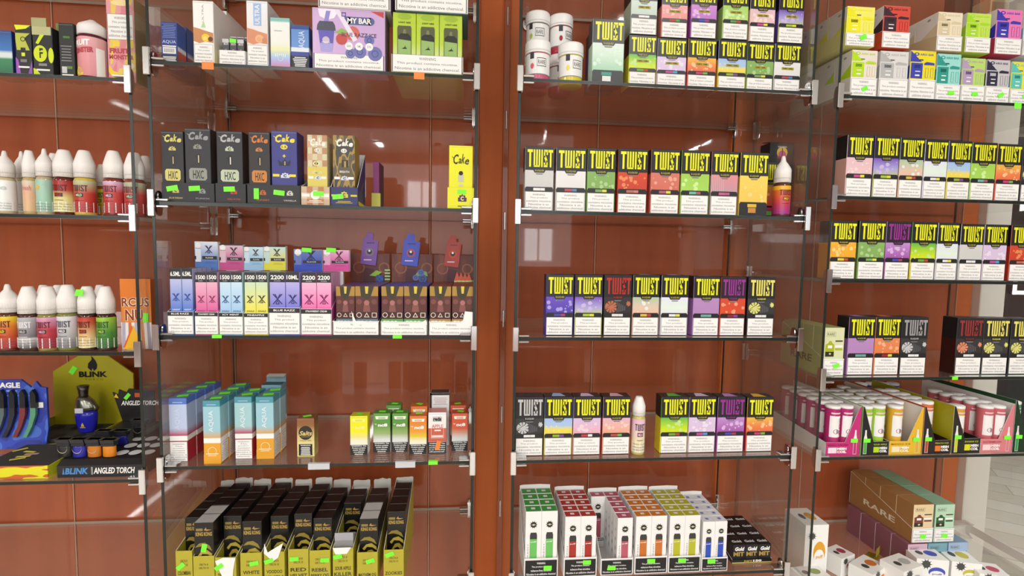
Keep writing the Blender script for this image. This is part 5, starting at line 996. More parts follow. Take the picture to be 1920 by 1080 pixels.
# second shelf, far-left case
acart(1, -30, 25, 56, .012, .05, grad([(0, '2c6a4a'), (.35, '3a8a5c'), (.4, 'd8e0e0'), (.48, 'dce4e4'), (.55, '3c78c0'), (.9, '2c5a9c'), (1, '24407c')], 2), NAVY, 'blue, white and green carton at the left frame edge, second shelf')
def deco_neon1(b, w, h, y):
    N = mat('dfe81c', .4); b.pf([(-w*.5, h), (w*.5, h), (w*.2, .93*h), (-w*.4, .9*h)], y, N); b.pf([(-w*.46, .84*h), (w*.44, .84*h), (w*.1, .74*h), (w*.4, .5*h), (-w*.4, .5*h), (-w*.46, .7*h)], y-.0001, mat('b8c04a')); b.ring(0, .72*h, w*.16, w*.05, y-.0003, mat('3a3c1a'))
    b.fr(-w*.16, w*.14, .50*h, .55*h, y-.0003, BLACK); b.fr(-w*.12, w*.1, .38*h, .45*h, y-.0003, N); b.pf([(-w*.5, 0), (-w*.2, 0), (-w*.34, .3*h), (-w*.5, .36*h)], y, mat('9a58b8')); b.pf([(w*.5, 0), (w*.2, 0), (w*.4, .2*h), (w*.5, .3*h)], y, mat('8a58b0')); b.fr(-w*.34, w*.34, .145*h, .18*h, y-.0004, WT); b.fr(-w*.2, w*.2, .26*h, .32*h, y-.0003, mat('7a7a7a'))
def deco_neon2(b, w, h, y):
    N = mat('cfe01c', .4); b.fr(-w*.5, w*.46, .83*h, h, y, mat('b8b88a')); b.pf([(-w*.1, .84*h), (w*.12, .84*h), (-w*.2, .64*h), (-w*.34, .66*h)], y-.0001, N); b.disc(-w*.12, .45*h, w*.34, y-.0001, N, 20, ry=.17*h); b.disc(w*.42, .42*h, w*.14, y-.0001, N, 14, ry=.16*h)
    b.text('F', -w*.16, w*.02, .36*h, .56*h, y-.0003, mat('1c1c1c'), bold=.03); b.fr(-w*.2, w*.1, .48*h, .5*h, y-.0005, N); b.fr(-w*.34, w*.34, .1*h, .135*h, y-.0003, WT); b.fr(-w*.22, w*.2, .2*h, .25*h, y-.0003, mat('88888a')); b.pf([(-w*.5, 0), (-w*.1, 0), (-w*.36, .13*h), (-w*.5, .15*h)], y-.0001, N)
def deco_blk(b, w, h, y):
    b.fr(-w*.2, w*.24, .72*h, .76*h, y, mat('4a7a2c')); lines(b, -w*.4, w*.36, .3*h, .62*h, 6, y, mat('8c8c8c'), 3, .3); b.fr(-w*.36, -w*.02, .08*h, .2*h, y, mat('c8c8c8')); b.fr(0, w*.34, .16*h, .21*h, y, mat('5a8a3a')); b.fr(-w*.36, w*.4, .0, .06*h, y, WT)
acart(1, 31, 62, 47, .012, .04, mat('232323', .4), mat('2a2a2a'), 'slim black carton with neon yellow and purple shapes, second shelf', deco_neon1)
o = acart(1, 63.5, 101, 50, .010, .045, mat('1f2020', .4), mat('26282a'), 'black carton with neon yellow blobs and torn beige lid, second shelf', deco_neon2); hh = max(v.co.z for v in o.data.vertices); b = MB(); b.prismx([(-.0225, hh), (-.0228, hh+.014), (-.0218, hh+.016), (-.0215, hh)], -.017, .008, mat('a8a878')); b.build('torn_flap', o); b = MB(); b.prismx([(.01, hh), (.010, hh+.02), (.011, hh+.02), (.0112, hh)], .0, .018, mat('8c9050')); b.build('torn_flap', o)
acart(1, 113, 141.5, 43, .014, .045, mat('242826', .35), mat('1d1f1e', .4), 'plain black carton with small grey print, second shelf, far-left case', deco_blk); 
# fruit jar-bottle and carton
z = top('A', 1); x0 = solve(152.5, 0, (0, .032, z)); x1 = solve(202, 0, (0, .032, z)); xc = (x0+x1)/2; r = (x1-x0)/2; hj = solve(39, 2, (xc, .032, 0))-z; b = MB()
b.lathe([(0, 0), (r*.93, 0), (r, .003), (r, hj*.68), (r*.95, hj*.71), (r*.9, hj*.72)], mat('5a1a2c', .2), 30); o = b.build('liquid_bottle', None, (xc, .032, z)); tag(o, 'fat pink and yellow bottle with a broad white cap, second shelf, far-left case', 'bottle')
b = MB(); b.lathe([(r*.99, hj*.72), (r*.99, hj*.86), (r*.9, hj*.9), (r*.55, hj*.95), (r*.3, hj*.985), (r*.2, hj), (0, hj)], mat('f0edec', .35), 30); b.build('dropper_cap', o)
l = MB(); rl = r+.0003; fs = []; vs = []
for i in range(25):
    a = -math.pi/2+(i/24-.5)*4.4; vs += [(rl*math.cos(a), rl*math.sin(a), .004), (rl*math.cos(a), rl*math.sin(a), hj*.67)]
    if i: fs.append((2*i-2, 2*i, 2*i+1, 2*i-1))
l.add(vs, fs, grad([(0, 'd8d040'), (.3, 'd88a90'), (.7, 'e8a0a8'), (1, 'e0b0b0')], 3), True)
fc = lambda u, v, off=.0004: ((rl+off)*math.cos(-math.pi/2+u/r), (rl+off)*math.sin(-math.pi/2+u/r), v)
l.text('FRUIT', 0, 1, 0, 1, 0, WT, bold=.06, fn=lambda u, v: fc((u-.7)*r*1.3, hj*(.5+.1*v+.03*u))); l.text('MONSTER', 0, 1, 0, 1, 0, mat('b8404c'), bold=.05, fn=lambda u, v: fc((u-.62)*r*1.6, hj*(.38+.09*v+.04*u), .0006))
l.add([fc(r*(.75+.1*k), q) for k in range(7) for q in (.004, hj*.5)], [(2*i, 2*i+2, 2*i+3, 2*i+1) for i in range(6)], PAPER); l.add([fc(-r*1.0+r*.18*k, hj*(.08+.1*math.sin(k*.6)), .0005) for k in range(6)]+[fc(-r*1.0+r*.18*k, .006, .0005) for k in range(6)][::-1], [tuple(range(12))], mat('ecd43a')); l.build('paper_label', o)
def deco_fm(b, w, h, y):
    b.disc(w*.05, .93*h, w*.36, y, mat('f0d8a0'), 16, ry=.035*h); b.text('FRUIT', -w*.42, w*.28, .34*h, .4*h, y, mat('b84450'), bold=.06); b.text('MONSTER', -w*.44, w*.44, .27*h, .325*h, y, mat('b84450'), bold=.05)
    b.pf([(-w*.45, .2*h), (-w*.3, .13*h), (-w*.0, .1*h), (w*.1, .14*h), (w*.02, .03*h), (-w*.3, .04*h), (-w*.48, .12*h)], y, mat('efd42a')); b.disc(w*.36, .2*h, w*.1, y, mat('f0e0c8')); b.fr(-w*.3, -w*.05, .42*h, .48*h, y, mat('ecd040')); b.fr(w*.2, w*.45, .41*h, .5*h, y, mat('ecd040'))
o = acart(1, 203.5, 256, -6, .03, .04, blot('d8848c', 'e09aa0', 'e6c85a', 2.4), mat('9a8a4a'), 'tall pink and yellow fruit carton with a white warning panel, second shelf', deco_fm); hh = max(v.co.z for v in o.data.vertices); ww = max(v.co.x for v in o.data.vertices)*2; warning(o, 0, -.02, hh*.5, ww*.93, hh*.3, 'tall')

# ---------------------------------------------------------------- fifth shelf, far-left case: lighter displays
z = top('A', 4); OL = mat('a8a01c', .45); FOAM = mat('3a3a38', .8)
def zx(px, py, Y): z_ = 0; x_ = 0
def at(px, py, Y):
    z_ = 0
    for _ in range(6): x_ = solve(px, 0, (0, Y, z_)); z_ = solve(py, 2, (x_, Y, 0))
    return x_, z_
Yh = .262
pts = [at(px, py, Yh) for px, py in ((100, 745), (100, 696), (147, 667), (203, 667), (250, 700), (250, 745))]
zb = z+.001; x0 = pts[0][0]; x1 = pts[-1][0]
yf0 = .158; b = MB(); H = .042
b.box(x0, x1, yf0, Yh-.001, zb, zb+.002, OL, c=.0004); b.box(x0, x0+.0025, yf0, Yh-.001, zb+.002, zb+H, OL, c=.0004); b.box(x1-.0025, x1, yf0, Yh-.001, zb+.002, zb+H, OL, c=.0004); b.box(x0+.0025, x1-.0025, yf0, yf0+.002, zb+.002, zb+.012, mat('e0dc1c', .4), c=.0004)
o = b.build('lighter_display'); tag(o, 'olive yellow counter display with a tall shaped back, fifth shelf, far-left case', 'display')
b = MB(); b.prism([(x0, zb)]+[(a, c) for a, c in pts[1:-1]]+[(x1, zb)], Yh-.001, Yh+.003, mat('b0a81c', .4)); y = Yh-.0014
cx, cz = at(174, 683, Yh); s = .026
b.pf([(cx-s*.1, cz-s*.62), (cx-s*.42, cz-s*.3), (cx-s*.36, cz+s*.1), (cx-s*.05, cz+s*.45), (cx-s*.08, cz+s*.85), (cx+s*.28, cz+s*.35), (cx+s*.42, cz-s*.02), (cx+s*.36, cz-s*.4), (cx+s*.12, cz-s*.62), (cx, cz-s*.36)], y, mat('0c0c08'))
a0 = at(149, 707, Yh); a1 = at(202, 696, Yh); b.text('BLINK', a0[0], a1[0], a0[1], a1[1], y, mat('0c0c08'), bold=.05)
a0 = at(160, 713, Yh); a1 = at(194, 709, Yh); b.text('T O R C H', a0[0], a1[0], a0[1], a1[1], y, mat('6c6814'))
hb_ = b.build('header_board', o); sp = at(138, 694, Yh); sticker(hb_, sp[0], Yh-.0016, sp[1], .012, .020, .6)
b = MB(); zf = zb+.022; b.box(x0+.003, x1-.003, yf0+.004, Yh-.002, zb+.002, zf, FOAM, c=.001)
for r in range(2):
    for k in range(4):
        hx = x0+.03+k*.042; hy = .178+r*.055
        b.add([(hx+.012*math.cos(t*math.pi/6), hy+.017*math.sin(t*math.pi/6), zf+.0003) for t in range(12)], [tuple(range(12))], mat('1c1c1b', .8))
b.build('foam_insert', o)
# torch lighter standing in the display
tx, tz = at(161, 820, .2); b = MB(); TB = zf+.0004; BLU = mat('2426a8', .2); CHR2 = mat('85857a', .22, .9)
hs = (solve(724, 2, (tx, .2, 0))-TB); rx = .0235
def oval(b, sec, mt, n=20, cx=0, cy=0):
    base = len(b.v)
    for (rx_, ry_, ox, zz) in sec:
        for i in range(n): a = 2*math.pi*i/n; b.v.append((cx+ox+rx_*math.cos(a), cy+ry_*math.sin(a), zz))
    mi = b.m(mt)
    for k in range(len(sec)-1):
        for i in range(n): j = (i+1) % n; b.f.append((base+k*n+i, base+k*n+j, base+(k+1)*n+j, base+(k+1)*n+i)); b.mi.append(mi); b.sm.append(True)
    for k, rev in ((0, 1), (len(sec)-1, 0)): idx = [base+k*n+i for i in range(n)]; b.f.append(tuple(idx[::-1] if rev else idx)); b.mi.append(mi); b.sm.append(False)
oval(b, [(rx*.62, .010, 0, 0), (rx*.72, .011, 0, hs*.03), (rx*.92, .013, .0, hs*.18), (rx, .014, .0, hs*.36), (rx*.98, .014, .0, hs*.47)], BLU)
t = b.build('torch_lighter', None, (tx, .205, TB)); tag(t, 'blue and smoked chrome torch lighter standing upright in the olive display', 'lighter')
b = MB(); oval(b, [(rx*.99, .0142, 0, hs*.47), (rx*1.0, .0145, .001, hs*.55), (rx*.8, .0125, -.002, hs*.68), (rx*.52, .010, -.005, hs*.76)], CHR2); oval(b, [(rx*.42, .0085, -.005, hs*.74), (rx*.40, .008, -.005, hs*.8), (rx*.44, .0085, -.005, hs*.9), (rx*.52, .010, -.005, hs)], mat('4a4540', .25, .8)); oval(b, [(.004, .006, rx*.85, hs*.45), (.005, .007, rx*.95, hs*.52), (.003, .006, rx*.6, hs*.66)], CHR2); b.build('nozzle', t)
b = MB(); b.pf([(-.003, hs*.15), (.004, hs*.15), (.002, hs*.2), (.0005, hs*.235), (-.002, hs*.2)], -.0139, mat('c8b040')); b.fr(-.005, .006, hs*.12, hs*.14, -.0137, mat('b8a040')); b.box(-.0145, .003, -.0146, -.0140, hs*.44, hs*.545, mat('d0d4dc'), c=.0001); b.build('emblem', t)
# black foam tray with yellow front at lower left
q0 = at(-60, 903, .0)[0]; q1 = at(82, 903, .0)[0]; b = MB(); b.box(q0, q1, .012, .135, z+.0002, z+.004, mat('d8d41c', .4), c=.0005); b.box(q0, q1, .010, .0125, z+.0002, z+.026, blot('e0dc1c', 'e0dc1c', 'c8602c', 3), c=.0005); b.prismx([(.0125, z+.004), (.13, z+.004), (.13, z+.03), (.0125, z+.024)], q1-.002, q1, mat('c8cc2c', .4)); o = b.build('lighter_tray'); tag(o, 'yellow-edged tray with black foam lying at the front, fifth shelf, far-left case', 'display tray')
b = MB(); b.box(q0+.001, q1-.003, .013, .129, z+.0042, z+.024, FOAM, c=.001); b.build('foam_insert', o)
for k, (px, py, an) in enumerate(((33, 862, .5), (44, 858, .2), (60, 850, .1), (56, 853, -.2), (38, 856, .9))):
    x_ = solve(px, 0, (0, .05+.012*k, z+.024)); b = MB(); b.box(-.012, .012, -.003, .003, 0, .0008, mat('d8d048' if k != 2 else 'd8a0a0'), c=.0002)
    tag(b.build('paper_scrap', None, (x_, .05+.012*k, z+.0242), an), '%s scrap on the black foam, %s from the front' % ('pink' if k == 2 else 'pale yellow', ['nearest', 'second', 'third', 'fourth', 'farthest'][k]), 'paper scrap', 'paper scraps on the foam')
# black display box of angled torches
g0 = at(99, 897, .004); g1 = at(240, 899, .004); gz1 = at(170, 874, .004)[1]; b = MB()
d0 = .012; b.prismx([(d0, z+.0002), (d0, gz1-.002), (d0+.012, gz1+.006), (.20, gz1+.022), (.20, z+.0002)], g0[0]+.002, min(g1[0]+.040, -.632), mat('232325', .35)); y = d0-.0003; fx0, fx1 = g0[0]+.002, g1[0]+.024; fh = gz1-z-.003; W = fx1-fx0
b.text('BLINK', fx0+W*.09, fx0+W*.36, z+fh*.3, z+fh*.85, y, mat('4a88c8'), bold=.04, shear=.2); b.text('ANGLED TORCH', fx0+W*.42, fx0+W*.9, z+fh*.3, z+fh*.85, y, WT, bold=.03, shear=.2); b.pf([(fx0+W*.06, z+fh*.3), (fx0+W*.085, z+fh*.3), (fx0+W*.075, z+fh*.9)], y, mat('4a88c8')); b.frame(fx0+W*.395, fx0+W*.41, z+fh*.25, z+fh*.9, .0006, y, WT)
tb = b.build('torch_display'); tag(tb, 'black counter display lettered along its front, fifth shelf, far-left case', 'display')
b = MB(); sl = (.016)/(.188-.0)
for r in range(3):
    for k in range(3):
        hx = g1[0]-.036+k*.025-r*.003; hy = d0+.034+r*.031; hz = gz1+.006+(hy-d0-.012)*.085+.0016
        b.add([(hx+.0115*math.cos(t*math.pi/7), hy+.0115*math.sin(t*math.pi/7), hz+.0007*math.sin(t*math.pi/7)) for t in range(14)], [tuple(range(14))], mat('dfe3e3', .5))
b.build('socket_disc', tb)['kind'] = 'stuff'
b = MB(); hx0, hz0 = at(212, 735, .205); hx1, hz1 = at(292, 800, .205)
b.prism([(hx0, hz0), (hx0+.012, hz0-.006), (hx0+.014, hz0+.006), (hx0+.03, hz0-.001), (hx0+.035, hz0+.008), (hx1, hz0+.002), (hx1, gz1+.02), (hx0+.02, gz1+.02)], .203, .206, mat('141416', .35)); y = .2027; b.text('ANGLED TORCH', hx0+.018, hx1+.01, hz0-.031, hz0-.02, y, WT, bold=.03, shear=.2); b.pf([(hx0+.003, hz0-.012), (hx0+.013, hz0-.014), (hx0+.008, hz0-.003)], y, mat('e8c02c')); b.fr(hx0+.048, hx0+.066, hz0-.012, hz0-.002, y, mat('c8581c'))
hb2 = b.build('header_board', tb); sticker(hb2, hx0+.032, .2026, hz0-.01, .008, .016, .7)
def lighter(px, yt, yb, Y, col, label, loop=True):
    x_ = solve(px, 0, (0, Y, z+.06)); z1_ = solve(yt, 2, (x_, Y, 0)); z0_ = gz1+.0065+(Y-.024)*.0905; hh = z1_-z0_; r = .0125; b = MB()
    oval(b, [(r*.9, .006, 0, 0), (r, .0065, 0, hh*.03), (r, .0065, 0, hh*.55), (r*.98, .0065, 0, hh*.62)], mat(col, .15)); o = b.build('angled_torch', None, (x_, Y, z0_)); tag(o, label, 'lighter', 'angled torches in the black display')
    b = MB(); b.box(-r, r, -.0065, .0065, hh*.62, hh*.78, mat('26262a', .3), c=.001); b.prismx([(-.0065, hh*.78), (-.009, hh), (.008, hh*1.0), (.0065, hh*.78)], -r, r, mat('2e2e33', .25)); b.prism([(-r, hh*.9), (r*1.5, hh*.98), (r*1.5, hh), (-r*1.3, hh)], -.006, .005, mat('3a3a40', .3)); b.build('torch_head', o)
    if loop:
        b = MB(); n = 10
        for k in range(n):
            a0_, a1_ = math.pi*k/n, math.pi*(k+1)/n; p = lambda a: (r*.72*math.cos(a), hh*(.62-.0)-hh*.36*math.sin(a)**.7)
            (ax, az), (bx, bz) = p(a0_), p(a1_); b.poly([(ax, -.0078, az-.0006), (ax, -.0078, az+.0006), (bx, -.0078, bz+.0006), (bx, -.0078, bz-.0006)], mat('c8c4b0', .3, .6))
        b.build('wire_loop', o)
lighter(149, 822, 868, .034, '2a2c9c', 'blue angled torch with wire loop, front row of the black display'); lighter(177, 822, 870, .034, 'c8781c', 'amber angled torch with wire loop, front row of the black display'); lighter(205, 823, 870, .034, 'd8821c', 'rightmost amber angled torch, front row of the black display', False)
lighter(122, 822, 858, .036, '2a2a2a', 'black-bodied angled torch at the left of the front row'); lighter(228, 806, 846, .085, '20207c', 'dark blue angled torch in the second row of the black display', False); lighter(262, 786, 830, .12, '1c1c20', 'dark angled torch with wire loop in the rear row'); lighter(197, 806, 834, .07, '26262c', 'black angled torch second row, behind the blue lighter body', False)
# blue blister display at the far left
b = MB(); Ye = .1495; e0, ez0 = at(-60, 835, Ye); e1, _ = at(92, 835, Ye); et = at(20, 712, Ye)[1]
EP = [(e0, z+.006), (e1-.008, z+.006), (e1, z+.05), (e1, et-.018), (e1-.012, et-.016), (e1-.02, et-.004), (e1-.03, et-.018), (e1-.05, et), (e0, et)]
b.prism(EP, Ye+.0, Ye+.005, blot('26389a', '3048b4', '4870cc', 3)); y = Ye-.0003; b.text('EAGLE', e1-.10, e1-.052, et-.018, et-.006, y, WT, bold=.05); b.fr(e1-.08, e1-.058, et-.026, et-.023, y, mat('9ab0e8'))
b.fr(e1-.1, e1-.02, et-.036, et-.034, y, mat('8aa8e8')); b.box(e1-.018, e1-.007, Ye-.0012, Ye, et-.062, et-.05, WT, c=.0001)
ed = b.build('blister_display'); tag(ed, 'blue backing display of long slim lighters at the left, fifth shelf', 'display')
for k, c in enumerate(('5a6a6c', '2a2a30', '7a3434', '5a9a78')):
    b = MB(); cx = e1-.085+k*.021
    b.prism([(cx-.006, et-.045), (cx+.002, et-.03), (cx+.005, et-.045), (cx+.004, et-.075), (cx-.004, et-.1), (cx-.016, et-.125), (cx-.024, et-.125), (cx-.012, et-.1), (cx-.007, et-.075)], Ye-.008, Ye-.002, mat(c, .3)); b.prism([(cx-.005, et-.026), (cx+.0, et-.02), (cx+.006, et-.032), (cx+.006, et-.06), (cx-.005, et-.06)], Ye-.009, Ye-.001, mat('1a1a1f', .3)); tag(b.build('slim_lighter'), '%s slim curved lighter on the blue backing, %s of four' % (['grey', 'black', 'dark red', 'green'][k], ['first', 'second', 'third', 'rightmost'][k]), 'lighter', 'slim lighters on the blue backing')
# ---------------------------------------------------------------- right-centre case: jars, bottles, white packs
def jar(x, y, z, r, h, tint, label, rz=0, fruit='c8405a', dark=True):
    b = MB(); hb = h*.76
    b.lathe([(0, 0), (r*.8, 0), (r*.9, h*.02), (r*.92, h*.06), (r*.92, hb*.9), (r*.8, hb)], mat(tint, .12, 0, .6), 30); o = b.build('lidded_jar', None, (x, y, z), rz); tag(o, label, 'jar', 'white-lidded jars')
    c = MB(); c.lathe([(r*.99, hb*.93), (r, hb*.95), (r, h*.96), (r*.96, h), (0, h)], mat('f2f1ef', .35), 36); c.lathe([(r*1.005, hb*.98), (r*1.008, hb), (r*1.005, hb*1.02)], mat('dcdad6', .4), 36); c.build('screw_lid', o)
    l = MB(); rl = r*.925; 
    def cyl(u, v, off=0): return ((rl+off)*math.cos(-math.pi/2+u/rl), (rl+off)*math.sin(-math.pi/2+u/rl), v)
    def patch(u0, u1, v0, v1, off, mt, k=14): l.add([cyl(u0+(u1-u0)*i/k, v, off) for i in range(k+1) for v in (v0, v1)], [(2*i, 2*i+2, 2*i+3, 2*i+1) for i in range(k)], mt)
    patch(-rl*2.4, rl*2.4, h*.2, h*.68, .0002, mat('eeeeec', .4), 24); l.text('RARE', 0, 1, 0, 1, 0, mat('3a3a3c'), bold=.0, fn=lambda u, v: cyl(rl*(.25+.62*u), h*(.42+.1*v), .0006))
    for a, b_, c_, d_ in ((.15, .97, .37, .385), (.15, .97, .555, .57), (.15, .18, .37, .57), (.94, .97, .37, .57)): patch(rl*a, rl*b_, h*c_, h*d_, .0005, mat('3a3a3c'), 5)
    l.add([cyl(rl*(-.25+.16*math.cos(t*.6)), h*(.38+.07*math.sin(t*.6)), .0005) for t in range(10)], [tuple(range(10))], mat(fruit))
    if dark: patch(-rl*.45, -rl*.1, h*.55, h*.70, .0005, mat('3a3a3e'), 4)
    patch(-rl*2.0, rl*2.0, h*.18, h*.2, .0004, mat('8c8c8c'), 20); l.build('paper_label', o); return o
z = top('C', 1); JH = .0835; JR = .0262
def jx(px, Y, zz): return solve(px, 0, (0, Y, zz))
jar(jx(1008, .045, z+.03), .045, z, JR, JH, 'c85a7c', 'white-lidded jar with pink base, front left on the second shelf', -.35, 'd8606a')
jar(jx(1070, .045, z+.03), .048, z, JR, JH, 'd8cc3c', 'white-lidded jar with yellow base, front row, second shelf', -.15, 'e8dc6a')
for px, Y, lab, tint, fr_, rz in ((1006, .105, 'at the rear left', '8a8a6a', 'b8c85a', -.5), (1049, .112, 'at the rear, right one', 'b83a4c', '9c2434', .1)):
    xx = jx(px, Y, z+.05); jar(xx, Y, z, JR, JH, 'b83a4c', 'white-lidded jar standing on the shelf %s, under another jar' % lab, rz, 'c04a54')
    jar(xx+.001, Y, z+JH+.0004, JR, JH, tint, 'white-lidded jar stacked on top of another jar, %s' % lab, rz, fr_)
bottle_px('C', 2, 1450, 1479, 293, .022, '5a2c28', [(0, '9a3488'), (.3, 'b8385c'), (.55, 'd0503a'), (.85, 'd8702c'), (.86, 'e8b02c'), (1, 'e8b02c')], 'orange, red and purple bottle with pointed cap, right end of third shelf', 'point', ink='5a1418', wlab=False, capf=.44)
bottle_px('C', 4, 1183.5, 1208, 743, .028, 'c8bc6c', [(0, 'e9e2c8'), (.3, 'e8ddae'), (.7, 'e6c8d4'), (1, 'e2b8cc')], 'slim pink and cream bottle standing between two carton rows, fifth shelf', 'flat', ink='4a3038', capf=.32)
# bottom shelf: white packs with coloured lids in white trays
Z5C = top('C', 5)
FL = [('green', '3c9a44', '6cc060', [(981, 1011, 960), (1011.8, 1042.5, 957)], 4, (983, 1047, 1046.6), (0, 0)), ('red', 'b03a34', 'a83228', [(1059, 1090, 966.5), (1090.8, 1121.5, 966.5)], 5, (1057.5, 1120, 1045), (0, 0)), ('rose', 'b85a6c', 'b85a6c', [(1127, 1156, 966), (1157.6, 1188.5, 970)], 5, (1127, 1188.3, 1047), (4, 0)),
      ('orange', 'd07a28', 'c8702c', [(1192, 1222.4, 966), (1223, 1254, 966)], 5, (1190.5, 1252.5, 1043), (0, 0)), ('yellow', 'b8b428', 'b8b82c', [(1256, 1287, 965), (1287.6, 1318, 965)], 5, (1254, 1315, 1042), (0, 0)), ('blue', 'e6e8ee', '2c50b8', [(1319.5, 1343.4, 976), (1344, 1368.5, 976)], 5, (1316.5, 1366, 1045), (0, 0))]
def puff_mesh(w, h, d, topc, dev, blue):
    b = MB(); hw = w/2; y = -d/2-.0002; b.box(-hw, hw, -d/2, d/2, 0, h, mat('f0efed', .4), c=.0006, side=mat('e6e4e2', .4))
    e = .0012; T = [(-hw+e, -d/2+e), (hw-e, -d/2+e), (hw-e, d/2-e*2), (-hw+e, d/2-e*2)]; b.poly([(p, q, h+.0002) for p, q in T], mat(topc, .35)); b.poly([(p*.28, q*.38, h+.0005) for p, q in T], mat('e8dede' if not blue else '7c86c8'))
    for k in range(10):
        a = k*math.pi/5; b.pf([(hw*.34*math.cos(a-.12), .80*h+hw*.34*math.sin(a-.12)), (hw*.34*math.cos(a+.12), .80*h+hw*.34*math.sin(a+.12)), (hw*.56*math.cos(a), .80*h+hw*.56*math.sin(a))], y, mat('2c2c20'))
    b.disc(0, .80*h, hw*.38, y-.0002, mat('2c2c22'), 16); b.pf([(-hw*.34, .8*h), (0, .8*h+hw*.13), (hw*.34, .8*h), (0, .8*h-hw*.13)], y-.0004, mat('a8a888')); b.disc(0, .8*h, hw*.1, y-.0005, mat('d8dcc8'), 8)
    wz = .44*h; pts = [(-hw*.44, .2*h), (hw*.46, .2*h), (hw*.46, .64*h), (hw*.36, .68*h), (-hw*.34, .68*h), (-hw*.44, .64*h)]; b.pf(pts, y, mat('3a3a3a', .25))
    b.fr(-hw*.44, hw*.46, .2*h, .58*h, y-.0002, mat(dev, .3)); b.text('puff', -hw*.34, hw*.38, .525*h, .55*h, y-.0004, mat('dfe6dc'), bold=.04)
    b.fr(-hw*.9, hw*.9, .13*h, .185*h, y-.0004, BLACK); b.text('3000 PUFFS', -hw*.84, hw*.84, .138*h, .176*h, y-.0006, WT, bold=.03); b.text('FRESH', -hw*.74, -hw*.6, .26*h, .5*h, y, mat('9a9a9a'), rot=1); b.disc(hw*.7, .26*h, hw*.08, y, mat('b8b8b8'), 8)
    for s_ in (1, -1):
        for k in range(4): b.poly([(s_*(hw+.0002), -d/2+d*(.25+.1*k), h*(.2+.17*k)), (s_*(hw+.0002), -d/2+d*(.6+.05*k), h*(.24+.16*k)), (s_*(hw+.0002), -d/2+d*(.4+.08*k), h*(.32+.15*k))], mat('8a8080'))
    return b.mesh('puff_pack')
for nm, tc_, dv_, xs, n, (ta, tb, ty_), skip in FL:
    x0 = solve(ta, 0, (0, .004, Z5C+.06)); x1 = solve(tb, 0, (0, .004, Z5C+.06)); hy = solve(ty_, 2, ((x0+x1)/2, .004, 0))-Z5C
    ht = solve(xs[1][2], 2, ((x0+x1)/2, .012, 0))-Z5C-.0012; d = .0245 if nm != 'green' else .0265; D = .0245*5+.010 if nm != 'green' else .0265*4+.01
    t = tray(x0+.0003, x1-.0003, Z5C, .004, D, hy, ht*.97, mat('eceae8', .5), 'white card tray with black warning front holding the %s packs, bottom shelf' % ('white-topped blue' if nm == 'blue' else nm+'-topped'), group='white pack trays', inner=PAPER)
    warning(t, 0, 0, hy*.06, (x1-x0)*.93, hy*.84, 'puff', True); bb = MB(); W_ = (x1-x0)/2-.001; bb.prism([(-W_, ht*.9), (W_, ht*.9), (W_, ht+.007), (W_*.3, ht+.0085), (-W_*.8, ht+.0075), (-W_, ht+.006)], D-.002, D-.0011, PAPER); bb.build('rear_flap', t)
    sx = {'green': .014, 'red': .014, 'rose': -.012, 'orange': 0, 'yellow': -.006, 'blue': -.008}[nm]; sticker(t, sx, -.001, hy*(.52 if nm == 'green' else .74 if nm not in ('rose',) else .45), .0175, .0095, .02)
    pw = (x1-x0-.0042)/2; me = puff_mesh(pw-.0003, ht, d-.0006, tc_, dv_, nm == 'blue')
    for c in range(2):
        for r in range(skip[c], n):
            o = link('puff_pack', me, None, (x0+.0021+pw*(c+.5), .004+.0036+d/2+r*d, Z5C+.0012)); tag(o, '%s white pack, %s column, %s, bottom shelf' % ('white-topped blue' if nm == 'blue' else nm+'-topped', ['left', 'right'][c], ['front row', 'second row', 'third row', 'fourth row', 'rear row'][r]), 'pack', 'white packs with coloured lids')
# small black packs in a black tray
x0 = solve(1372, 0, (0, .03, Z5C+.03)); x1 = solve(1446, 0, (0, .03, Z5C+.03)); hy = solve(1048, 2, (x0, .03, 0))-Z5C; ht = solve(1018, 2, ((x0+x1)/2, .034, 0))-Z5C-.001
t = tray(x0, x1, Z5C, .026, .132, hy, ht*.8, mat('19181a', .35), 'black card tray with gold-edged front holding small black packs, bottom shelf', inner=mat('3a3a3c')); W_ = x1-x0
bb = MB(); bb.fr(-W_/2, W_/2, .0005, .003, -.0002, mat('c8b860', .3, .3)); bb.text('MIT', -W_*.2, W_*.02, hy*.3, hy*.82, -.0003, GOLD, bold=.04); bb.text('150', W_*.03, W_*.24, hy*.36, hy*.9, -.0003, WT, bold=.04); bb.fr(-W_*.2, W_*.2, hy*.18, hy*.24, -.0003, GOLD); bb.build('printed_front', t)
pw = (W_-.003)/3; dd = .031
b = MB(); hw = pw/2-.0003; b.box(-hw, hw, -dd/2+.0004, dd/2-.0004, 0, ht, mat('1a191b', .3), c=.0005); y = -dd/2+.0002; b.text('MIT', -hw*.9, hw*.8, ht*.36, ht*.6, y, GOLD, bold=.04); b.text('Gold', -hw*.7, hw*.8, ht*.66, ht*.88, y, WT, bold=.05, shear=.2)
b.text('Gold', 0, 1, 0, 1, 0, mat('d4d4d6'), bold=.05, fn=lambda u, v: ((u-.5)*hw*1.5, -.006+v*.009, ht+.0003)); me = b.mesh('small_black_pack')
for c in range(3):
    for r in range(4):
        o = link('small_black_pack', me, None, (x0+.0015+pw*(c+.5), .026+.0013+dd/2+r*dd, Z5C+.0012)); tag(o, 'small black pack with gold letters, %s column, %s, bottom shelf' % (['left', 'middle', 'right'][c], ['front row', 'second row', 'third row', 'rear row'][r]), 'pack', 'small black packs with gold letters')

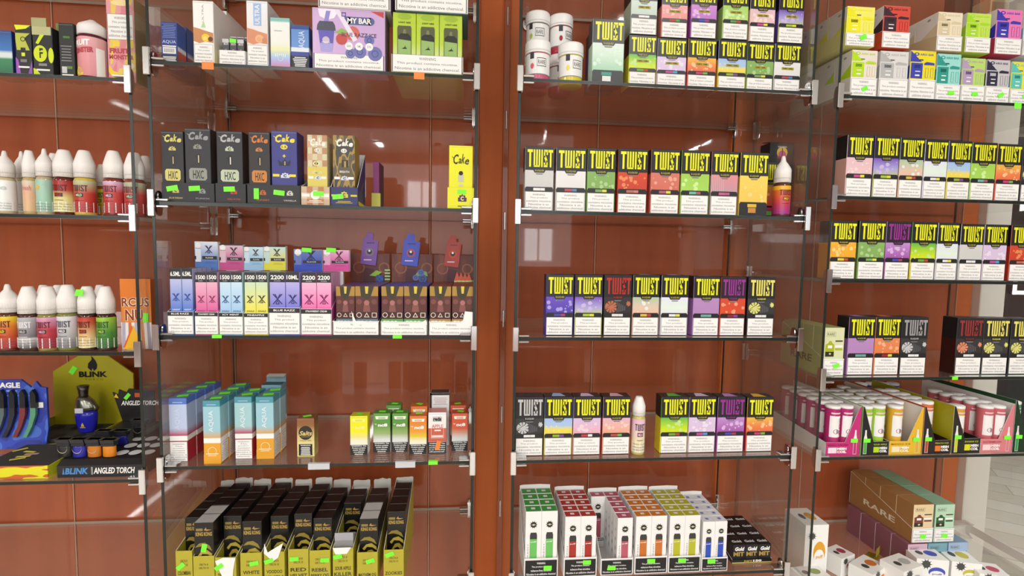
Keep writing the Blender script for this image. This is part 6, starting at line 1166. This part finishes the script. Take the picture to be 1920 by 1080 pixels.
# ---------------------------------------------------------------- far-right case: white display boxes
def dbox_mesh(w, h, d, base, panel, dark, kf=.36):
    """flavour carton face: badge and wordmark, lower-left colour block, two drawn devices"""
    b = MB(); hw = w/2; y = -d/2-.0002; b.box(-hw, hw, -d/2, d/2, 0, h, mat('e4e2dc', .45), c=.0005, front=mat(base, .35), left=mat('e2dfd8', .45)); P_ = mat(panel, .35); K = mat(dark, .4); nv = len(b.v)
    b.pf([(-hw, .98*h), (-hw*.1, .6*h), (-hw, .6*h)], y, P_); b.disc(-hw*.55, .87*h, hw*.2, y-.0002, P_, 14); b.disc(-hw*.55, .87*h, hw*.1, y-.0004, mat(base), 10); b.text('AIRIX BAR', -hw*.28, hw*.8, .83*h, .9*h, y, P_, bold=.02); b.fr(-hw*.3, 0, .65*h, .69*h, y-.0004, K)
    b.fr(-hw*.94, -hw*.02, .02*h, .56*h, y-.0002, P_); b.text('5000', -hw*.7, -hw*.2, .38*h, .5*h, y-.0004, K, bold=.06); b.fr(-hw*.6, -hw*.2, .25*h, .28*h, y-.0004, WT); b.fr(-hw*.6, -hw*.25, .1*h, .15*h, y-.0004, WT)
    b.pf([(hw*.08, .5*h), (hw*.9, .5*h), (hw*.9, .58*h), (hw*.3, .61*h), (hw*.1, .57*h)], y-.0002, P_)
    for cx in (.22, .62): b.fr(hw*cx, hw*(cx+.22), .06*h, .4*h, y, mat(base)); b.frame(hw*cx, hw*(cx+.22), .06*h, .4*h, .0006, y-.0003, P_)
    for s in (-1,):
        b.poly([(s*(hw+.0002), -d/2+.001, .02*h), (s*(hw+.0002), d*.3, .02*h), (s*(hw+.0002), -d/2+.001, .5*h)], P_); b.add([(s*(hw+.0002), -d*.1+.0045*math.cos(t*.7), h*.8+.0045*math.sin(t*.7)) for t in range(9)], [tuple(range(9))], mat('9a9a9c'))
    for q in range(nv, len(b.v)): vx, vy, vz = b.v[q]; b.v[q] = (vx, vy, kf*h+vz*(1-kf))
    return b.mesh('flavour_carton')
DL = [('e8ddd4', 'b4dc1c', '5a8a10', 1593, 1643, 95, 146, 177, 'pale pink and lime'), ('dcdad8', 'b4b6b6', '55585a', 1646, 1701, 97, 148, 180, 'pale grey'), ('ecdc1c', '3a44b0', '22286c', 1702.5, 1752, 96, 149, 183, 'yellow with blue block'), ('9cdcd4', '2c9a8c', '145a52', 1752.5, 1799, 102, 158, 186, 'turquoise'), ('b8dc6c', 'b49cc0', '5c4468', 1800, 1845, 110, 160, 188, 'green with lilac block'), ('c8c6c8', '2c2a44', 'c8c8d0', 1845.5, 1891, 113, 163, 193, 'grey with navy block'), ('e8e03c', '5cc4b8', '2c7a70', 1892, 1936, 117, 168, 195, 'yellow with turquoise block')]
DU = [('f0ec6c', 'ecea1c', '6a6810', 1584.6, 1639, 13.5, 62, 94, 'lemon yellow', 'e8e48c'), ('d84a3c', '3a2430', '1c1018', 1653, 1705, 12.5, 60, 95, 'red with dark block', 'd0502c'), ('ebe0c4', 'd8c8a4', '6a5c40', 1755, 1803, 24, 67, 102, 'beige', 'c8b48c'), ('c4e45c', 'a8dc2c', '4a6c10', 1808.5, 1856, 26, 70, 106, 'lime', 'bcd84c'), ('e87cb4', '3c38b0', '201c70', 1864, 1914, 19, 72, 108, 'pink with blue block', 'c03c5c'), ('e8e8e8', '8cb0c8', '445868', 1916, 1962, 30, 76, 110, 'white and blue', 'd0d4d8')]
zl = top('D', 1)
def white_tray(xl, xr, yt, yw, zb_, Y, D, nrow, base, panel, dark, name, row, sidec='e4e0d6'):
    x0 = solve(xl, 0, (0, Y, zb_)); x1 = solve(xr, 0, (0, Y, zb_)); hy = solve(yw, 2, ((x0+x1)/2, Y, 0))-zb_; ht = solve(yt, 2, ((x0+x1)/2, Y+.004, 0))-zb_-.0011
    t = tray(x0+.0003, x1-.0003, zb_, Y, D, hy, hy+.02, mat(sidec, .45), 'white-fronted tray holding the %s cartons, %s row, second shelf, far-right case' % (name, row), front=PAPER, group='white-fronted trays'); warning(t, 0, 0, .0006, (x1-x0)*.96, hy*.93, 'mid')
    w = x1-x0-.003; d = (D-.003)/nrow; me = dbox_mesh(w, ht, d-.0006, base, panel, dark, hy/ht)
    for r in range(nrow):
        o = link('flavour_carton', me, None, ((x0+x1)/2, Y+.0014+d*(r+.5), zb_+.0011)); tag(o, '%s carton, %s, %s of the second shelf, far-right case' % (name, ['front', 'second back', 'third back', 'rearmost'][min(r, 3) if r < nrow-1 or r == 0 else 3], row+' row'), 'carton', 'cartons in white-fronted trays')
    return t, ht
H1 = 0; random.seed(3)
lows = []
for k, (ba, pa, da, xl, xr, yt, yw, yb, nm) in enumerate(DL):
    t, ht = white_tray(xl, xr, yt, yw, zl, .006, .20 if k == 0 else .12, 4 if k == 0 else 2, ba, pa, da, nm, 'lower'); lows.append((t, ht)); H1 = max(H1, ht)
    if k not in (1, 2): sticker(t, random.uniform(-.002, .014), -.001, .016, .014, .008, -.5 if k in (0, 5) else -.1)
for k, (ba, pa, da, xl, xr, yt, yw, yb, nm, sc) in enumerate(DU):
    t, ht = white_tray(xl, xr, yt, yw, zl+H1+.0016, .004, .22 if k in (0, 2) else .12, 4 if k in (0, 2) else 2, ba, pa, da, nm, 'upper', sc)
    if k == 0: sticker(t, .006, -.001, .018, .015, .010, -.4)
edge_tag('D', 1, 1908, NEON, .017, .009, 'green price tag hanging from the second shelf edge, far-right case'); edge_tag('D', 4, 1790, NEON, .014, .003, 'green price tag on the fifth shelf edge, far-right case')
# pale green cartons with a device picture, at the left of the fifth shelf
def rare_mesh(w, h, d, base, dev, base2, kf=.2):
    b = MB(); hw = w/2; y = -d/2-.0002; b.box(-hw, hw, -d/2, d/2, 0, h, mat(base2, .4), c=.0005, front=mat(base, .4), top=mat(base2, .4)); nv = len(b.v); b.frame(-hw*.8, hw*.1, .74*h, .88*h, .0004, y, mat('5a5a40')); b.text('RARE', -hw*.72, 0, .77*h, .85*h, y, mat('4a4a34'), bold=.0); b.fr(hw*.1, hw*.85, .6*h, .64*h, y, mat('4a4a34'))
    b.pf([(-hw*.88, .18*h), (0, .18*h), (0, .52*h), (-hw*.2, .56*h), (-hw*.3, .62*h), (-hw*.52, .62*h), (-hw*.6, .56*h), (-hw*.88, .52*h)], y-.0001, mat(dev, .35)); b.fr(-hw*.88, 0, .18*h, .32*h, y-.0002, mat('2c2c1c', .35)); b.fr(-hw*.65, -hw*.2, .42*h, .5*h, y-.0003, WT); b.fr(hw*.1, hw*.85, .44*h, .5*h, y, WT); b.fr(hw*.1, hw*.85, .36*h, .42*h, y, mat(dev)); b.disc(-hw*.4, .26*h, hw*.12, y-.0004, mat('c8c8a8'), 10)
    for q in range(nv, len(b.v)): vx, vy, vz = b.v[q]; b.v[q] = (vx, vy, kf*h+vz*(1-kf))
    return b.mesh('device_carton')
def rare_tray(u, xl, xr, yt, yw, zb_, Y, D, n, base, dev, base2, name, where):
    x0 = solve(xl, 0, (0, Y, zb_)); x1 = solve(xr, 0, (0, Y, zb_)); xm = (x0+x1)/2; hy = solve(yw, 2, (xm, Y, 0))-zb_; ht = solve(yt, 2, (xm, Y+.004, 0))-zb_-.0011
    t = tray(x0+.0003, x1-.0003, zb_, Y, D, hy, ht*.95, mat(base2, .4), '%s card tray with white front, %s' % (name, where), front=PAPER, group='device carton trays'); warning(t, 0, 0, .0006, (x1-x0)*.95, hy*.92, 'mid'); d = (D-.003)/n; me = rare_mesh(x1-x0-.003, ht, d-.0006, base, dev, base2, hy/ht-.1)
    bb = MB(); sx_ = -(x1-x0)/2-.0001+.0003
    bb.text('RARE', 0, 1, 0, 1, 0, mat('e8e4c8' if name != 'pale green' else '5a5a3a'), bold=.02, fn=lambda u_, v: (sx_, D*.75-u_*D*.5, hy*.6+v*ht*.16)); bb.build('side_print', t)
    for r in range(n):
        o = link('device_carton', me, None, (xm, Y+.0014+d*(r+.5), zb_+.0011)); tag(o, '%s device carton, %s from the front, %s' % (name, ['first', 'second', 'third', 'fourth'][r], where), 'carton', 'device cartons')
    return t, ht
t, _ = rare_tray('D', 1542, 1581, 614, 673, top('D', 4), .016, .15, 4, 'd8dcb0', 'a8b41c', 'a8b068', 'pale green', 'left end of fifth shelf, far-right case'); sticker(t, .006, -.001, .022, .015, .009, -.3)
Yw = .17; x0 = solve(1478, 0, (0, Yw, top('D', 4))); 
# tubes in diagonal-cut trays on the sixth shelf
Z6 = top('D', 5); TUBE = {}
def tube_thing(col, r, h):
    k = (col, round(r, 4), round(h, 4))
    if k in TUBE: return TUBE[k]
    b = MB(); b.lathe([(0, 0), (r*.92, 0), (r, .0015), (r, h-.006)], mat(col, .3), 20); body = b.mesh('vapour_tube')
    l = MB(); l.lathe([(r*1.0, h-.006), (r*1.03, h-.0055), (r*1.03, h-.001), (r*.97, h), (0, h)], mat('f0eeec', .4), 20); lid = l.mesh('tube_lid')
    p = MB()
    def cyl(u, v, off=.0003): return ((r+off)*math.cos(-math.pi/2+u/r), (r+off)*math.sin(-math.pi/2+u/r), v)
    p.add([cyl(-r*.95+r*1.9*i/10, v) for i in range(11) for v in (h*.36, h*.8)], [(2*i, 2*i+2, 2*i+3, 2*i+1) for i in range(10)], mat('eeeaea', .4)); p.add([cyl(r*.62*math.cos(t*.45)*.7, h*(.48+.05*math.sin(t*.45)), .0006) for t in range(14)], [tuple(range(14))], mat('9a8088'))
    p.text('FLOW', 0, 1, 0, 1, 0, mat(col), bold=.03, fn=lambda u, v: cyl(r*(.45+.3*(1-v)), h*(.42+.34*u), .0006)); p.add([cyl(-r*.8+r*1.6*i/6, v) for i in range(7) for v in (h*.84, h*.87)], [(2*i, 2*i+2, 2*i+3, 2*i+1) for i in range(6)], mat('e8c8d0'))
    TUBE[k] = (body, lid, p.mesh('tube_label')); return TUBE[k]
def tube(x, y, z, col, r, h, label, group):
    b, l, p = tube_thing(col, r, h); o = link('vapour_tube', b, None, (x, y, z)); tag(o, label, 'tube', group); link('tube_lid', l, o); link('tube_label', p, o); return o
TT = [('magenta', 1547, 1610.5, 830, 763, 'right', 'c02c74', 'b02c6c', 'c02c74', None), ('lime-lidded', 1613, 1665.5, 829, 762, 'left', '1c1c1c', '9cc83c', '6aa03c', '7cc030'), ('yellow', 1666, 1726.5, 828, 765, 'right', 'e0b42c', 'd8a830', 'd8a82c', None), ('orange', 1728, 1781, 826.5, 762, 'left', '241c1a', 'd8743c', 'c85a34', 'c8602c'), ('golden', 1783, 1836.5, 823, 761, 'left', '22221a', 'd8a43c', 'c8c020', 'a8a818'), ('pink', 1837, 1896, 824, 758, 'right', 'd87c84', 'c8646c', 'd87c84', None), ('green', 1897, 1950, 822, 750, 'left', '16301c', '3c9a5c', '2c6a3c', '1c4a28')]
NTUBE = {'magenta': 12, 'lime-lidded': 10, 'yellow': 10, 'orange': 8, 'golden': 1, 'pink': 9, 'green': 6}
for nm, ta, tb, ylow, yhi, side_, cf, ct, cb, sidecol in TT:
    Yt = .006; x0 = solve(ta, 0, (0, Yt, Z6)); x1 = solve(tb, 0, (0, Yt, Z6)); hl = solve(ylow, 2, (x0, Yt, 0))-Z6; hh = solve(yhi, 2, (x0, Yt, 0))-Z6; W = x1-x0-.0008; hw = W/2; D = .235; b = MB(); M = mat(cf, .4); SC = mat(sidecol or cf, .4)
    sgn = 1 if side_ == 'right' else -1
    fp = [(-sgn*hw, 0), (sgn*hw, 0), (sgn*hw, hh), (sgn*hw*.9, hh-.002), (sgn*hw*.12, hl), (-sgn*hw, hl+.001)]
    b.prism(fp, 0, .0009, M, edge=PAPER); b.box(-hw, hw, .0009, D, 0, .0009, PAPER, c=.0002); b.box(-hw, hw, D-.0009, D, .0009, .07, SC, c=.0002)
    xo = sgn*hw; b.prismx([(.0009, .0009), (D-.0009, .0009), (D-.0009, hh), (.0009, hh)], min(xo, xo-sgn*.0009), max(xo, xo-sgn*.0009), SC if sgn < 0 else PAPER, edge=PAPER); xo = -sgn*hw; b.prismx([(.0009, .0009), (D-.0009, .0009), (D-.0009, hl+.012), (.0009, hl)], min(xo, xo+sgn*.0009), max(xo, xo+sgn*.0009), PAPER if sgn > 0 else M)
    t = b.build('tube_tray', None, ((x0+x1)/2, Yt, Z6)); tag(t, '%s counter tray with a diagonal-cut front, sixth shelf, far-right case' % {'magenta': 'magenta', 'lime-lidded': 'black and lime green', 'yellow': 'plain yellow', 'orange': 'black and orange', 'golden': 'black and olive', 'pink': 'salmon pink', 'green': 'dark green'}[nm], 'display tray', 'diagonal-cut tube trays')
    bb = MB(); y = -.0003; ix = sgn*hw*.72; bb.pf([(ix-.004, .003), (ix+.004, .003), (ix+.004, hl*1.3), (ix+.0022, hl*1.55), (ix+.0018, hl*1.9), (ix-.0018, hl*1.9), (ix-.0022, hl*1.55), (ix-.004, hl*1.3)], y, mat('e8e6e2', .4)); bb.fr(ix-.0033, ix+.0033, .004, hl*1.1, y-.0002, mat(cb if cf[0] != '1' and cf[0] != '2' else ({'lime-lidded': '4aa838', 'orange': 'b84a28', 'golden': 'c8cc1c', 'green': '2c9a50'}[nm]), .35))
    a, c = (-hw*.86, -hw*.35) if sgn > 0 else (-hw*.1, hw*.3); bb.fr(a, c, hl*.2, hl*.62, y, mat({'magenta': 'f0dce4', 'yellow': 'f0e0b8', 'pink': 'f0d4d4'}.get(nm, {'lime-lidded': 'b4d81c', 'orange': 'e0742c', 'golden': 'd8d81c', 'green': '2c8a4c'}.get(nm, 'ffffff')))); a2 = c+hw*.03; c2 = a2+hw*.55; bb.text('MESH', a2, c2, hl*.43, hl*.62, y, WT, bold=.06); bb.text('COIL', a2, c2, hl*.2, hl*.39, y, WT, bold=.06); bb.text('%s' % {'magenta': 'BERRY CRUSH', 'lime-lidded': 'SOUR APPLE', 'yellow': 'MANGO ICE', 'orange': 'PEACH ICE', 'golden': 'BANANA ICE', 'pink': 'WATERMELON', 'green': 'COOL MINT'}[nm], -hw*.9 if sgn > 0 else -hw*.1, hw*.3 if sgn > 0 else hw*.85, hl*.74, hl*.86, y, mat({'magenta': '6a1038', 'yellow': '8a6010', 'pink': '8a3840'}.get(nm, 'b8c83c'))); bb.build('printed_front', t)
    sticker(t, ix+.003*-sgn, -.001, hl*1.12, .0165, .0088, .03)
    if nm == 'golden': s2 = MB(); s2.text('MESH', 0, 1, 0, 1, 0, mat('6a6a10'), bold=.04, fn=lambda u, v: (-hw+.0012, .09-u*.045, hl+.02+v*.014)); s2.pf([(0, 0), (0, 0), (0, 0)], 0, M) if False else None; s2.build('side_print', t)
    r = .0148 if hw > .028 else .0138; hT = solve(758.6, 2, (x0, Yt+.02, 0))-Z6-.001; r = min(r, (W-.0032)/4); N = NTUBE[nm]; cnt = 0
    for row in range(6):
        for c in ((0, 1)):
            if cnt >= N: break
            if nm == 'golden' and c == 1: continue
            if nm == 'yellow' and row == 0 and c == 1: continue
            cx = (x0+x1)/2+(c-.5)*2*(r+.0003)-(0 if nm != 'golden' else -.004); 
            rows0 = {'orange': 1, 'green': 1}.get(nm, 0)
            tube(cx, Yt+.0025+r*1.04+(row+rows0)*(2*r*1.04+.0005), Z6+.0012, ct, r, hT, '%s tube with white lid, %s column, %s, sixth shelf' % (nm, ['left', 'right'][c], ['front row', 'second row', 'third row', 'fourth row', 'fifth row', 'rear row'][row]), 'white-lidded tubes'); cnt += 1
# raised tray of blue tubes at the rear
zt = solve(718, 2, (.87, .262, 0)); x0 = solve(1583, 0, (0, .262, zt-.03)); hT = .078
b = MB(); xe = solve(1700, 0, (0, .262, zt-.03)); b.box(x0-.001, xe, .2435, .298, Z6, zt-hT-.001, WT, c=.0008)
tag(b.build('riser_box'), 'white box raising the blue tubes at the rear of the sixth shelf', 'box')
for k in range(5):
    for r_ in range(1): tube(x0+.016+k*.0315, .262, zt-hT-.0008, '2c3f9c', .0145, hT, 'blue tube with white lid at the rear, %s of five, sixth shelf' % NTH[k], 'blue tubes at the rear')
# bottom level, far-right case
Z7 = top('D', 6)
Yr = .062; xm = solve(1748, 0, (0, Yr, -.6)); zu = solve(1017, 2, (xm, Yr, 0))
for k, (xl, xr, ba, de, b2, nm) in enumerate(((1709, 1748.5, 'e4cfa4', '7c3c34', 'a47848', 'tan'), (1750, 1788, 'b8d8bc', '2c5c34', '8cb498', 'mint green'))):
    t, _ = rare_tray('D', xl, xr, 945, 991, zu, Yr, .20, 4, ba, de, b2, nm, 'upper stack, bottom shelf, far-right case'); sticker(t, 0, -.001, .016, .015, .010, .1)
for k, (xl, xr, ba, b2, nm) in enumerate(((1702, 1739.5, 'd8b8c8', '8c5864', 'mauve'), (1740, 1777, '7ca8b8', '5c8898', 'blue-green'), (1778, 1816, 'a4bcdc', '7c98b8', 'pale blue'))):
    x0 = solve(xl, 0, (0, .058, zu-.02)); x1 = solve(xr, 0, (0, .058, zu-.02)); H_ = zu-Z7-.0008; me = rare_mesh(x1-x0-.0012, H_, .047, ba, '6a4a5c', b2)
    for r in range(4): o = link('device_carton', me, None, ((x0+x1)/2, .058+.0242+r*.0485, Z7)); tag(o, '%s device carton under the tan and mint stack, %s from the front' % (nm, ['first', 'second', 'third', 'fourth'][r]), 'carton', 'device cartons')
# white packs tipped about in front
def tip(px, py, Y, w, h, d, col, rz, rx, label, topd=None):
    x_, z_ = at(px, py, Y); b = MB(); b.box(-w/2, w/2, -d/2, d/2, -h, 0, WT, c=.0006); y = -d/2-.0003
    for k in range(10): a = k*math.pi/5; b.pf([(-w*.2+w*.12*math.cos(a-.15), -h*.2+w*.12*math.sin(a-.15)), (-w*.2+w*.12*math.cos(a+.15), -h*.2+w*.12*math.sin(a+.15)), (-w*.2+w*.2*math.cos(a), -h*.2+w*.2*math.sin(a))], y, mat('3a3a38'))
    b.disc(-w*.2, -h*.2, w*.13, y-.0002, mat('4a4a48'), 12); b.disc(w*.14, -h*.5, w*.26, y, mat(col), 18, ry=h*.2); b.disc(w*.14, -h*.58, w*.22, y-.0002, WT, 16, ry=h*.14); b.text('puff', -w*.0, w*.3, -h*.62, -h*.54, y-.0004, mat(col), bold=.02)
    b.add([(w*.15+w*.2*math.cos(t*.5), d*.22*math.sin(t*.5), .0003) for t in range(12)], [tuple(range(12))], mat(col)); b.add([(-w*.2+w*.11*math.cos(t*.5), d*.16*math.sin(t*.5), .0003) for t in range(12)], [tuple(range(12))], mat('4a4a48'))
    o = b.build('printed_box', None, (x_, Y, z_)); o.rotation_euler = (rx, 0, rz); o['label'] = label; o['category'] = 'box'; o['group'] = 'white boxes with coloured print'; return o
Hf = .10
for px, py, Y, w, h, d, col, rz, rx, lab in ((1512, 968, .09, .05, .0, .06, 'e0a02c', .0, 0, 'tall white box printed with an orange shape, left on the bottom shelf, far-right case'), (1573, 1034, .085, .036, 0, .035, 'a84458', .35, 0, 'white box with a maroon oval print, left part of the bottom shelf'), (1548, 1046, .12, .036, 0, .035, 'a84458', .35, 0, 'second white box with maroon oval, behind the first, bottom shelf'), (1628, 1058, .04, .05, 0, .04, 'd07838', .45, 0, 'white box with an orange oval on its lid, bottom shelf, far-right case'),
      (1735, 1037, .045, .05, 0, .04, '4450b8', -.2, 0, 'white box printed with a blue shape in front of the stack'), (1795, 1040, .045, .045, 0, .05, 'c8c040', -.25, 0, 'white box right of the blue-printed box, bottom shelf'), (1852, 1066, .008, .045, 0, .04, 'c04060', -.3, 0, 'white box with pink print at the right end, bottom shelf'), (1690, 1054, .02, .05, 0, .04, 'b8b8b8', .3, 0, 'plain white angled box between the orange and blue printed boxes'), (1520, 1072, .03, .05, 0, .035, '90a060', .1, 0, 'white box at the front left corner, bottom shelf, far-right case')):
    w *= 1.15 if px == 1512 else 1.4; d *= 1.3; x_, z_ = at(px, py, Y); o = tip(px, py, Y, w, z_-Z7-.0003, d, col, rz, rx, lab)
sticker(o, .012, -.0245, -.014, .015, .009)
b = MB(); xx, zz = at(1640, 1050, .12); b.box(-.022, .022, -.012, .012, 0, zz-Z7, mat('9a8c1c', .4), c=.001); b.fr(-.015, .015, .01, .03, -.0123, mat('c8bc3c')); tag(b.build('small_pack', None, (xx, .13, Z7), .6), 'small olive pack behind the orange-printed box, bottom shelf', 'pack')

# ---------------------------------------------------------------- shop beyond the end of the wall
DK = mat('1c1f26', .35); b = MB(); b.box(1.95, 5.2, 2.6, 3.0, -1.5, .62, DK, c=.01); b.box(1.95, 5.2, 2.75, 3.0, .6, 1.0, mat('3a4050', .4), c=.01)
for k in range(3):
    b.box(2.0+k*.72, 2.66+k*.72, 2.58, 2.6, -1.35, -.35, mat('22262e', .25), c=.006)
o = b.build('arcade_cabinet'); tag(o, 'dark gaming counter standing beyond the end of the wall', 'cabinet')
NE = bpy.data.materials.new('lit_screen_edge'); NE.use_nodes = True; NE.node_tree.nodes['Principled BSDF'].inputs['Emission Color'].default_value = (.35, .5, 1, 1); NE.node_tree.nodes['Principled BSDF'].inputs['Emission Strength'].default_value = 1.6
NW = bpy.data.materials.new('lit_white_edge'); NW.use_nodes = True; NW.node_tree.nodes['Principled BSDF'].inputs['Emission Color'].default_value = (1, .85, .7, 1); NW.node_tree.nodes['Principled BSDF'].inputs['Emission Strength'].default_value = 1.3
def screen(px0, px1, py0, py1, Y, mt, lab, fill='2a3350'):
    x0, z0 = at(px0, py1, Y); x1, z1 = at(px1, py0, Y); b = MB(); b.box(x0, x1, Y, Y+.03, z0, z1, mat(fill, .3), c=.004); t = .03
    for q in ((x0, x1, z0, z0+t), (x0, x1, z1-t, z1), (x0, x0+t, z0, z1), (x1-t, x1, z0, z1)): b.box(q[0], q[1], Y-.012, Y, q[2], q[3], mt, c=.004)
    tag(b.build('gaming_screen'), lab, 'screen')
screen(1862, 1884, 512, 545, 2.567, NE, 'blue-edged screen on the dark counter beyond the wall end'); screen(1897, 1950, 500, 552, 2.567, NW, 'warm white-edged screen on the dark counter, right frame edge', '1e2228'); screen(1870, 1900, 398, 416, 2.7195, NE, 'small blue-lit screen high beyond the wall end'); screen(1906, 1950, 380, 420, 2.7195, NW, 'white-edged screen high at the right frame edge', '30343c')
o = bpy.data.objects.get('ceiling')

# ---------------------------------------------------------------- things on the top level seen from below
z = top('D', 0)
for xl, xr, Y, col, lab in ((1853, 1888, .25, 'd8c8a0', 'beige carton on the topmost shelf, far-right case, cut off by the frame'), (1900, 1935, .25, '2a2a2e', 'dark carton beside the beige one on the topmost shelf')):
    x0 = solve(xl, 0, (0, Y, z)); x1 = solve(xr, 0, (0, Y, z)); b = MB(); b.box(x0, x1, Y, .30, z, z+.09, mat(col, .4), c=.0008); b.fr(x0+.004, x1-.004, z+.05, z+.08, Y-.0003, mat('8c7c5c')); tag(b.build('carton'), lab, 'carton')
x0, _ = at(1812, 5, .2); b = MB(); b.box(x0-.028, x0+.02, .20, .235, z+.0002, z+.07, mat('26241f', .4), c=.003); b.prismx([(.2, z+.07), (.235, z+.07), (.218, z+.078)], x0-.026, x0+.018, mat('302e28', .4)); tag(b.build('pouch'), 'dark pouch lying on the topmost shelf of the far-right case', 'pouch')
for px, lab in ((988, 'left'), (1152, 'right')):
    xc = solve(px, 0, (0, .296, .597)); b = MB(); zc = LV['C'][0]
    pts = [(xc+.0085*math.cos(2*math.pi*k/20), zc-.004-.014+.0145*math.sin(2*math.pi*k/20)) for k in range(20)]
    b.prism(pts, .306, .3105, CHROME); o = b.build('shelf_support'); tag(o, 'round-ended chrome support under the rear edge of the topmost shelf, %s one' % lab, 'shelf support')
    b = MB(); b.box(xc-.006, xc+.006, .285, .306, zc-.0125, zc-.0045, CHROME, c=.002); b.build('shelf_finger', o)

# white open tray sloping down at the right end of the bottom shelf
x0, zt = at(1822, 1000, .25); x1, z1 = at(1870, 1070, .09); xw = (x0+x1)/2; zb = top('D', 6); b = MB()
b.prismx([(.085, zb), (.27, zb), (.27, zt), (.25, zt), (.085, z1)], x0-.002, x0, mat('eceae6', .5)); b.box(x0-.10, x0-.0005, .268, .27, zb, zt-.02, mat('eceae6', .5), c=.0004)
tag(b.build('open_tray', None), 'white open card tray with a sloping side wall, right end of the bottom shelf', 'display tray')
